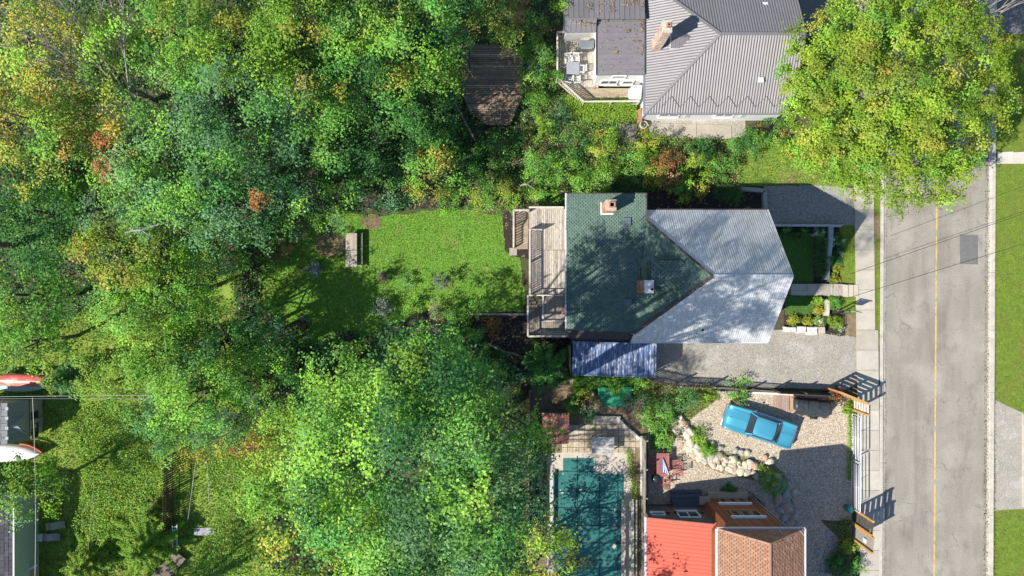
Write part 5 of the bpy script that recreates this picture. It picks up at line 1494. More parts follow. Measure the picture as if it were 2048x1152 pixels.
# pavers
rg = random.Random(8); pv = []
terr = thing('paved_terrace', 'sunlit terrace of square buff pavers with weedy joints', 'terrace', xy(1190, 875)); terr['kind'] = 'structure'; del terr['category']
for v in range(5):
    kk = rg.uniform(.85, 1.12); b_ = MB(); b_.box((0, 0, .03), (.405, .405, .06), 0, (.52 * kk, .44 * kk, .32 * kk), 0, .012); pv.append(b_.mesh('paver'))
area = [(1122, 858), (1160, 846), (1196, 838), (1242, 838), (1278, 875), (1276, 904), (1120, 904)]
ar = [xy(*p) for p in area]
for i in range(16):
    for j in range(9):
        p = xy(1124, 838); x = p[0] + .2 + i * .43; y = p[1] - .2 - j * .43
        if inside(ar, x, y): piece('paver', pv[rg.randrange(5)], M['attr_stone'], terr, (x, y, .018 + rg.uniform(-.004, .006)), rg.uniform(-.015, .015))
for k in range(3):
    a = xy(1188, 833 + k * 4.5); b = xy(1240, 834 + k * 4.5)
    g = MB(); g.beam((a[0], a[1], .12 - .0 * k), (b[0], b[1], .12), .17, .14 + .05 * (2 - k), (.55, .47, .36)); g.build('step_board', M['attr'], terr)
lowwall('garden_edge', [(1232, 834), (1250, 853), (1266, 866), (1277, 876)], .22, .3, 'slanting white stone edging beside the terrace', (.72, .68, .62))
t = thing('garden_table', 'square bleached plank table at the head of the pool', 'table', xy(1205, 893))
c = at(1206, 892, 1.0)
for k in range(7):
    g = MB(); kk = rg.uniform(.9, 1.08); g.box((c[0], c[1] - .56 + k * .187, .98), (1.68, .178, .045), 0, (.50 * kk, .46 * kk, .42 * kk)); g.build('table_plank', M['attr'], t)
for sx in (-1, 1):
    for sy in (-1, 1): g = MB(); g.box((c[0] + sx * .74, c[1] + sy * .52, .48), (.09, .09, .95), 0, (.45, .4, .36)); g.build('leg', M['attr'], t)
# shed with the red roof
t = thing('garden_shed', 'small shed with a faded red shingle roof under the branches', 'shed', xy(1106, 850))
a0, a1 = at(1085, 826, 2.1), at(1138, 887, 2.1)
g = MB(); g.prism([(a0[0] + .15, a0[1] - .15), (a1[0] - .15, a0[1] - .15), (a1[0] - .15, a1[1] + .15), (a0[0] + .15, a1[1] + .15)], 0, 2.0, (.20, .17, .15)); g.build('wall', M['attr'], t)
mx_ = (a0[0] + a1[0]) / 2 + .15
ra_ = [(a0[0], a0[1], 2.05), (mx_, a0[1], 2.45), (mx_, a1[1], 2.45), (a0[0], a1[1], 2.05)]
rb2 = [(a1[0], a0[1], 2.05), (a1[0], a1[1], 2.05), (mx_, a1[1], 2.45), (mx_, a0[1], 2.45)]
g = MB(); slab(ra_, .05, g, .02); slab(rb2, .05, g, .02); g.build('roof_deck', M['dark_brown'], t)
for q, s in ((ra_, 1), (rb2, 2)): shingled(q, t, M['brown_shingle'], [(.40, .155, .11), (.45, .19, .14), (.34, .13, .10)], .25, .13, seed=80 + s, th=.022)
t = thing('log_pile', 'dark heap of split firewood beside the terrace', 'firewood', xy(1076, 960))
rg = random.Random(15)
for k in range(95):
    px, py = rg.uniform(1064, 1090), rg.uniform(890, 1075)
    if px > 1086 - (py - 890) * .0 and rg.random() < .3: continue
    c = at(px, py, .3); an = rg.uniform(0, 3.14); L_ = rg.uniform(.15, .28); z = rg.uniform(.08, .38)
    g = MB(); kk = rg.uniform(.5, 1.3); g.tube([(c[0] - L_ * math.cos(an), c[1] - L_ * math.sin(an), z), (c[0] + L_ * math.cos(an), c[1] + L_ * math.sin(an), z + rg.uniform(-.06, .08))], rg.uniform(.05, .1), 6, (.16 * kk, .15 * kk, .15 * kk)); g.build('log', M['attr'], t)
for i, (xa, ya, xb, yb) in enumerate(((1066, 915, 1064, 985), (1071, 916, 1068, 988), (1076, 928, 1082, 992), (1084, 925, 1083, 985))):
    a, b = at(xa, ya, .55), at(xb, yb, .55); g = MB(); g.beam(a, b, .14, .05, (.24, .22, .19)); tag(g.build('loose_plank', M['attr']), ('wide dark plank lying leftmost on the firewood', 'dark plank second from the left on the firewood', 'slanting plank third on the firewood', 'short plank nearest the pool on the firewood')[i], 'plank', 'planks on the firewood')
a, b = at(1103, 946, .45), at(1102, 1078, .45)
t = thing('rail_beam', 'long whitish timber bench along the left pool edge', 'bench', (a[0], (a[1] + b[1]) / 2, 0)); t.name = 'pool_bench'
g = MB(); g.beam(a, b, .24, .05, (.50, .47, .46)); g.build('seat', M['attr'], t)
for s in (.05, .35, .65, .95):
    p = lerp(a, b, s); g = MB(); g.box((p[0], p[1], .21), (.18, .08, .42), 0, (.4, .37, .35)); g.build('leg', M['attr'], t)
board_fence('plank_fence', 'tall plank fence along the left side of the pool yard', xy(1058, 775), xy(1056, 1060), 1.8, .17, .16, .03, (.50, .43, .35), rails=(.4, 1.5))
board_fence('plank_fence', 'whitish plank fence between pool yard and red roofed wing', xy(1283, 872), xy(1281, 1150), 1.75, .17, .16, .03, (.60, .56, .50), rails=(.4, 1.5))
for i, (x0, w, h, col, lab) in enumerate(((1246, .22, .45, (.46, .34, .29), 'long brown deck beam at the right pool edge'), (1265, .22, .5, (.55, .49, .42), 'long pale beam right of the brown one at the pool'), (1273, .10, .5, (.45, .42, .39), 'thin grey beam against the pool yard fence'))):
    a, b = at(x0, 999, h), at(x0, 1290, h); t = thing('edge_beam', lab, 'beam', (a[0], a[1] - 3, 0), 'beams along the pool yard')
    g = MB(); g.beam((a[0], a[1], h - .03), (b[0], b[1], h - .03), w, .06, col); g.build('beam', M['attr'], t)
    for k in range(5): y = a[1] - .3 - k * 2.3; g = MB(); g.box((a[0], y, h / 2 - .03), (.1, .1, h - .06), 0, col); g.build('support_post', M['attr'], t)
for i, (x, lab) in enumerate(((1283, 'thick grey timber lying at the upper end of the plank fence'), (1291, 'white timber lying beside the thick grey one'))):
    a, b = at(x, 872, .3), at(x + 1, 990, .3); g = MB(); g.beam(a, b, .24 if i == 0 else .12, .14, (.50, .48, .45) if i == 0 else (.68, .64, .58)); tag(g.build('timber', M['attr']), lab, 'timber')
# green tarpaulin slope with things round it
t = MB(); gr = []
for i in range(19):
    row = []
    for j in range(9):
        px = 1196 + i * 3.8; py = 774 + j * 5.0
        z = .12 + .45 * (1 - j / 8) + .06 * mnoise.noise(Vector((i * .6, j * .7, 2)))
        p = at(px, py, z); row.append((p[0], p[1], z))
    gr.append(row)
for i in range(18):
    for j in range(8): t.face([gr[i][j], gr[i + 1][j], gr[i + 1][j + 1], gr[i][j + 1]])
M['green_tarp'] = pm('green_tarpaulin', (.02, .24, .115), (.018, .19, .095), 2, .5, bump=.5, bscale=6)
o = t.build('tarpaulin', M['green_tarp'], None, True, False); weld(o.data)
sm = o.modifiers.new('thick', 'SOLIDIFY'); sm.thickness = .02
tag(o, 'green tarpaulin spread over the bank below the container', 'tarpaulin')
t = thing('garden_gnome', 'small white garden ornament among leaves below the container', 'ornament', xy(1184, 786)); t.name = 'garden_ornament'
g = MB(); c = xy(1184, 786); g.tube([(c[0], c[1], 0), (c[0], c[1], .25), (c[0], c[1], .45), (c[0], c[1], .6), (c[0], c[1], .78)], [.16, .2, .11, .14, .04], 9, (.62, .57, .55)); g.build('figure', M['attr'], t, smooth=True)

# ------------------------------------------------------------------ red table set, grill, rake
RW = (.36, .13, .115)
t = thing('picnic_table', 'red stained slatted table with a blue and white folded parasol on it', 'table', xy(1327, 928))
c = at(1326, 930, .76)
for k in range(9):
    g = MB(); kk = rg.uniform(.85, 1.15); g.box((c[0] - .42 + k * .105, c[1], .74), (.092, 1.75, .03), 0, tuple(q * kk for q in RW)); g.build('table_slat', M['attr'], t)
for y in (-.7, 0, .7): g = MB(); g.box((c[0], c[1] + y, .765), (.95, .08, .025), 0, RW); g.build('cross_slat', M['attr'], t)
for sx in (-1, 1):
    for sy in (-1, 1): g = MB(); g.box((c[0] + sx * .38, c[1] + sy * .75, .36), (.07, .07, .72), 0, RW); g.build('leg', M['attr'], t)
t = thing('parasol', 'folded blue and white striped parasol lying across the red table', 'parasol', (c[0], c[1], .78))
for k in range(6):
    a = at(1325, 916, .85); b = at(1325 + k * 2.4, 943 + (k * 1.2), .85)
    g = MB(); g.tube([a, lerp(a, b, .5), b], [.02, .06, .035], 6, ((.05, .1, .3), (.75, .76, .8))[k % 2]); g.build('fold', M['attr'], t)
for (px, py, rz, lab) in ((1305, 919, math.pi / 2, 'red slatted chair at the upper left of the red table'), (1306, 941, math.pi / 2, 'red slatted chair at the lower left of the red table'), (1351, 926, -math.pi / 2 + .1, 'red slatted chair in sun right of the red table'), (1352, 944, -math.pi / 2, 'red slatted chair in dapples below the sunlit one'), (1332, 964, math.pi, 'red slatted chair at the foot of the red table')):
    frame_chair(px, py, rz, lab, 0, RW, 'red slatted garden chairs')
t = thing('kettle_grill', 'black domed kettle grill beside the red chairs', 'grill', xy(1310, 956))
c = at(1311, 957, .8)
g = MB(); prof = [(.0, .50), (.14, .52), (.25, .60), (.30, .72), (.30, .76)]; g.tube([(c[0], c[1], z) for r, z in prof], [max(.02, r) for r, z in prof], 20, (.02, .03, .035)); g.build('bowl', M['attr_gloss'], t, smooth=True)
g = MB(); prof = [(.31, .77), (.29, .87), (.2, .96), (.08, 1.0)]; g.tube([(c[0], c[1], z) for r, z in prof], [r for r, z in prof], 20, (.03, .04, .05)); ld = g.build('lid', M['attr_gloss'], t, smooth=True)
g = MB(); g.beam((c[0] - .07, c[1], 1.05), (c[0] + .07, c[1], 1.05), .03, .03, (.1, .08, .06)); g.build('handle', M['attr'], ld)
for k in range(3):
    an = k * 2.09 + .4; g = MB(); g.tube([(c[0] + .14 * math.cos(an), c[1] + .14 * math.sin(an), .55), (c[0] + .3 * math.cos(an), c[1] + .3 * math.sin(an), 0)], .015, 6, (.5, .5, .5)); g.build('leg', M['attr'], t)
t = thing('rake', 'leaf rake lying on the shaded gravel', 'rake', xy(1452, 948))
a = at(1467, 933, .05); b = at(1450, 951, .05); g = MB(); g.tube([a, b], .018, 6, (.45, .42, .4)); g.build('handle', M['attr'], t)
for k in range(9):
    th = math.atan2(b[1] - a[1], b[0] - a[0]) + (k - 4) * .12 + math.pi
    bb = at(1443.5 + k * .0, 950, .04); g = MB(); e = at(1449 + (4 - k) * -1.1 + 3, 947 - 1.5, .04)
    g.tube([b, (b[0] + .42 * math.cos(th + .5), b[1] + .42 * math.sin(th + .5), .03)], .008, 4, (.5, .48, .42)); g.build('tine', M['attr'], t)
t = thing('bicycle', 'dark bicycle leaning at the right corner of the cedar wall', 'bicycle', xy(1512, 1000))
c = xy(1512, 996)
for k, s in enumerate((-.45, .45)):
    g = MB(); w0 = (c[0] + s * .75, c[1] + s * -.75); g.tube([(w0[0] + .32 * math.cos(q) * .7, w0[1] - .32 * math.cos(q) * .7, .34 + .32 * math.sin(q)) for q in np.linspace(0, 6.283, 19)], .022, 5, (.04, .04, .04), cap=False); g.build('wheel', M['attr'], t)
g = MB()
F_ = lambda s, z: (c[0] + s * .75, c[1] - s * .75, z)
for a, b in ((F_(-.45, .34), F_(-.15, .78)), (F_(-.15, .78), F_(.35, .80)), (F_(-.05, .3), F_(.35, .75)), (F_(-.05, .3), F_(-.15, .85)), (F_(-.45, .34), F_(-.05, .3)), (F_(.45, .34), F_(.33, .95))): g.tube([a, b], .018, 6, (.06, .06, .07))
g.build('frame', M['attr'], t)
g = MB(); g.box((F_(-.16, .9)), (.24, .12, .06), -.78, (.03, .03, .03)); g.build('saddle', M['attr'], t)
g = MB(); g.tube([(F_(.33, .97)[0] - .2, F_(.33, .97)[1] - .2, .99), F_(.33, .97), (F_(.33, .97)[0] + .2, F_(.33, .97)[1] + .2, .99)], .016, 6, (.1, .1, .1)); g.build('handlebar', M['attr'], t)

# ------------------------------------------------------------------ overhead cables across the street
def cable(name, lab, a, b, za, zb, sag, r=.022, n=14, col=(.03, .03, .03), lean=0.0):
    p, q = at(a[0], a[1], za), at(b[0], b[1], zb); g = MB()
    g.tube([(p[0] + (q[0] - p[0]) * t_, p[1] + (q[1] - p[1]) * t_, za + (zb - za) * t_ - sag * 4 * t_ * (1 - t_)) for t_ in [k / n for k in range(n + 1)]], r, 6, col)
    return tag(g.build(name, M['attr']), lab, 'cable', 'cables over the street')
cable('overhead_cable', 'upper thin cable crossing the street in front of the dark patch', (1700, 548), (2420, 300), 6.0, 8.5, .25, .016)
cable('overhead_cable', 'lower thin cable crossing the street below the dark patch', (1690, 598), (2420, 375), 6.0, 8.5, .25, .016)
# ================================================================== the table on the lawn
t = thing('picnic_table', 'bleached wooden table with one attached bench on the bright lawn', 'table', xy(704, 498))
c = at(702, 500, .76); rg = random.Random(2)
tb = M['weathered_wood']
for half in (0, 1):
    y0, y1 = at(0, 466 + half * 34.6, .76)[1], at(0, 500 + half * 34.3, .76)[1]
    for k in range(3):
        g = MB(); kk = rg.uniform(.75, .95); g.box((c[0] - .27 + k * .285, (y0 + y1) / 2, .74), (.275, y0 - y1 - .02, .05), 0, (kk, kk * .93, kk * .84)); g.build('table_plank', tb, t)
bx_ = at(723, 0, .45)[0]
g = MB(); g.box((bx_, c[1], .43), (.12, 2.62, .05), 0, (.85, .8, .72)); g.build('bench', tb, t)
for s in (-1.15, 0, 1.15):
    g = MB(); g.beam((c[0] - .3, c[1] + s, .30), (bx_, c[1] + s, .38), .05, .08, (.8, .74, .66)); g.build('cross_brace', tb, t)
for sx in (-1, 1):
    for sy in (-1, 1):
        g = MB(); g.beam((c[0] + sx * .25, c[1] + sy * 1.1, .7), (c[0] + sx * .38, c[1] + sy * 1.1, 0), .09, .09, (.8, .74, .66)); g.build('leg', tb, t)
    g = MB(); g.box((bx_, c[1] + sx * 1.1, .2), (.08, .08, .4), 0, (.8, .74, .66)); g.build('bench_leg', tb, t)

# ================================================================== the old deck above the lawn
od = thing('old_deck', 'decaying dark timber deck platform beside the shrubs, leaves on it', 'deck', xy(985, 168))
ZO = .5; rg = random.Random(31)
po = [at(p[0], p[1], ZO)[:2] for p in ((930, 88), (1000, 90), (1046, 100), (1046, 190), (1020, 250), (975, 252), (940, 225), (925, 190), (922, 110))]
y = at(0, 90, ZO)[1]; yb = at(0, 250, ZO)[1]
while y > yb:
    xs_ = []
    for i in range(len(po)):
        a, b = po[i], po[(i + 1) % len(po)]
        if (a[1] > y) != (b[1] > y): xs_.append(a[0] + (b[0] - a[0]) * (y - a[1]) / (b[1] - a[1]))
    if len(xs_) >= 2:
        a, b = min(xs_), max(xs_); kk = rg.uniform(.5, .85)
        if rg.random() < .1: kk *= 1.5
        g = MB(); g.box(((a + b) / 2, y, ZO - .02), (b - a, .118, .04), rg.uniform(-.006, .006), (kk * 1.05, kk * .92, kk * .82)); g.build('deck_board', M['wood_x'], od)
    y -= .145
g = MB(); g.prism(po, .1, ZO - .06, (.1, .09, .08)); g.build('joists', M['weathered_wood'], od)
def plain_rail(par, pts, z, h, col, w=.12, nm='top_rail'):
    for i in range(len(pts) - 1):
        a, b = pts[i], pts[i + 1]
        g = MB(); g.beam((a[0], a[1], z + h), (b[0], b[1], z + h), w, .05, col); g.build(nm, M['weathered_wood'], par)
        D = math.hypot(b[0] - a[0], b[1] - a[1])
        for k in range(int(D / 1.5) + 1):
            s = min(1, k * 1.5 / D); g = MB(); g.box((a[0] + (b[0] - a[0]) * s, a[1] + (b[1] - a[1]) * s, (z + h) / 2), (.09, .09, z + h), 0, col); g.build('post', M['weathered_wood'], par)
q = lambda px, py: at(px, py, 1.45)[:2]
plain_rail(od, [q(909, 86), q(910, 206)], ZO, .95, (.45, .40, .33))
plain_rail(od, [q(938, 89), q(939, 150)], ZO - .3, .95, (.22, .17, .14))
plain_rail(od, [q(910, 206), q(951, 282)], ZO, .95, (.42, .37, .31))
t = thing('stone_cluster', 'small white stones lying on the old deck', 'stones', at(1010, 182, ZO))
for k in range(5):
    me = BM[(k * 3) % 18]; piece('stone', me, None, t, (*at(1004 + k * 3.4 + rg.uniform(-1, 1), 178 + (k % 3) * 4, ZO)[:2], ZO + .05), k, (.11, .1, .09))
# rubble bank beside it
for k in range(26):
    boulder(rg.uniform(1040, 1075), rg.uniform(205, 250) if k % 2 else rg.uniform(120, 205), rg.uniform(3, 7), 0 if rg.random() < .6 else 1, ('%s rubble stone %s of the bank between the two decks' % (('small', 'larger')[k % 4 // 2], ('on the upper half', 'on the lower half')[k % 2])), 'rubble stones beside the old deck')

# ================================================================== buildings at the left edge
M['slate'] = pm('weathered_grey_shingle', (1, 1, 1), (.85, .85, .88), 2.5, .9, attr=True, fine=.2)
SL = [(.17, .17, .18), (.145, .145, .155), (.195, .195, .20), (.125, .125, .135)]
sh = thing('outbuilding', 'small beige outbuilding with grey roof and cross gable at the left edge', 'shed', xy(60, 840))
# ridge runs north-south; east slope faces the yard
yA, yB = at(0, 806, 3.2)[1], at(0, 888, 3.2)[1]
xr, xe, xl = -36.05, -35.5, -40.0
g = MB(); g.col = (.36, .34, .27); xwl = xe - .12
g.solid([(xl + .3, yB + .2, 0), (xwl, yB + .2, 0), (xwl, yA - .2, 0), (xl + .3, yA - .2, 0)], [(xl + .3, yB + .2, 1.7), (xwl, yB + .2, 1.7), (xwl, yA - .2, 1.7), (xl + .3, yA - .2, 1.7)])
g.build('wall', M['attr'], sh)
fe = [(xe, yA, 1.75), (xr, yA, 3.2), (xr, yB, 3.2), (xe, yB, 1.75)]
fw = [(-38.2, yA, 3.9), (-38.2, yB, 3.9), (xr, yB, 3.2), (xr, yA, 3.2)]
g = MB(); g.col = (.36, .34, .27); g.solid([(-40, yB + .1, 1.6), (xwl - .1, yB + .1, 1.6), (xr - .05, yB + .1, 3.1), (-38.2, yB + .1, 3.8)], [(-40, yA - .1, 1.6), (xwl - .1, yA - .1, 1.6), (xr - .05, yA - .1, 3.1), (-38.2, yA - .1, 3.8)]); g.build('gable_wall', M['attr'], sh)
g = MB(); slab(fe, .08, g, .02); slab(fw, .08, g, .02); g.build('roof_deck', M['dark_brown'], sh)
ribbed(fe, sh, M['slate'], .3, .02, .6, seed=91, tones=(.24, .28), prof='seam')
shingled(fw, sh, M['slate'], [(.30, .30, .30), (.27, .27, .275)], .5, .4, seed=92)
for yy in (817, 836, 856, 876):
    c = at(15, yy, 3.2); g = MB(); g.box((c[0], c[1], 3.25), (.2, .22, .05), 0, (.36, .37, .42)); g.build('ridge_vent', M['attr'], sh)
# cross gable facing east
yg = at(0, 852, 2.8)[1]; gx1 = -35.6
n1_ = [(gx1 + .12, yg, 2.95), (xr, yg, 3.12), (gx1 + .12, yg - .8, 2.0)]
n2_ = [(gx1 + .12, yg, 2.95), (gx1 + .12, yg + .8, 2.0), (xr, yg, 3.12)]
g = MB(); g.col = (.36, .34, .27); g.solid([(xr, yg - .7, 1.6), (gx1, yg - .7, 1.6), (gx1, yg + .7, 1.6), (xr, yg + .7, 1.6)], [(xr, yg - .04, 2.95), (gx1, yg - .04, 2.9), (gx1, yg + .04, 2.9), (xr, yg + .04, 2.95)]); gb = g.build('cross_gable', M['attr'], sh)
for q_ in (n1_, n2_):
    g = slab(q_, .05, None, .0); g.build('gable_roof', pm('pale_shingle', (.34, .34, .33), (.28, .28, .28), 3, .9) if 'ps' not in M else M['ps'], gb)
for yy in (830, 853, 869): window(sh, (xwl, at(0, yy, 1.0)[1], 1.05), (0, 1, 0), .5, .6, M['dark_brown'], out=(1, 0, 0), panes=2)
g = MB(); g.box((xwl + .05, at(0, 842, 0)[1], .8), (.05, .7, 1.55), 0, (.30, .29, .25)); g.build('door', M['attr'], sh)

# red canoe on its rack and the white boat
def hull(t, name, p0, p1, W, Hh, z0, mat, n=20, m=10, pw=.75, upside=True, keel=.02):
    g = MB(); a = Vector(p0); b = Vector(p1); d = (b - a); L_ = d.length; d.normalize(); s_ = Vector((-d.y, d.x, 0)); rows = []
    for i in range(n + 1):
        t_ = i / n; w = W / 2 * (max(0.0, 1 - abs(2 * t_ - 1) ** 2.2)) ** pw + .01; row = []
        rise = Hh * (1 - .25 * abs(2 * t_ - 1) ** 4)
        for j in range(m + 1):
            an = math.pi * j / m; y = w * math.cos(an); z = rise * (math.sin(an) ** .7 if math.sin(an) > 0 else 0)
            p = a + d * (L_ * t_) + s_ * y; row.append((p.x, p.y, z0 + z + (keel if j == m // 2 else 0)))
        rows.append(row)
    for i in range(n):
        for j in range(m): g.face([rows[i][j], rows[i + 1][j], rows[i + 1][j + 1], rows[i][j + 1]])
    for i in range(n): g.face([rows[i][0], rows[i + 1][0], rows[i + 1][m], rows[i][m]])
    o = g.build(name, mat, t, True, False); weld(o.data); return o, rows
M['red_hull'] = pm('faded_red_hull', (.62, .14, .10), (.52, .10, .08), 2, .35, c3=(.70, .36, .30), s3=1.5, t3=(.5, .65))
M['white_hull'] = pm('chalky_white_hull', (.76, .76, .74), (.68, .68, .68), 2, .5, c3=(.5, .5, .5), s3=1.5, t3=(.62, .72))
t = thing('canoe', 'red canoe lying upside down on a rack under the maple', 'canoe', xy(40, 760))
hull(t, 'hull', at(-26, 758, 1.0), at(111, 762, 1.0), .92, .32, 1.0, M['red_hull'])
for px in (15, 85): 
    c = at(px, 760, .95); g = MB(); g.box((c[0], c[1], .94), (.08, 1.3, .08), 0, (.3, .25, .2))
    for s in (-1, 1): g.box((c[0], c[1] + s * .55, .46), (.08, .08, .92), 0, (.3, .25, .2))
    rk = g.build('rack', M['attr'])
    tag(rk, 'timber trestle under the %s half of the red canoe' % ('left' if px < 50 else 'right'), 'trestle', 'trestles under the canoe')
t = thing('canoe', 'pale green canoe lying half hidden beneath the red one', 'canoe', xy(40, 775))
hull(t, 'hull', at(-20, 772, .45), at(90, 774, .45), .8, .3, .4, pm('pale_green_hull', (.35, .48, .42), (.3, .42, .36), 2, .5))
t = thing('rowing_boat', 'white upturned rowing boat with red stripe below the outbuilding', 'boat', xy(40, 905))
hull(t, 'hull', at(-70, 905, .5), at(84, 906, .5), 1.35, .5, .45, M['white_hull'], keel=.04)
g = MB(); a = [at(40 + k * 4.4, 888 + k * k * .17, .7) for k in range(11)]; g.tube(a, .09, 6, (.45, .10, .06)); g.build('stripe', M['attr'], t)
for px in (0, 60):
    c = at(px, 906, .3); g = MB(); g.box((c[0], c[1], .3), (.1, 1.0, .5), 0, (.25, .22, .18)); tag(g.build('boat_block', M['attr']), 'timber block carrying the %s end of the white boat' % ('left' if px < 30 else 'right'), 'block', 'blocks under the white boat')

# house at the lower left corner
lh = thing('cottage', 'pale green cottage wall and dark roof in the lower left corner', 'house', xy(20, 1100))
xe2 = at(26, 0, 3.0)[0]; yt, yb2 = at(0, 1004, 3.0)[1], -27
g = MB(); g.prism([(-46, yb2), (xe2 - .45 + .35, yb2), (xe2 - .1, yt - .2), (-46, yt - .2)], 0, 2.9, (.36, .42, .33)); g.build('wall', M['attr'], lh)
rf1 = [(xe2, yt, 3.0), (-44, yt, 5.2), (-44, yb2, 5.2), (xe2, yb2, 3.0)]
slab(rf1, .1, g := MB(), .02); g.build('roof_deck', M['dark_brown'], lh)
shingled([(xe2, yt, 3.0), (xe2 - 2.6, yt, 3.0 + 2.6 * 2.2 / (44 + xe2)), (xe2 - 2.6, -23, 3.0 + 2.6 * 2.2 / (44 + xe2)), (xe2, -23, 3.0)], lh, M['slate'], [(.09, .085, .10), (.075, .07, .085), (.11, .10, .11)], .5, .28, seed=95)
trim((xe2 + .05, yt, 2.98), (xe2 + .05, yb2, 2.98), .06, .08, lh, M['white_metal'], 'gutter')
g = MB(); y0 = at(0, 1112, .5)[1]; g.box((xe2 + .35, y0, 1.2), (.9, 1.0, 2.3), 0, (.02, .02, .02)); 
g = MB(); g.solid([at(27, 1112, .4), at(54, 1100, .4), at(54, 1124, .4), at(27, 1140, .4)], [at(27, 1112, .5), at(54, 1100, .5), at(54, 1124, .5), at(27, 1140, .5)], (.02, .02, .025)); g.build('dark_opening', M['attr'], lh)
for (a, b) in (((27, 1113), (54, 1099)), ((25, 1141), (53, 1124))):
    g = MB(); g.beam(at(a[0], a[1], .6), at(b[0], b[1], .6), .1, .1, (.75, .76, .72)); g.build('white_trim', M['attr'], lh)
t = thing('woodshed', 'low roof of orange slats with a pale edge at the bottom left', 'shed', xy(60, 1145))
for k in range(8):
    a, b = at(46, 1150 + k * 4, 1.0), at(76, 1134 + k * 4, 1.0); g = MB(); g.beam(a, b, .13, .04, (.46, .30, .15)); g.build('slat', M['attr'], t)
g = MB(); g.beam(at(40, 1150, 1.1), at(75, 1130, 1.1), .18, .06, (.7, .72, .7)); g.build('edge_board', M['attr'], t)
a = at(58, 1160, .45); g = MB(); g.box((a[0], a[1], .45), (.9, .9, .9), .5, (.2, .17, .14)); g.build('base', M['attr'], t)

# wavy loungers
def lounger(px, py, rz, lab, col, pillow):
    t = thing('sun_lounger', lab, 'sun lounger', xy(px, py), 'wavy loungers on the shaded grass')
    c = xy(px, py); ca_, sa_ = math.cos(rz), math.sin(rz); g = MB(); rows = []
    for i in range(15):
        x = -.72 + i * .103; z = .28 + .13 * math.sin((i - 2) * .55) + (.18 if i < 2 else 0)
        rows.append([(c[0] + x * ca_ - y * sa_, c[1] + x * sa_ + y * ca_, z) for y in (-.27, .27)])
    for k in range(14):
        for r0, r1 in ((rows[k], rows[k + 1]),):
            s = MB(); s.solid([(p[0], p[1], p[2] - .03) for p in (r0[0], lerp(r0[0], r1[0], .86), lerp(r0[1], r1[1], .86), r0[1])], [r0[0], lerp(r0[0], r1[0], .86), lerp(r0[1], r1[1], .86), r0[1]], tuple(q * (1 if k % 2 else .93) for q in col)); s.build('slat', M['attr'], t)
    for y in (-.2, .2):
        for x in (-.55, .5):
            s = MB(); s.box((c[0] + x * ca_ - y * sa_, c[1] + x * sa_ + y * ca_, .13), (.05, .05, .26), rz, (.3, .3, .3)); s.build('leg', M['attr'], t)
    if pillow:
        s = MB(); x = -.72; s.box((c[0] + x * ca_, c[1] + x * sa_, .5), (.38, .56, .07), rz, (.50, .52, .58), 0, .02); s.build('headrest', M['attr'], t)
lounger(116, 1049, R_(6), 'tan wavy lounger nearer the tree, upper of the pair', (.38, .34, .27), False)
lounger(106, 1072, R_(-3), 'grey wavy lounger with pale headrest, lower of the pair', (.36, .35, .38), True)
board_fence('picket_fence', 'long dark picket fence dividing the wooded yards', xy(346, 500), xy(350, 700), 1.7, .24, .10, .03, (.20, .16, .12), rails=(.4, 1.3), post=2.6)
board_fence('picket_fence', 'lower run of dark picket fence ending at the leaning ladder', xy(349, 905), xy(346, 1050), 1.7, .17, .09, .03, (.20, .16, .12), rails=(.4, 1.3), post=2.6)
t = thing('ladder', 'metal ladder leaning over the end of the picket fence', 'ladder', xy(348, 1070))
a0, a1 = at(345, 1052, 1.4), at(345, 1095, .2); b0, b1 = at(354, 1049, 1.4), at(354, 1095, .2)
for (p, q_) in ((a0, a1), (b0, b1)): g = MB(); g.beam(p, q_, .04, .06, (.5, .52, .54)); g.build('stile', M['attr_gloss'], t)
for k in range(7):
    s = (k + .5) / 7; g = MB(); g.beam(lerp(a0, a1, s), lerp(b0, b1, s), .03, .03, (.5, .52, .54)); g.build('rung', M['attr_gloss'], t)
t = thing('timber_ramp', 'wide weathered plank walkway sloping down in the undergrowth', 'walkway', xy(340, 1125))
for k in range(6):
    a, b = at(352 + k * 3.6, 1104 + k * 2.6, .4), at(302 + k * 5, 1156 + k * 2, .35); g = MB(); kk = rg.uniform(.8, 1.2); g.beam(a, b, .16, .05, (.17 * kk, .13 * kk, .10 * kk)); g.build('plank', M['attr'], t)
for i, (px, py) in enumerate(((399, 1063), (420, 1062), (431, 1062))):
    if i == 2: continue
    a = at(px, py, .05); g = MB(); g.box((a[0], a[1], .05), (.8, .55, .09), R_(2), (.38, .38, .42)); tag(g.build('paving_slab', M['attr_stone']), ('left' if i == 0 else 'right') + ' grey slab of the pair lying in dappled grass', 'paving slab', 'slabs in the dappled grass')
# overhead wires on the left
def wire(lab, a, b, za, zb, sag=.1, r=.007, col=(.42, .42, .4)):
    o = cable('overhead_wire', lab, a, b, za, zb, sag, r, 12, col); o['group'] = 'wires over the left yard'; return o
wire('thick pale cable running level above the outbuilding roof', (-60, 794), (520, 789), 7, 7, .1, .013)
wire('thin pale wire running level just below the thick one', (-60, 797), (320, 798), 6.8, 6.8, .05)
wire('wire dropping past the outbuilding and white boat', (65, 795), (69, 1190), 7, 6, .2, .016, (.6, .6, .5))
wire('swing rope wire left of the concrete slabs', (391, 925), (376, 1038), 5, 2.5, 0, .014)
wire('swing rope wire above the concrete slabs', (415, 925), (418, 1010), 5, 2.0, 0, .012)
wire('clothes line over the left hand brambles', (188, 955), (176, 1100), 3, 3, .05, .010)
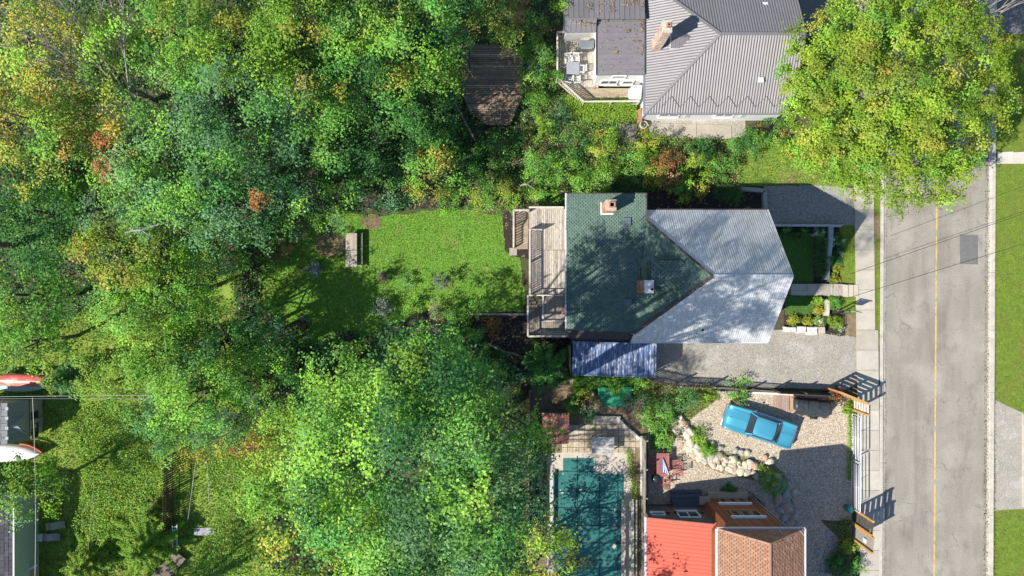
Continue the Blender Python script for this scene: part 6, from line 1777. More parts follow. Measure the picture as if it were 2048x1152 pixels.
# logs and fallen limbs
for (a, b, r, lab, col) in (((250, 465), (318, 449), .06, 'white birch limb lying across the lime green crown', (.30, .29, .26)), ((712, 830), (768, 808), .16, 'thick grey broken limb in the big crown', (.22, .2, .19)), ((756, 285), (805, 230), .07, 'fallen grey pole in the dark thicket', (.3, .26, .22)), ((978, 690), (1040, 712), .12, 'fallen pale branch across the dark mulch', (.30, .24, .18)), ((1040, 372), (1066, 360), .07, 'bare twisted branch in the shrub above the lawn', (.36, .3, .22))):
    zz = {250: 12.6, 712: 16.6, 756: .6, 978: .5, 1040: 3.0}[a[0]]
    p, q_ = at(a[0], a[1], zz), at(b[0], b[1], zz); mid = lerp(p, q_, .5); g = MB(); g.tube([p, lerp(p, mid, .5), (mid[0], mid[1] - .12, zz + .15), lerp(mid, q_, .5), q_], [r * .6, r, r * .95, r * .8, r * .4], 7, col)
    g.tube([(mid[0], mid[1] - .1, zz + .1), (mid[0] + .5, mid[1] - .4, zz + .2), (mid[0] + .8, mid[1] - .8, zz)], [r * .5, r * .3, r * .1], 5, col)
    tag(g.build('fallen_branch', M['attr_stone']), lab, 'branch')
# edging timbers along the lower lawn
a, b = at(940, 628, .1), at(1052, 629, .1); g = MB(); g.beam(a, b, .14, .14, (.33, .31, .29)); tag(g.build('edging_timber', M['attr']), 'grey timber edging between the lawn and the dark mulch', 'timber')
g = MB(); a, b = at(1138, 690, .8), at(1140, 742, .8); g.beam(a, b, .12, 1.6, (.30, .26, .18)); tag(g.build('board_screen', M['attr']), 'narrow mossy board standing at the left end of the container', 'board')
# ================================================================== foliage
def leaves(rg, P, Nrm, size, cols, aspect=.62, fold=.25, jit=.32):
    """kite shaped leaves, each a quad folded along its midrib"""
    n = len(P)
    N = Nrm + rg.normal(0, jit, (n, 3)); N[:, 2] = np.where(N[:, 2] < -.3, -N[:, 2], N[:, 2])
    N /= np.linalg.norm(N, axis=1)[:, None] + 1e-9
    T = rg.normal(0, 1, (n, 3)); T -= (T * N).sum(1)[:, None] * N; T /= np.linalg.norm(T, axis=1)[:, None] + 1e-9
    B = np.cross(N, T)
    L = (size * rg.uniform(.65, 1.3, n))[:, None]
    a = P - T * L * .5; c = P + T * L * .55 - N * L * .08
    b = P + B * L * aspect * .5 + N * L * fold * .3 - T * L * .05
    d = P - B * L * aspect * .5 + N * L * fold * .3 - T * L * .05
    V = np.stack([a, b, c, d], 1).reshape(-1, 3)
    C = np.repeat(cols, 4, axis=0)
    return V, C

def leaf_object(name, V, C, parent, mat, quad=4):
    n = len(V) // quad
    me = bpy.data.meshes.new(name)
    org = np.array(root_of(parent).location) if parent is not None else np.zeros(3)
    V = V - org
    me.vertices.add(len(V)); me.vertices.foreach_set('co', V.astype(np.float32).ravel())
    me.loops.add(n * quad); me.loops.foreach_set('vertex_index', np.arange(n * quad, dtype=np.int32))
    me.polygons.add(n); me.polygons.foreach_set('loop_start', np.arange(0, n * quad, quad, dtype=np.int32))
    try: me.polygons.foreach_set('loop_total', np.full(n, quad, dtype=np.int32))
    except Exception: pass
    me.update(calc_edges=True)
    ca_ = me.color_attributes.new('Col', 'FLOAT_COLOR', 'POINT')
    ca_.data.foreach_set('color', np.concatenate([C, np.ones((len(C), 1))], 1).astype(np.float32).ravel())
    me.materials.append(mat)
    ob = bpy.data.objects.new(name, me); COL.objects.link(ob)
    if parent is not None: ob.parent = parent
    return ob

PAL = {
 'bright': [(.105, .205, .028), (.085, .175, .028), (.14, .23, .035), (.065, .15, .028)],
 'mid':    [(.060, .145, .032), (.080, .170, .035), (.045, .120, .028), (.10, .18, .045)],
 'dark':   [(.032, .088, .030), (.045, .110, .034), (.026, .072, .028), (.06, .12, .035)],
 'blue':   [(.085, .150, .085), (.065, .125, .070), (.115, .180, .105), (.05, .105, .055)],
 'lime':   [(.190, .250, .022), (.155, .220, .020), (.235, .270, .030), (.120, .185, .020)],
 'olive':  [(.170, .190, .035), (.13, .160, .030), (.21, .20, .045), (.10, .14, .03)],
 'yellow': [(.33, .29, .045), (.26, .25, .04), (.38, .30, .06), (.20, .22, .035)],
 'gold':   [(.40, .27, .05), (.30, .24, .05), (.44, .24, .05), (.22, .22, .04)],
 'orange': [(.50, .23, .08), (.42, .18, .06), (.46, .28, .08), (.28, .20, .06)],
 'red':    [(.50, .13, .05), (.44, .11, .045), (.50, .20, .06), (.35, .12, .05)],
 'brown':  [(.22, .13, .07), (.17, .10, .055), (.28, .18, .10), (.12, .10, .04)],
 'grey':   [(.17, .18, .14), (.13, .15, .11), (.21, .21, .17), (.10, .12, .08)],
 'purple': [(.055, .035, .05), (.07, .045, .06), (.04, .03, .04), (.08, .07, .06)],
 'silver': [(.30, .34, .34), (.24, .29, .28), (.36, .40, .40), (.18, .24, .22)],
 'white':  [(.70, .68, .62), (.6, .58, .5), (.75, .74, .7)],
}
NLEAF = [0]
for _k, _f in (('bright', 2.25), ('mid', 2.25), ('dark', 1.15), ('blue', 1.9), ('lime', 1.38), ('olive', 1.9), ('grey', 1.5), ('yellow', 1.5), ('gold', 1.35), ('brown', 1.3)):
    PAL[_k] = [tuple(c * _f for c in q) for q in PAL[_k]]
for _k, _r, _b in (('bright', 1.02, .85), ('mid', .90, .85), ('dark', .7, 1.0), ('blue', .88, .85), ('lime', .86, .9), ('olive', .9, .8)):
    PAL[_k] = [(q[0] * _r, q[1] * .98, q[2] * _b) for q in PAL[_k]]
def pick(rg, names, n):
    arr = np.array(sum([PAL[x] for x in names], []))
    c = arr[rg.integers(0, len(arr), n)]
    return c

def crown(seed, cx, cy, R, z0, z1, pal, leaf=.2, dens=1.0, accent=None, rc=None, lobes=.28, aspect=.74, squash=.55, gaps=0.22, sprig=False):
    """a crown of leafy boughs: clumps fill the outer shell, each with its own tone, and leaves fill each clump"""
    rg = np.random.default_rng(seed)
    leaf = leaf * .79
    rc = rc or max(.28, min(1.15, R * .25))
    hh = (z1 - z0)
    vol_shell = 4.0 * R * R
    nc = int(max(10, 2.9 * dens * (R / rc) ** 2))
    d = rg.normal(0, 1, (nc, 3)); d[:, 2] = np.abs(d[:, 2]) * .85 - .12
    d /= np.linalg.norm(d, axis=1)[:, None]
    ang = np.arctan2(d[:, 1], d[:, 0]); ph = rg.uniform(0, 6.28, 5)
    lob = 1 + lobes * (np.sin(3 * ang + ph[0]) * .45 + np.sin(5 * ang + ph[1]) * .35 + np.sin(8 * ang + ph[2]) * .3)
    rad = rg.uniform(0, 1, nc) ** .42
    rad = .15 + .85 * rad
    Cc = np.stack([cx + d[:, 0] * rad * R * lob, cy + d[:, 1] * rad * R * lob, z0 + hh * .32 + d[:, 2] * rad * hh * .66], 1)
    keep = rg.uniform(0, 1, nc) > gaps
    Cc = Cc[keep]; d = d[keep]; rad = rad[keep]; nc = len(Cc)
    rcs = rc * rg.uniform(.6, 1.25, nc)
    per = np.maximum(8, (dens * 5.6 * (rcs / leaf) ** 2)).astype(int)
    idx = np.repeat(np.arange(nc), per); n = len(idx)
    # boughs spread sideways as a few twigs rather than a ball
    off = rg.normal(0, 1, (n, 3)); off /= np.linalg.norm(off, axis=1)[:, None]
    rr = rg.uniform(0, 1, n) ** .5
    tw = rg.uniform(0, 6.28, (nc, 6)); q = rg.integers(0, 6, n)
    ta = tw[idx, q]
    P = Cc[idx].copy()
    mixw = rg.uniform(0, 1, n) < .6
    rI = rcs[idx]
    ball = off * (rr * rI)[:, None] * np.array([1, 1, squash])
    tl = rg.uniform(.1, 1.35, n) * rI
    twg = np.stack([np.cos(ta) * tl, np.sin(ta) * tl, -.25 * tl * tl / rI + .1], 1) + rg.normal(0, 1, (n, 3)) * (rI * .16)[:, None]
    P += np.where(mixw[:, None], twg, ball)
    Nrm = off * .6 + d[idx] * .4 + np.array([0, 0, .7])
    cc = pick(rg, pal, nc)[idx] * .75 + pick(rg, pal, n) * .25
    if accent:
        acol, frac, adir, aw = accent           # colour names, share, direction (dx, dy) or None, spread
        sc = rg.uniform(0, 1, nc)
        if adir is not None: sc = sc - aw * ((d[:, 0] * adir[0] + d[:, 1] * adir[1]) * rad)
        on = sc < np.quantile(sc, frac)
        on_l = on[idx] & (rg.uniform(0, 1, n) < .85)
        cc = np.where(on_l[:, None], pick(rg, acol, nc)[idx] * .5 + pick(rg, acol, n) * .5, cc)
    cc = cc * rg.uniform(.66, 1.3, nc)[idx][:, None] * rg.uniform(.88, 1.12, n)[:, None]
    NLEAF[0] += n
    return leaves(rg, P, Nrm, leaf, cc, aspect) + (Cc, d)

def limbs(mb, rg, base, h, R, tips, r0, col, n=9):
    """trunk and main limbs; limbs end inside boughs of the crown"""
    bx_, by_ = base
    fork = h * .38
    mb.tube([(bx_, by_, -.1), (bx_ + rg.uniform(-.08, .08), by_ + rg.uniform(-.08, .08), fork * .5), (bx_ + rg.uniform(-.15, .15), by_, fork), (bx_, by_, h * .7)], [r0, r0 * .85, r0 * .7, r0 * .3], 8, col)
    sel = rg.permutation(len(tips))[:n]
    for k in sel:
        t = tips[k]; z = fork * rg.uniform(.8, 1.4)
        m = (bx_ + (t[0] - bx_) * .45, by_ + (t[1] - by_) * .45, z + (t[2] - z) * .35)
        mb.tube([(bx_, by_, z), m, (bx_ + (t[0] - bx_) * .8, by_ + (t[1] - by_) * .8, z + (t[2] - z) * .75), tuple(t)], [r0 * .38, r0 * .25, r0 * .14, .012], 5, col)
        for w in range(3):
            e = (t[0] + rg.normal(0, .5), t[1] + rg.normal(0, .5), t[2] + rg.uniform(-.1, .5)); s = (bx_ + (t[0] - bx_) * .75, by_ + (t[1] - by_) * .75, z + (t[2] - z) * .72)
            mb.tube([s, e], [r0 * .1, .01], 4, col)

SEED = [100]
def tree(name, lab, px, py, R, h, pal, leaf=.2, dens=1.0, accent=None, cat='tree', depth=.62, bark='bark', n_l=9, **kw):
    """px, py: where the middle of the crown shows; h: height of the tree; R: crown radius in metres"""
    SEED[0] += 1; z1 = h; z0 = h * (1 - depth)
    zc = z0 + (z1 - z0) * .55
    c = at(px, py, zc)
    t = thing(name, lab, cat, (c[0], c[1], 0), 'trees of the yards and the wood')
    V, C, tips, d = crown(SEED[0], c[0], c[1], R, z0, z1, pal, leaf, dens, accent, **kw)
    leaf_object('crown', V, C, t, M['leaf'])
    rg = np.random.default_rng(SEED[0] + 5000)
    mb = MB(); bc = (1, 1, 1)
    limbs(mb, rg, (c[0], c[1]), h, R, tips, max(.05, h * .018), bc, n_l)
    mb.build('trunk', M['pale_bark'] if bark == 'pale' else M['bark'], t, True, False)
    return t

def shrub(name, lab, px, py, R, h, pal, leaf=.11, dens=1.0, accent=None, cat='shrub', zb=0.0, group=None, **kw):
    SEED[0] += 1
    c = at(px, py, zb + h * .6)
    t = thing(name, lab, cat, (c[0], c[1], zb), group or ('bushes of the gardens' if name == 'bush' else 'red leaved sprays in the crowns'))
    V, C, tips, d = crown(SEED[0], c[0], c[1], R, zb - h * .1, zb + h, pal, leaf, dens, accent, rc=max(.14, R * .33), **kw)
    leaf_object('foliage', V, C, t, M['leaf'])
    rg = np.random.default_rng(SEED[0]); mb = MB()
    for k in rg.permutation(len(tips))[:5]:
        mb.tube([(c[0] + rg.normal(0, .05), c[1] + rg.normal(0, .05), zb - .02), tuple(tips[k])], [.02 + R * .01, .008], 5, (1, 1, 1))
    mb.build('stems', M['bark'], t, True, False)
    return t

# ---------------------------------------------------------------- big trees
tree('honey_locust', 'huge lime green street tree overhanging the road and the bungalow roof', 1812, 178, 7.35, 12.5, ['lime', 'lime', 'bright', 'olive', 'lime'], .175, 1.6, (['olive', 'yellow'], .10, None, 0), rc=.62, gaps=.02, depth=.6, n_l=30, lobes=.08, bark='pale')
# the tall trees in the lower middle
tree('silver_maple', 'tallest dense green tree filling the lower middle', 812, 955, 5.4, 27, ['mid', 'dark', 'mid', 'dark', 'blue'], .19, 1.2, (['bright'], .25, (-.8, .4), .4), rc=1.15, gaps=.10, depth=.5, n_l=14)
tree('silver_maple', 'tall tree with long narrow leaves left of the firewood fence', 975, 892, 2.8, 26.5, ['mid', 'bright', 'blue'], .20, 1.25, None, rc=.9, aspect=.5, depth=.45)
tree('silver_maple', 'rounded bright topped tree just below the dark mulch hollow', 845, 775, 3.5, 22.5, ['bright', 'mid', 'mid', 'dark'], .19, 1.25, None, rc=.85, depth=.5)
tree('silver_maple', 'yellow green tree left of the tallest one', 640, 925, 4.3, 18, ['bright', 'bright', 'lime'], .22, 1.0, (['gold'], .06, (-1, 0), .4), rc=.95, depth=.5)
tree('silver_maple', 'bright green tree at the bottom edge below the tallest one', 620, 1075, 4.2, 17, ['bright', 'lime', 'mid'], .2, 1.0, (['yellow'], .06, None, 0), rc=.95, depth=.5)
tree('silver_maple', 'green tree at the bottom middle edge', 790, 1120, 4.0, 18, ['bright', 'mid'], .2, 1.0, None, rc=.95, depth=.42)
tree('silver_maple', 'very tall large leaved tree at the bottom near the pool fence', 935, 1025, 2.9, 29.5, ['mid', 'bright', 'dark', 'blue'], .18, 1.35, None, rc=.8, depth=.42, lobes=.15)
tree('silver_maple', 'mixed green tree over the lower yard, left of the mulch hollow', 680, 800, 3.2, 14, ['mid', 'bright', 'mid'], .20, 1.0, (['yellow'], .12, (.3, -.8), .6), depth=.55)
# trees below the picture, whose shade dapples the pool and the red roof
tree('shade_tree', 'tall tree just beyond the bottom edge, shading the pool', 700, 1500, 4.6, 16, ['mid'], .26, .7, depth=.5)
tree('shade_tree', 'leafy tree beyond the bottom edge near the pool', 930, 1400, 4.2, 14, ['mid'], .26, .6, depth=.5)
tree('shade_tree', 'small tree beyond the bottom edge beside the red wing', 1130, 1325, 3.2, 12, ['mid'], .24, .7, depth=.5)
tree('shade_tree', 'broad tree beyond the bottom edge below the brambles', 360, 1420, 5.0, 16, ['mid'], .28, .7, depth=.5)
tree('shade_tree', 'tree beyond the left bottom corner', 40, 1420, 5.0, 15, ['mid'], .28, .7, depth=.5)
tree('shade_tree', 'tree beyond the left edge beside the wood', -240, 470, 5.0, 15, ['mid'], .28, .7, depth=.5)
tree('shade_tree', 'dark tree beyond the top edge above the old deck', 800, -330, 6.0, 16, ['mid'], .3, .6, depth=.5)
tree('shade_tree', 'tree beyond the top edge, left corner', 200, -300, 6.0, 16, ['mid'], .3, .6, depth=.5)
# upper left wood
T_ = [
 ('maple', 'golden tinged maple in the upper left corner', 130, 110, 4.0, 15, ['olive', 'bright'], (['yellow', 'gold', 'olive'], .5, (-1, .1), .8)),
 ('maple', 'orange gold maple at the left edge below the corner one', 62, 232, 3.8, 14.5, ['olive', 'bright'], (['gold', 'yellow', 'olive'], .5, (-.8, .4), .8)),
 ('maple', 'mixed yellow and orange tree below the bare limbs', 165, 270, 3.1, 13, ['bright', 'olive'], (['orange', 'gold'], .3, (.3, .3), .5)),
 ('ash', 'light green tree at the top, right of the bare limbs', 340, 60, 3.4, 15, ['bright', 'mid'], (['yellow'], .18, (.5, .5), .5)),
 ('ash', 'pale yellow green tree at the top left of centre', 455, 75, 3.6, 15.5, ['bright', 'lime'], (['yellow'], .25, (0, .5), .6)),
 ('ash', 'yellow green tree at the top with pale upright twigs', 590, 80, 4.0, 15.5, ['bright', 'lime'], (['yellow', 'gold'], .18, (.6, 0), .5)),
 ('ash', 'fresh green tree at the top between two yellow ones', 710, 40, 3.3, 14, ['mid', 'bright'], None),
 ('ash', 'round bright tree left of the old deck', 815, 85, 3.4, 14, ['bright', 'mid'], (['yellow'], .12, None, 0)),
 ('elm', 'green tree at the top edge left of the brown one', 880, 20, 2.9, 12, ['mid', 'dark'], None),
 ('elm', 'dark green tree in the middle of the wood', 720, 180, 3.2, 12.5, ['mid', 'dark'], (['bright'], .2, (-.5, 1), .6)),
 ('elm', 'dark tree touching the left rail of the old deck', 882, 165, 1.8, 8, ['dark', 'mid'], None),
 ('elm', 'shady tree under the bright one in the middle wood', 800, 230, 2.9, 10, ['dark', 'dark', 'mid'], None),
 ('elm', 'green tree left of the dark middle tree', 600, 185, 3.2, 13.5, ['mid', 'bright'], None),
 ('willow', 'broad grey green tree in the upper left wood', 465, 225, 4.4, 15, ['blue', 'mid', 'blue'], None),
 ('willow', 'grey green tree below the broad one', 345, 330, 4.2, 15, ['blue', 'mid', 'bright'], None),
 ('willow', 'silvery green tree in the centre of the left wood', 440, 400, 3.3, 13.5, ['blue', 'mid'], None),
 ('elm', 'green tree with silvery sheen near the upper left fence', 255, 405, 2.9, 13, ['blue', 'bright'], None),
 ('elm', 'dark green tree at the left edge of the wood', 60, 420, 3.6, 11, ['dark', 'mid'], None),
 ('elm', 'dark tree in the left upper hollow', 110, 330, 2.6, 10.5, ['mid', 'dark'], None),
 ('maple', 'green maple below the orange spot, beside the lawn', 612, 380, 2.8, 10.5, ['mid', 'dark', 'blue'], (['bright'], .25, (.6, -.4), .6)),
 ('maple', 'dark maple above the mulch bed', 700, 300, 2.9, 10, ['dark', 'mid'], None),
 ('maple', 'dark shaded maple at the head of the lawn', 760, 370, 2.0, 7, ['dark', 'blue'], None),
 ('birch', 'lime and yellow birch crown at the left with a white limb', 245, 500, 2.9, 12.5, ['lime', 'olive'], (['yellow', 'gold'], .3, (-.2, -.9), .7)),
 ('maple', 'pale green maple left of the lawn', 425, 500, 2.5, 7, ['blue', 'bright', 'mid'], (['yellow'], .05, None, 0)),
 ('maple', 'green tree at the left edge under the hollow', 25, 590, 3.0, 10, ['bright', 'mid'], None),
 ('maple', 'bright maple overhanging the red canoe', 35, 685, 2.9, 9, ['bright', 'mid'], (['olive'], .15, None, 0)),
 ('maple', 'bright green tree in the middle of the left yard', 270, 610, 3.0, 10, ['bright', 'mid'], None),
 ('maple', 'bright green bushy tree below it in the left yard', 290, 705, 3.2, 12, ['bright', 'bright', 'lime'], (['olive'], .12, None, 0)),
 ('maple', 'green tree left of the log strewn gully', 370, 790, 3.0, 12, ['bright', 'mid'], None),
 ('maple', 'yellow tinged maple at the lower end of the left row', 375, 880, 2.2, 9, ['bright', 'mid'], (['gold', 'yellow'], .22, (.2, -1), .9)),
 ('maple', 'fresh green maple between gully and hollow', 480, 720, 2.7, 9, ['mid', 'bright'], None),
 ('maple', 'bluish green tree beside the gully', 520, 665, 2.0, 7, ['blue', 'mid'], None),
 ('maple', 'green tree over the lower left gully', 545, 800, 2.5, 11, ['mid', 'dark', 'bright'], None),
 ('maple', 'dark green tree at the foot of the left row', 455, 840, 2.1, 9, ['blue', 'mid'], None),
 ('maple', 'deep green maple in the middle of the left hand canopy', 405, 690, 2.8, 11, ['mid', 'dark', 'bright'], None),
 ('maple', 'green maple beside the long picket fence', 345, 570, 2.4, 10, ['mid', 'bright'], None),
 ('maple', 'small bright maple right of the cedar and outbuilding', 215, 765, 2.1, 8, ['bright', 'olive'], None),
 ('maple', 'dark green maple above the gold tipped one', 325, 835, 2.3, 9.5, ['mid', 'blue'], None),
 ('tree_of_heaven', 'feathery light green tree beside the white boat', 45, 985, 2.6, 7.5, ['bright', 'lime', 'mid'], (['blue'], .2, None, 0)),
 ('crab_apple', 'yellow green tree at the bottom beside the pool', 1092, 1118, 3.0, 8, ['olive', 'lime', 'bright'], (['yellow'], .25, None, 0)),
 ('ash', 'brown leaved tree at the top, above the old deck', 990, 22, 2.4, 8, ['brown', 'olive'], (['mid'], .35, (-.6, 0), .5)),
 ('birch', 'yellow orange tinted birch above the lawn', 865, 335, 2.3, 7.5, ['bright', 'mid'], (['gold', 'yellow'], .38, (0, .3), .3)),
]
for (nm_, lab, px, py, R, h, pal, acc) in T_:
    tree(nm_, lab, px, py, R, h, pal, .19 if R > 2.5 else .16, 1.0, acc)
# the half bare tree: long pale limbs fanning to the upper left
def bare(lab, px, py, h, spread, seed, dirs, n, thick=.12):
    rgb = np.random.default_rng(seed); c = at(px, py, h * .4)
    t = thing('bare_tree', lab, 'tree', (c[0], c[1], 0)); mb = MB()
    mb.tube([(c[0], c[1], 0), (c[0], c[1], h * .45)], [thick * 2, thick * 1.3], 8, (1, 1, 1))
    for k in range(n):
        a = dirs[0] + (dirs[1] - dirs[0]) * (k + rgb.uniform(0, 1)) / n; L = spread * rgb.uniform(.65, 1.05)
        p = Vector((c[0], c[1], h * rgb.uniform(.35, .5))); pts = [p.copy()]; rad = [thick * rgb.uniform(.5, 1)]
        dz = (h * rgb.uniform(.85, 1.05) - p.z) / 7
        for s in range(7):
            a += rgb.normal(0, .1); p = p + Vector((math.cos(a) * L / 7, math.sin(a) * L / 7, dz)); pts.append(p.copy()); rad.append(rad[0] * (1 - (s + 1) / 7.6))
            if s >= 2:
                for w in range(2):
                    b = a + rgb.choice([-1, 1]) * rgb.uniform(.35, .9); LL = L * rgb.uniform(.12, .3); q = [p.copy(), p + Vector((math.cos(b) * LL * .5, math.sin(b) * LL * .5, dz * .5)), p + Vector((math.cos(b) * LL, math.sin(b) * LL, dz * rgb.uniform(.5, 1.4)))]
                    mb.tube(q, [rad[-1] * .6 + .006, .018, .008], 4, (1, 1, 1))
        mb.tube(pts, [max(.012, r) for r in rad], 6, (1, 1, 1))
    mb.build('limbs', M['pale_bark'], t, True, False)
bare('half dead tree with long bare limbs fanning over the upper left crowns', 285, 222, 16.2, 7.6, 3, (R_(75), R_(165)), 16, .085)
bare('slender bare poplar top at the upper middle left', 560, 60, 16.6, 3.0, 4, (R_(60), R_(120)), 4, .06)
bare('thin bare twigs rising over the gully', 525, 830, 12.0, 2.2, 5, (R_(40), R_(260)), 6, .05)
bare('dead twigs in the street tree top', 1890, 85, 13.0, 3.2, 6, (R_(10), R_(110)), 8, .05)
bare('thin bare limb over the shaded grey green crowns', 590, 275, 14.4, 3.0, 7, (R_(10), R_(60)), 3, .06)
# orange red tufts
for (px, py, R, h, z, lab) in ((510, 398, .65, 1.0, 11.0, 'vivid orange red spray of leaves left of the lawn'), (205, 335, .6, .6, 12.2, 'red brown spray of leaves in the left crowns'), (205, 275, .6, .6, 13, 'pale orange spray high in the left crowns')):
    shrub('autumn_spray', lab, px, py, R, h, ['red', 'orange'], .15, 1.0, zb=z, cat='branch')
shrub('sumac', 'orange and gold sumac at the end of the lower left row', 485, 880, 1.6, 3.0, ['orange', 'gold', 'brown'], .15, .9, (['red'], .25, None, 0))

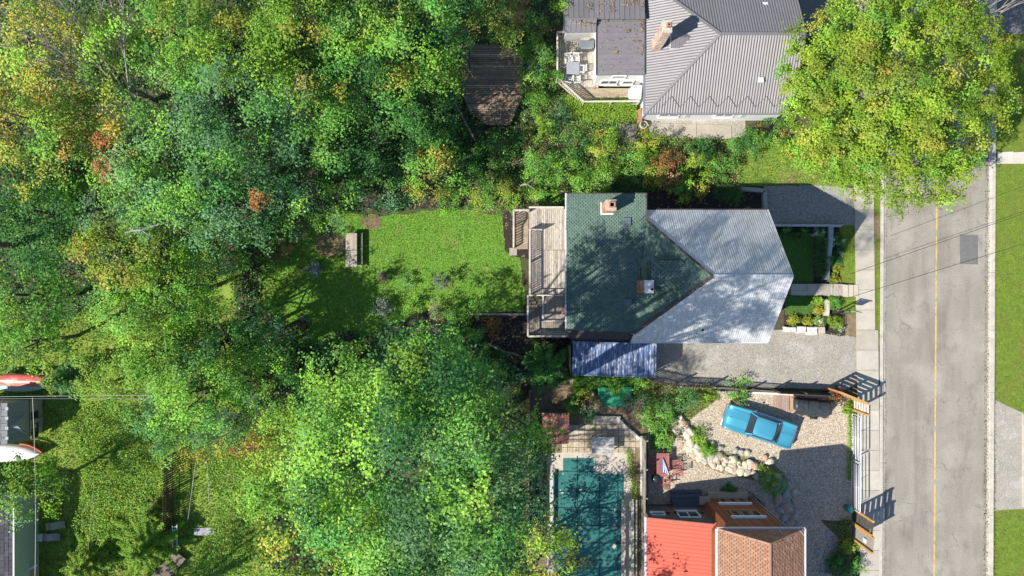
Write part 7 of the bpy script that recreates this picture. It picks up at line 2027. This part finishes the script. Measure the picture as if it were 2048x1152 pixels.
# ---------------------------------------------------------------- shrubs between and round the houses
S_ = [
 ('grey green bush at the left end of the hedge between the houses', 1075, 330, 1.3, 3.4, ['bright', 'mid'], None),
 ('light feathery shrub at the upper right corner of the lawn', 985, 385, 1.7, 3.4, ['olive', 'bright', 'mid'], (['brown'], .1, None, 0)),
 ('olive bush just left of the deck stair', 1030, 395, 1.2, 3.0, ['olive', 'bright'], None),
 ('green bush over the corner of the raised deck', 1090, 378, 1.2, 3.0, ['bright', 'mid'], None),
 ('rounded green bush above the deck in the hedge', 1145, 345, 1.5, 3.6, ['mid', 'bright'], None),
 ('bright bush above the green roof edge', 1200, 345, 1.4, 3.4, ['bright', 'mid'], (['lime'], .2, None, 0)),
 ('yellow flecked bush beside the dark pavers', 1205, 282, 1.25, 3.2, ['bright', 'lime'], (['yellow'], .3, None, 0)),
 ('dark bush left of the yellow flecked one', 1155, 285, 1.1, 2.8, ['mid', 'dark'], None),
 ('yellow green bush at the wall corner of the bungalow', 1297, 288, 1.1, 2.6, ['lime', 'bright'], (['yellow'], .3, None, 0)),
 ('green bush in the middle of the hedge', 1265, 330, 1.3, 3.2, ['mid', 'bright'], None),
 ('red and orange leaved bush in the hedge', 1348, 335, 1.35, 3.4, ['orange', 'brown'], (['red'], .2, None, 0)),
 ('yellow green bush left of the orange one', 1308, 345, 1.0, 3.0, ['bright', 'yellow'], None),
 ('light yellow green bush right of the orange one', 1398, 345, 1.4, 3.6, ['lime', 'bright'], (['yellow'], .2, None, 0)),
 ('small green bush under the light yellow one', 1362, 385, .9, 2.2, ['mid', 'bright'], (['gold'], .15, None, 0)),
 ('dark green bush under the bungalow wall', 1405, 300, 1.0, 1.8, ['dark', 'mid'], None),
 ('mid green bush on the right of the hedge', 1445, 325, 1.0, 2.4, ['bright', 'mid'], None),
 ('broad dark green bush at the bungalow corner', 1492, 285, 1.25, 2.6, ['mid', 'dark'], (['bright'], .15, None, 0)),
 ('green bush with gold tips by the roof corner', 1545, 262, 1.2, 2.6, ['mid', 'dark', 'bright'], (['gold'], .1, None, 0)),
 ('bright yellow shrub on the side lawn', 1582, 303, .9, 2.2, ['yellow', 'lime'], None),
 ('light green bush above the old deck corner', 1068, 110, 1.5, 4.0, ['bright', 'mid', 'blue'], None),
 ('light green bush between the two decks', 1078, 160, 1.3, 3.4, ['bright', 'blue'], None),
 ('green bush below it between the decks', 1072, 195, 1.0, 2.4, ['bright', 'mid'], None),
 ('bluish bush under the bungalow deck rail', 1120, 232, 1.1, 2.2, ['blue', 'dark'], None),
 ('bright bush at the foot of the bungalow deck', 1085, 255, .9, 2.0, ['lime', 'bright'], None),
 ('leafy bush overhanging the top of the deck', 1075, 60, 1.2, 3.4, ['mid', 'bright'], (['brown'], .25, None, 0)),
 ('rusty leaved shrub at the top beside the wing', 1045, 25, 1.5, 3.2, ['brown', 'mid'], (['orange'], .2, None, 0)),
 ('yellow green bough over the back wing roof', 1145, 5, 1.3, 5.2, ['lime', 'bright'], None),
 ('small gold bush left of the old deck', 890, 130, .9, 4.5, ['gold', 'mid'], None),
 ('dark shrub at the top left of the old deck', 905, 60, 1.2, 5.0, ['mid', 'blue'], None),
 ('dark low bush under the old deck', 975, 290, 1.3, 1.8, ['mid', 'dark'], None),
 ('leafy bush below the old deck', 1035, 300, 1.3, 2.0, ['mid', 'brown', 'dark'], None),
 ('rusty dark bush in the thicket below the old deck', 990, 320, 1.2, 1.8, ['brown', 'dark', 'mid'], None),
 ('dark green bush in the thicket above the lawn', 935, 325, 1.3, 2.6, ['dark', 'mid'], None),
 ('deep green bush left of the fallen pole', 850, 255, 1.6, 3.5, ['dark', 'mid'], None),
 ('green bush in the thicket right of the fallen pole', 905, 262, 1.4, 3.0, ['mid', 'dark'], None),
 # lawn edge
 ('small silvery blue spruce bush on the lawn', 627, 539, .55, .9, ['silver'], None),
 ('brownish bush with grey leaves left of the lawn', 545, 500, 1.2, 2.0, ['mid', 'brown'], None),
 ('light bush at the left border of the lawn', 560, 455, .9, 1.6, ['bright', 'mid'], (['orange'], .08, None, 0)),
 ('grey leaved sapling at the lower lawn edge', 762, 612, .75, 1.8, ['grey', 'silver'], None),
 ('grey purple sapling in the middle of the lawn', 880, 560, .7, 2.2, ['grey', 'purple', 'blue'], None),
 ('small pinkish bush beside the lawn shade', 765, 553, .4, .9, ['grey', 'brown'], None),
 ('green sapling in the lawn shade', 812, 562, .7, 2.2, ['blue', 'mid'], None),
 ('sapling with brown tips at the lower lawn', 880, 622, 1.0, 2.4, ['bright', 'olive', 'grey'], None),
 ('small green tree left of the lawn hollow', 825, 612, .75, 2.0, ['mid', 'bright'], None),
 ('green bush at the lower right lawn corner', 920, 648, 1.1, 2.6, ['bright', 'mid'], None),
 ('grey leaved bush beside the mulch hollow', 865, 670, 1.3, 3.4, ['grey', 'blue'], None),
 ('dark purple bush in the shade', 600, 655, .75, 1.2, ['purple'], (['silver'], .12, None, 0)),
 ('second dark purple bush in the shade', 700, 675, .8, 1.2, ['purple', 'dark'], None),
 ('dark green bush above the mulch yard', 950, 700, 1.4, 3.0, ['dark', 'mid'], None),
 ('tangled green bush in the mulch yard', 1000, 735, 1.3, 2.4, ['mid', 'dark'], (['bright'], .2, None, 0)),
 ('russet dead leaved plant on the mulch', 985, 655, .8, .8, ['brown', 'orange'], None),
 ('dark bush in the lower shade', 770, 720, 1.2, 2.5, ['dark', 'blue'], None),
 ('low dark bush at the centre shade', 640, 720, 1.3, 2.5, ['dark', 'blue'], None),
 ('bluish bush between the tall trees', 565, 735, 1.3, 3.0, ['dark', 'mid'], None),
 ('dry grassy bush beside the firewood fence', 1025, 800, 1.3, 2.4, ['olive', 'brown', 'blue'], None),
 ('low bright shrub over the left end of the mulch bed', 790, 405, .8, 1.3, ['mid', 'blue'], None),
 ('orange tipped shrub in the middle of the mulch bed', 895, 398, .9, 1.3, ['bright', 'mid'], (['orange'], .1, None, 0)),
 ('pale shrub at the right end of the mulch bed', 950, 402, .8, 1.4, ['olive', 'bright'], None),
 ('leafy bush where the tall tree meets the lower lawn', 960, 612, .8, 1.6, ['mid', 'bright'], None),
 # pool yard and container bank
 ('yellow orange shrub above the red shed', 1150, 808, .8, 1.6, ['olive', 'mid'], (['gold', 'orange'], .3, (1, 0), .6)),
 ('bright leafy bush at the left of the green tarpaulin', 1166, 775, .85, 1.4, ['bright', 'lime'], (['orange'], .05, None, 0)),
 ('grey green bush by the terrace corner', 1172, 830, .95, 1.8, ['blue', 'grey', 'mid'], None),
 ('pinkish grey bush above the terrace', 1192, 808, .6, 1.4, ['grey', 'brown'], None),
 ('green bush half over the tarpaulin', 1228, 778, .9, 1.1, ['mid', 'bright'], None),
 ('bush with orange tips right of the tarpaulin', 1290, 782, .9, 1.4, ['bright', 'mid'], (['orange'], .08, None, 0)),
 ('grey leaved bush by the slanting stone edge', 1275, 812, 1.15, 2.0, ['grey', 'blue', 'purple'], None),
 ('tall green bush beside the plank fence top', 1318, 838, 1.25, 2.2, ['mid', 'bright'], None),
 ('bright bush below it over the red table', 1325, 872, 1.15, 2.0, ['bright', 'mid'], None),
 ('dark leafy bush at the slatted fence', 1368, 800, 1.05, 1.6, ['mid', 'blue'], None),
 ('light green bush on the fence slope', 1415, 790, .75, 1.4, ['bright', 'lime'], None),
 ('bush hanging over the wire fence', 1482, 780, 1.0, 1.4, ['mid', 'bright'], None),
 ('small grey green plant above the car', 1478, 800, .45, .9, ['blue', 'brown'], None),
 ('low bush on the upper stone bank', 1400, 872, .75, .9, ['bright', 'lime'], None),
 ('tufted plant at the bend of the stone bank', 1415, 900, .6, .7, ['bright', 'mid'], None),
 ('leafy bush on the stone bank below the car', 1340, 820, .9, 1.5, ['mid', 'blue'], None),
 ('yellow green bush at the head of the round boulder pile', 1536, 955, .8, 1.2, ['lime', 'bright'], None),
 ('bluish green bush beside the round boulder pile', 1550, 975, .9, 1.3, ['mid', 'blue'], None),
 ('dark red leaved bush behind the trailer', 1678, 795, .75, 1.3, ['purple', 'red', 'dark'], None),
 ('bright tuft beside the pale slatted screen', 1694, 818, .4, .6, ['bright', 'lime'], None),
 ('yellow flowered bush at the lower screen', 1706, 1096, .85, 1.4, ['lime', 'yellow', 'bright'], None),
 ('dark green bush under the yellow flowered one', 1712, 1135, .9, 1.1, ['dark', 'mid'], None),
 ('small green bush in the shaded side bed', 1672, 1128, .55, .8, ['mid', 'dark'], None),
 ('sparse weeds before the cedar wall', 1458, 980, .5, .35, ['dark', 'mid'], None),
 # front garden
 ('round yellow green bush nearest the path', 1637, 601, .42, .6, ['bright', 'lime'], None),
 ('round yellow bush below it by the cream wall', 1638, 620, .42, .6, ['yellow', 'lime', 'yellow'], None),
 ('round yellow green bush at the blocks, nearer the roof', 1589, 641, .46, .6, ['yellow', 'lime'], None),
 ('round yellow green bush at the blocks, second', 1616.5, 642, .42, .55, ['yellow', 'lime'], None),
 ('white flowering bush beside the limestone blocks', 1640, 643, .45, .5, ['mid', 'olive'], (['white'], .3, None, 0)),
 ('broad green bush between cream wall and sign', 1668, 607, .55, .8, ['mid', 'bright'], None),
 ('olive bush with flowers beside the sign', 1672, 645, .55, .8, ['bright', 'olive'], (['gold'], .1, None, 0)),
 ('white flowers at the lower edge of the front bed', 1681, 655, .35, .4, ['dark'], (['white'], .4, None, 0)),
 ('white flowering plant in the shaded upper bed', 1641, 464, .5, .5, ['dark', 'mid'], (['white'], .3, None, 0)),
 ('dark round bush in the upper bed, nearer the roof', 1573, 463, .35, .5, ['dark', 'mid'], None),
 ('dark round bush in the upper bed, second', 1608, 463, .35, .5, ['dark', 'mid'], None),
 ('hydrangea with white heads beside the stone wall', 1675, 478, .5, .6, ['dark', 'mid'], (['white'], .12, None, 0)),
 ('second hydrangea with pale heads', 1678, 500, .4, .5, ['dark', 'blue'], (['white'], .1, None, 0)),
 ('dark bush under the hydrangeas', 1668, 520, .55, .7, ['dark', 'mid'], None),
 ('sunlit yellow plant at the shadow edge', 1675, 536, .35, .4, ['lime', 'yellow'], (['white'], .15, (0, 1), .5)),
 ('gold and green plant above the front path', 1667, 558, .45, .5, ['olive', 'bright', 'gold'], None),
]
for (lab, px, py, R, h, pal, acc) in S_:
    fine_ = R < .7
    shrub('bush', lab, px, py, R, h, pal, .075 if fine_ else .125, 1.7 if fine_ else 1.0, acc)
# rambler on the bungalow deck rail
rgn = np.random.default_rng(55)
def strip_leaves(pts, width, zlo, zhi, n, pal, leaf, seed, acc=None):
    rg = np.random.default_rng(seed); P = []
    pts = [Vector(p) for p in pts]; Ls = [(pts[i + 1] - pts[i]).length for i in range(len(pts) - 1)]; tot = sum(Ls)
    s = rg.uniform(0, tot, n); out = np.zeros((n, 3))
    for k in range(n):
        q = s[k]; i = 0
        while i < len(Ls) - 1 and q > Ls[i]: q -= Ls[i]; i += 1
        d = (pts[i + 1] - pts[i]) / Ls[i]; p = pts[i] + d * q; w = rg.normal(0, width)
        out[k] = (p.x - d.y * w, p.y + d.x * w, rg.uniform(zlo, zhi))
    return leaves(rg, out, np.tile([0, 0, 1.], (n, 1)), leaf, pick(rg, pal, n) * rg.uniform(.8, 1.2, n)[:, None])
def vine(lab, pxs, z, width, n, pal, leaf=.1, seed=1, zlo=None, nm='creeper'):
    p = [at(a, b, z) for a, b in pxs]; t = thing(nm, lab, 'creeper', (p[0][0], p[0][1], 0))
    V, C = strip_leaves(p, width, zlo if zlo is not None else .1, z, n, pal, leaf, seed); leaf_object('foliage', V, C, t, M['leaf'])
    mb = MB(); mb.tube([(q[0], q[1], z * .5) for q in p], .02, 5, (1, 1, 1)); mb.build('stem', M['bark'], t)
vine('bright green creeper inside the lower rail of the bungalow deck', [(1150, 200), (1168, 206), (1215, 205), (1262, 202)], .9, .16, 3200, ['bright', 'lime'], .09, 7, .5)
vine('bright green creeper outside the lower rail of the bungalow deck', [(1135, 190), (1166, 226), (1215, 224), (1275, 222)], .8, .32, 5200, ['bright', 'lime', 'olive'], .1, 8)
vine('leafy creeper on the upper left deck rail', [(1112, 140), (1115, 152), (1126, 156)], 1.6, .15, 700, ['bright', 'mid'], .1, 9, 1.2)
vine('dark ivy along the head of the shipping container bank', [(1150, 758), (1200, 761), (1290, 762)], .5, .25, 3500, ['bright', 'mid', 'dark'], .1, 10)
vine('weeds along the right edge of the pool terrace', [(1256, 900), (1266, 960), (1270, 1000), (1268, 1150)], .4, .14, 2600, ['mid', 'olive'], .08, 11)
vine('grass and weeds along the stone bank', [(1385, 850), (1400, 890), (1440, 918), (1500, 930), (1545, 962)], .3, .4, 900, ['bright', 'lime'], .09, 12)
vine('weedy growth along the gate line of the gravel yard', [(1700, 805), (1703, 900), (1699, 960)], .3, .12, 1300, ['olive', 'bright'], .08, 13)
vine('dark growth along the shaded side bed', [(1695, 1040), (1690, 1080), (1672, 1120), (1665, 1150)], .3, .3, 2200, ['dark', 'brown', 'mid'], .09, 14)

# ---------------------------------------------------------------- conifers: drooping whorls of needles
def conifer(lab, px, py, R, h, pal, seed, arms=26, den=1.0, nm='spruce'):
    rg = np.random.default_rng(seed); c = at(px, py, h * .55)
    t = thing(nm, lab, 'tree', (c[0], c[1], 0), 'conifers'); mb = MB(); mb.tube([(c[0], c[1], 0), (c[0], c[1], h)], [.14, .02], 8, (1, 1, 1)); PP = []; NN = []; CC = []
    for k in range(int(arms * h / 1.6)):
        f = (k + .5) / (arms * h / 1.6); z = h * (.08 + .9 * f); L = R * (1 - f) ** .8 * rg.uniform(.6, 1.15) + .1; a = k * 2.399 + rg.normal(0, .2)
        e = (c[0] + math.cos(a) * L, c[1] + math.sin(a) * L, z - .12 * L); mb.tube([(c[0], c[1], z), e], [.03, .008], 4, (1, 1, 1))
        n = int(260 * den * L); s = rg.uniform(.12, 1, n); sd = rg.normal(0, 1, n) * (.05 + .10 * L * s * (1 - s) * 1.6); 
        x = c[0] + math.cos(a) * L * s - math.sin(a) * sd; y = c[1] + math.sin(a) * L * s + math.cos(a) * sd; zz = z - .12 * L * s - np.abs(sd) * .4 + rg.normal(0, .04, n) + .12 * L * s * s
        PP.append(np.stack([x, y, zz], 1)); NN.append(np.tile([0, 0, 1.], (n, 1))); CC.append(pick(rg, pal, 1).repeat(n, 0) * .5 + pick(rg, pal, n) * .5)
    P = np.concatenate(PP); V, C = leaves(rg, P, np.concatenate(NN), .13, np.concatenate(CC), .28, .1, .5)
    NLEAF[0] += len(P)
    leaf_object('crown', V, C, t, M['needle']); mb.build('trunk', M['bark'], t, True, False)
conifer('dark spruce beside the left end of the blue container', 1092, 735, 2.1, 7.0, ['dark', 'mid'], 21)
conifer('feathery cedar beside the outbuilding and canoe', 118, 760, 1.6, 4.5, ['mid', 'blue'], 22, nm='cedar_tree')
conifer('low light green juniper at the bottom left', 285, 1100, 3.2, 3.6, ['bright', 'bright', 'olive'], 23, den=1.5, nm='juniper')
conifer('low juniper at the bottom left corner by the woodshed', 165, 1135, 2.4, 2.6, ['bright', 'olive'], 24, den=1.5, nm='juniper')
conifer('bushy juniper beside the leaning ladder', 300, 1025, 1.2, 2.2, ['mid', 'olive'], 25, nm='juniper')

# ---------------------------------------------------------------- ornamental grasses
def tuft(lab, px, py, R, n, col, seed, h=.8, dirs=None):
    rg = random.Random(seed); c = xy(px, py); g = MB()
    for k in range(n):
        a = rg.uniform(0, 6.28) if dirs is None else rg.gauss(*dirs); L = R * rg.uniform(.5, 1.1); w = .018; b = (c[0] + rg.gauss(0, R * .2), c[1] + rg.gauss(0, R * .2)); kk = rg.uniform(.7, 1.3)
        p = [(b[0], b[1], 0), (b[0] + math.cos(a) * L * .4, b[1] + math.sin(a) * L * .4, h * rg.uniform(.7, 1)), (b[0] + math.cos(a) * L, b[1] + math.sin(a) * L, h * rg.uniform(.3, .8))]
        nx, ny = -math.sin(a) * w, math.cos(a) * w; cc = tuple(q * kk for q in col)
        g.face([(p[0][0] - nx, p[0][1] - ny, 0), (p[0][0] + nx, p[0][1] + ny, 0), (p[1][0] + nx, p[1][1] + ny, p[1][2]), (p[1][0] - nx, p[1][1] - ny, p[1][2])], cc)
        g.face([(p[1][0] - nx, p[1][1] - ny, p[1][2]), (p[1][0] + nx, p[1][1] + ny, p[1][2]), (p[2][0], p[2][1], p[2][2])], cc)
    tag(g.build('grass_clump', M['grass_blade'], None, fix=False), lab, 'ornamental grass', 'ornamental grass clumps')
for i, (px, py, R, lab) in enumerate(((1637, 485, .6, 'uppermost arching grass clump in the shaded front bed'), (1636, 503, .65, 'second arching grass clump in the shaded front bed'), (1636, 521, .65, 'third arching grass clump in the shaded front bed'), (1637, 540, .6, 'lowest arching grass clump in the shaded front bed'), (1592, 474, .35, 'small grass clump at the upper edge of the front lawn'), (1265, 372, .9, 'arching grass clump above the green roof'), (1232, 378, .8, 'grass clump left of the tall one above the green roof'), (1462, 392, .9, 'grass clump at the dark bed beside the metal roof'), (1440, 385, .8, 'second grass clump at the dark bed beside the metal roof'))):
    tuft(lab, px, py, R, 240, (.09, .17, .05), 300 + i)

# ---------------------------------------------------------------- grass, weeds and litter (nobody could count them)
def blades(name, lab, polys, n, cols, seed, hmin=.04, hmax=.12, w=.03, mat='grass_blade', dry=0.0, z0=0.0, exclude=()):
    rg = np.random.default_rng(seed); P = []
    need = n
    xs0 = min(p[0] for q in polys for p in q); xs1 = max(p[0] for q in polys for p in q); ys0 = min(p[1] for q in polys for p in q); ys1 = max(p[1] for q in polys for p in q)
    def inpoly(X, Y, poly):
        c = np.zeros(len(X), bool); j = len(poly) - 1
        for i in range(len(poly)):
            xi, yi = poly[i]; xj, yj = poly[j]
            cond = ((yi > Y) != (yj > Y)) & (X < (xj - xi) * (Y - yi) / (yj - yi + 1e-12) + xi); c ^= cond; j = i
        return c
    while need > 0:
        X = rg.uniform(xs0, xs1, need * 3 + 100); Y = rg.uniform(ys0, ys1, need * 3 + 100); m = np.zeros(len(X), bool)
        for q in polys: m |= inpoly(X, Y, q)
        for q in exclude: m &= ~inpoly(X, Y, q)
        X, Y = X[m][:need], Y[m][:need]; P.append(np.stack([X, Y], 1)); need -= len(X)
        if len(X) == 0: break
    P = np.concatenate(P); n = len(P); a = rg.uniform(0, 6.28, n); h = rg.uniform(hmin, hmax, n); ww = w * rg.uniform(.6, 1.4, n); b = rg.uniform(0, 6.28, n); le = h * rg.uniform(.2, 1.2, n)
    base = np.concatenate([P, np.full((n, 1), z0 + .005)], 1); dx = np.stack([np.cos(a) * ww, np.sin(a) * ww, np.zeros(n)], 1)
    tip = base + np.stack([np.cos(b) * le, np.sin(b) * le, h], 1)
    V = np.stack([base - dx, base + dx, tip], 1).reshape(-1, 3)
    c = pick(rg, cols, n) * rg.uniform(.75, 1.25, n)[:, None]
    k = np.array([mnoise.noise(Vector((p[0] * .8, p[1] * .8, seed))) for p in P[::1]]) if n < 90000 else np.zeros(n)
    c = c * (1 + .35 * k)[:, None]
    if dry:
        m_ = np.clip((np.array([mnoise.noise(Vector((p[0] * .45 + 9, p[1] * .45, seed * 3.1))) + .4 * mnoise.noise(Vector((p[0] * 1.9, p[1] * 1.9, seed))) for p in P]) - .12) * 3, 0, dry)[:, None]
        c = c * (1 - m_) + np.array([.25, .215, .085]) * m_ * rg.uniform(.8, 1.2, n)[:, None]
    ob = leaf_object(name, V, np.repeat(c, 3, 0), None, M[mat], 3); stuff(ob, lab); return ob
lw = SHEETS['lawn']
PAL['lawn'] = [(.10, .255, .024), (.14, .30, .032), (.09, .195, .022), (.19, .28, .045), (.23, .24, .07)]
PAL['rough'] = [(.22, .33, .04), (.17, .30, .035), (.27, .32, .05), (.13, .25, .03), (.28, .25, .09)]
PAL['road_grass'] = [(.15, .23, .02), (.12, .20, .018), (.19, .24, .03), (.10, .16, .016)]
blades('lawn_grass', 'short bright grass of the back lawn', [lw], 60000, ['lawn'], 1, .03, .09, .03, dry=.55, exclude=[SHEETS['deck_bed'], SHEETS['flower_bed'], SHEETS['pond_bed']])
vis_left = [xy(*p) for p in ((-60, 640), (140, 640), (200, 590), (340, 560), (470, 600), (480, 820), (560, 830), (520, 1200), (-60, 1200))]
blades('rough_grass', 'rough uncut grass of the left hand yard', [vis_left], 70000, ['rough'], 2, .05, .18, .04, dry=.5)
sl = [xy(*p) for p in ((1989, -20), (2110, -20), (2110, 1180), (1985, 1180))]
blades('roadside_turf', 'mown turf beyond the far kerb', [sl], 26000, ['road_grass'], 3, .02, .06, .03, dry=.5, exclude=[SHEETS['far_driveway'], SHEETS['side_street'], [xy(1992, 303), xy(2110, 303), xy(2110, 330), xy(1992, 330)]])
kb_ = [xy(*p) for p in ((1985.2, -20), (1989.5, -20), (1989.5, 1180), (1983.8, 1180))]
blades('kerb_edge_grass', 'grass creeping over the far kerb', [kb_], 2600, ['road_grass'], 33, .06, .16, .035, dry=.8)
blades('side_lawn_grass', 'patchy grass of the side lawn', [SHEETS['side_lawn']], 14000, ['rough', 'lawn'], 4, .03, .12, .03, dry=.7)
blades('front_lawn_grass', 'clipped grass of the front garden', [SHEETS['front_lawn'], SHEETS['lower_front_lawn']], 8000, ['mid'], 5, .02, .05, .02, z0=.01)
blades('verge_grass', 'grass of the strips beside the sidewalk', [SHEETS['verge'], SHEETS['front_strip_lawn'], SHEETS['lower_strip_lawn'], SHEETS['yard_edge_grass']], 11000, ['road_grass', 'rough'], 6, .02, .07, .02, z0=.01)
blades('slope_weeds', 'weeds on the fence slope and container bank', [SHEETS['fence_slope'], SHEETS['container_grass']], 9000, ['bright', 'olive'], 8, .05, .2, .04)

def litter(name, lab, poly, n, cols, seed, leaf, zlo, zhi, mat='leaf', exclude=()):
    rg = np.random.default_rng(seed); X = []; 
    x0 = min(p[0] for p in poly); x1 = max(p[0] for p in poly); y0 = min(p[1] for p in poly); y1 = max(p[1] for p in poly)
    pts = np.stack([rg.uniform(x0, x1, n * 2), rg.uniform(y0, y1, n * 2)], 1)
    m = np.array([inside(poly, p[0], p[1]) and not any(inside(q, p[0], p[1]) for q in exclude) for p in pts]); pts = pts[m][:n]; n = len(pts)
    nz = np.array([mnoise.noise(Vector((p[0] * .6, p[1] * .6, seed))) for p in pts])
    z = zlo + (zhi - zlo) * np.clip(.5 + nz, 0, 1) * rg.uniform(.1, 1, n)
    V, C = leaves(rg, np.concatenate([pts, z[:, None]], 1), np.tile([0, 0, 1.], (n, 1)), leaf, pick(rg, cols, n) * rg.uniform(.7, 1.3, n)[:, None], jit=.5)
    ob = leaf_object(name, V, C, None, M[mat]); stuff(ob, lab); return ob
wood = [xy(*p) for p in ((-80, -80), (1110, -80), (1110, 75), (1050, 80), (1050, 420), (760, 420), (560, 440), (520, 600), (600, 690), (780, 660), (900, 640), (940, 640), (1050, 770), (1050, 1200), (520, 1200), (560, 830), (470, 820), (470, 560), (330, 560), (140, 640), (-80, 640))]
oldd = [p for p in po]
litter('undergrowth', 'dark leafy undergrowth of the wood', wood, 60000, ['dark', 'dark', 'dark', 'mid'], 11, .2, .05, 1.3, exclude=[oldd, SHEETS['deck_bed'], SHEETS['flower_bed'], SHEETS['mulch_yard'], SHEETS['pond_bed']])  # leaf tones darkened to put shade into the gaps between crowns
br = [xy(*p) for p in ((130, 830), (215, 800), (330, 850), (335, 1100), (180, 1150), (140, 1100), (170, 960))]
litter('brambles', 'low tangled brambles and weeds of the left yard', br, 16000, ['bright', 'olive', 'mid', 'lime'], 22, .13, .03, .7)
br2 = [xy(*p) for p in ((395, 900), (520, 850), (500, 1150), (380, 1150), (440, 1010))]
litter('brambles', 'weeds between the swing ropes and the tall trees', br2, 7000, ['bright', 'mid', 'olive'], 23, .12, .03, .4)
br3 = [xy(*p) for p in ((520, 430), (600, 430), (640, 520), (600, 560), (540, 640), (500, 560))]
litter('border_weeds', 'weeds at the left end of the lawn', br3, 2500, ['bright', 'brown', 'olive'], 24, .1, .03, .35)
hb = [xy(*p) for p in ((1040, 225), (1300, 270), (1480, 280), (1480, 372), (1140, 396), (1050, 400))]
litter('hedge_undergrowth', 'low leafy plants between the two houses', hb, 14000, ['mid', 'bright', 'dark', 'brown'], 12, .12, .03, .6)
bank = [xy(*p) for p in ((1050, 80), (1112, 80), (1112, 170), (1165, 215), (1275, 215), (1285, 260), (1050, 250))]
litter('bank_plants', 'low plants on the bank under the bungalow deck', bank, 7000, ['bright', 'mid', 'brown', 'blue'], 13, .11, .02, .4)
litter('leaf_litter', 'dry leaves on the dark mulch below the deck', SHEETS['mulch_yard'], 1500, ['brown', 'orange', 'brown', 'grey'], 14, .09, .03, .06)
litter('leaf_litter', 'dry leaves scattered over the old deck', oldd, 900, ['brown', 'brown', 'orange'], 15, .09, ZO + .01, ZO + .04)
litter('leaf_litter', 'dry leaves scattered on the bungalow deck', [p[:2] for p in outline], 700, ['brown', 'gold', 'brown'], 16, .07, Z2 + .005, Z2 + .03)
litter('leaf_litter', 'small leaves and twigs on the gravel yard', SHEETS['gravel_yard'], 900, ['brown', 'dark', 'olive'], 17, .06, .03, .05)
litter('leaf_litter', 'scattered leaves on the raised deck', [(dx0, dyS), (dx1, dyS), (dx1, dyN), (dx0, dyN)], 160, ['brown', 'orange'], 18, .07, DZ + .006, DZ + .02)
litter('leaf_litter', 'leaves blown onto the pool cover', [xy(*p) for p in ((1110, 950), (1246, 950), (1246, 1160), (1110, 1160))], 160, ['brown', 'olive', 'gold'], 25, .07, .075, .09)
gut = [xy(*p) for p in ((1766, 420), (1774, 420), (1772, 1160), (1765, 1160))]
litter('gutter_debris', 'leaf specks along the near gutter', gut, 700, ['brown', 'purple'], 19, .06, .03, .05)
gut2 = [xy(*p) for p in ((1970, 330), (1979, 330), (1976, 1160), (1966, 1160))]
litter('gutter_debris', 'moss and leaf specks along the far gutter', gut2, 1100, ['brown', 'dark', 'brown'], 20, .08, .03, .05)
rd = [xy(*p) for p in ((1766, 400), (1975, 400), (1970, 1160), (1765, 1160))]
litter('road_specks', 'a few fallen leaves on the street and sidewalk', rd, 200, ['brown', 'purple'], 21, .07, .012, .02)
# loose gravel: many small real stones on the sunlit yard
def pebbles(name, lab, polys, n, cols, seed, s0=.02, s1=.05, z=.02):
    rg = np.random.default_rng(seed); P = []
    for poly in polys:
        x0 = min(p[0] for p in poly); x1 = max(p[0] for p in poly); y0 = max(-22, min(p[1] for p in poly)); y1 = max(p[1] for p in poly)
        k = 0
        for _ in range(n * 3):
            x, y = rg.uniform(x0, x1), rg.uniform(y0, y1)
            if inside(poly, x, y): P.append((x, y)); k += 1
            if k >= n: break
    P = np.array(P); n = len(P); s = rg.uniform(s0, s1, n)
    base = np.concatenate([P, np.full((n, 1), z)], 1); a = rg.uniform(0, 6.28, n); V = []
    q = [base + np.stack([np.cos(a + t_) * s, np.sin(a + t_) * s, np.zeros(n)], 1) for t_ in (0, 2.1, 4.2)]; top = base + np.stack([rg.normal(0, .3, n) * s, rg.normal(0, .3, n) * s, s * .8], 1)
    V = np.stack([q[0], q[1], top, q[1], q[2], top, q[2], q[0], top], 1).reshape(-1, 3)
    arr = np.array(cols); c = arr[rg.integers(0, len(arr), n)] * rg.uniform(.8, 1.2, n)[:, None]
    ob = leaf_object(name, V, np.repeat(c, 9, 0), None, M['attr_stone'], 3); stuff(ob, lab)
pebbles('loose_gravel', 'loose pale gravel stones of the yard', [SHEETS['gravel_yard']], 22000, [(.44, .38, .31), (.34, .30, .25), (.52, .47, .40), (.24, .21, .18)], 31, .018, .045, .028)
pebbles('loose_gravel', 'loose grey gravel of the driveway and parking strip', [SHEETS['main_driveway'], SHEETS['gravel_drive']], 9000, [(.36, .34, .31), (.28, .27, .25), (.44, .42, .39)], 32, .015, .04, .018)
print('leaves in crowns', NLEAF[0])
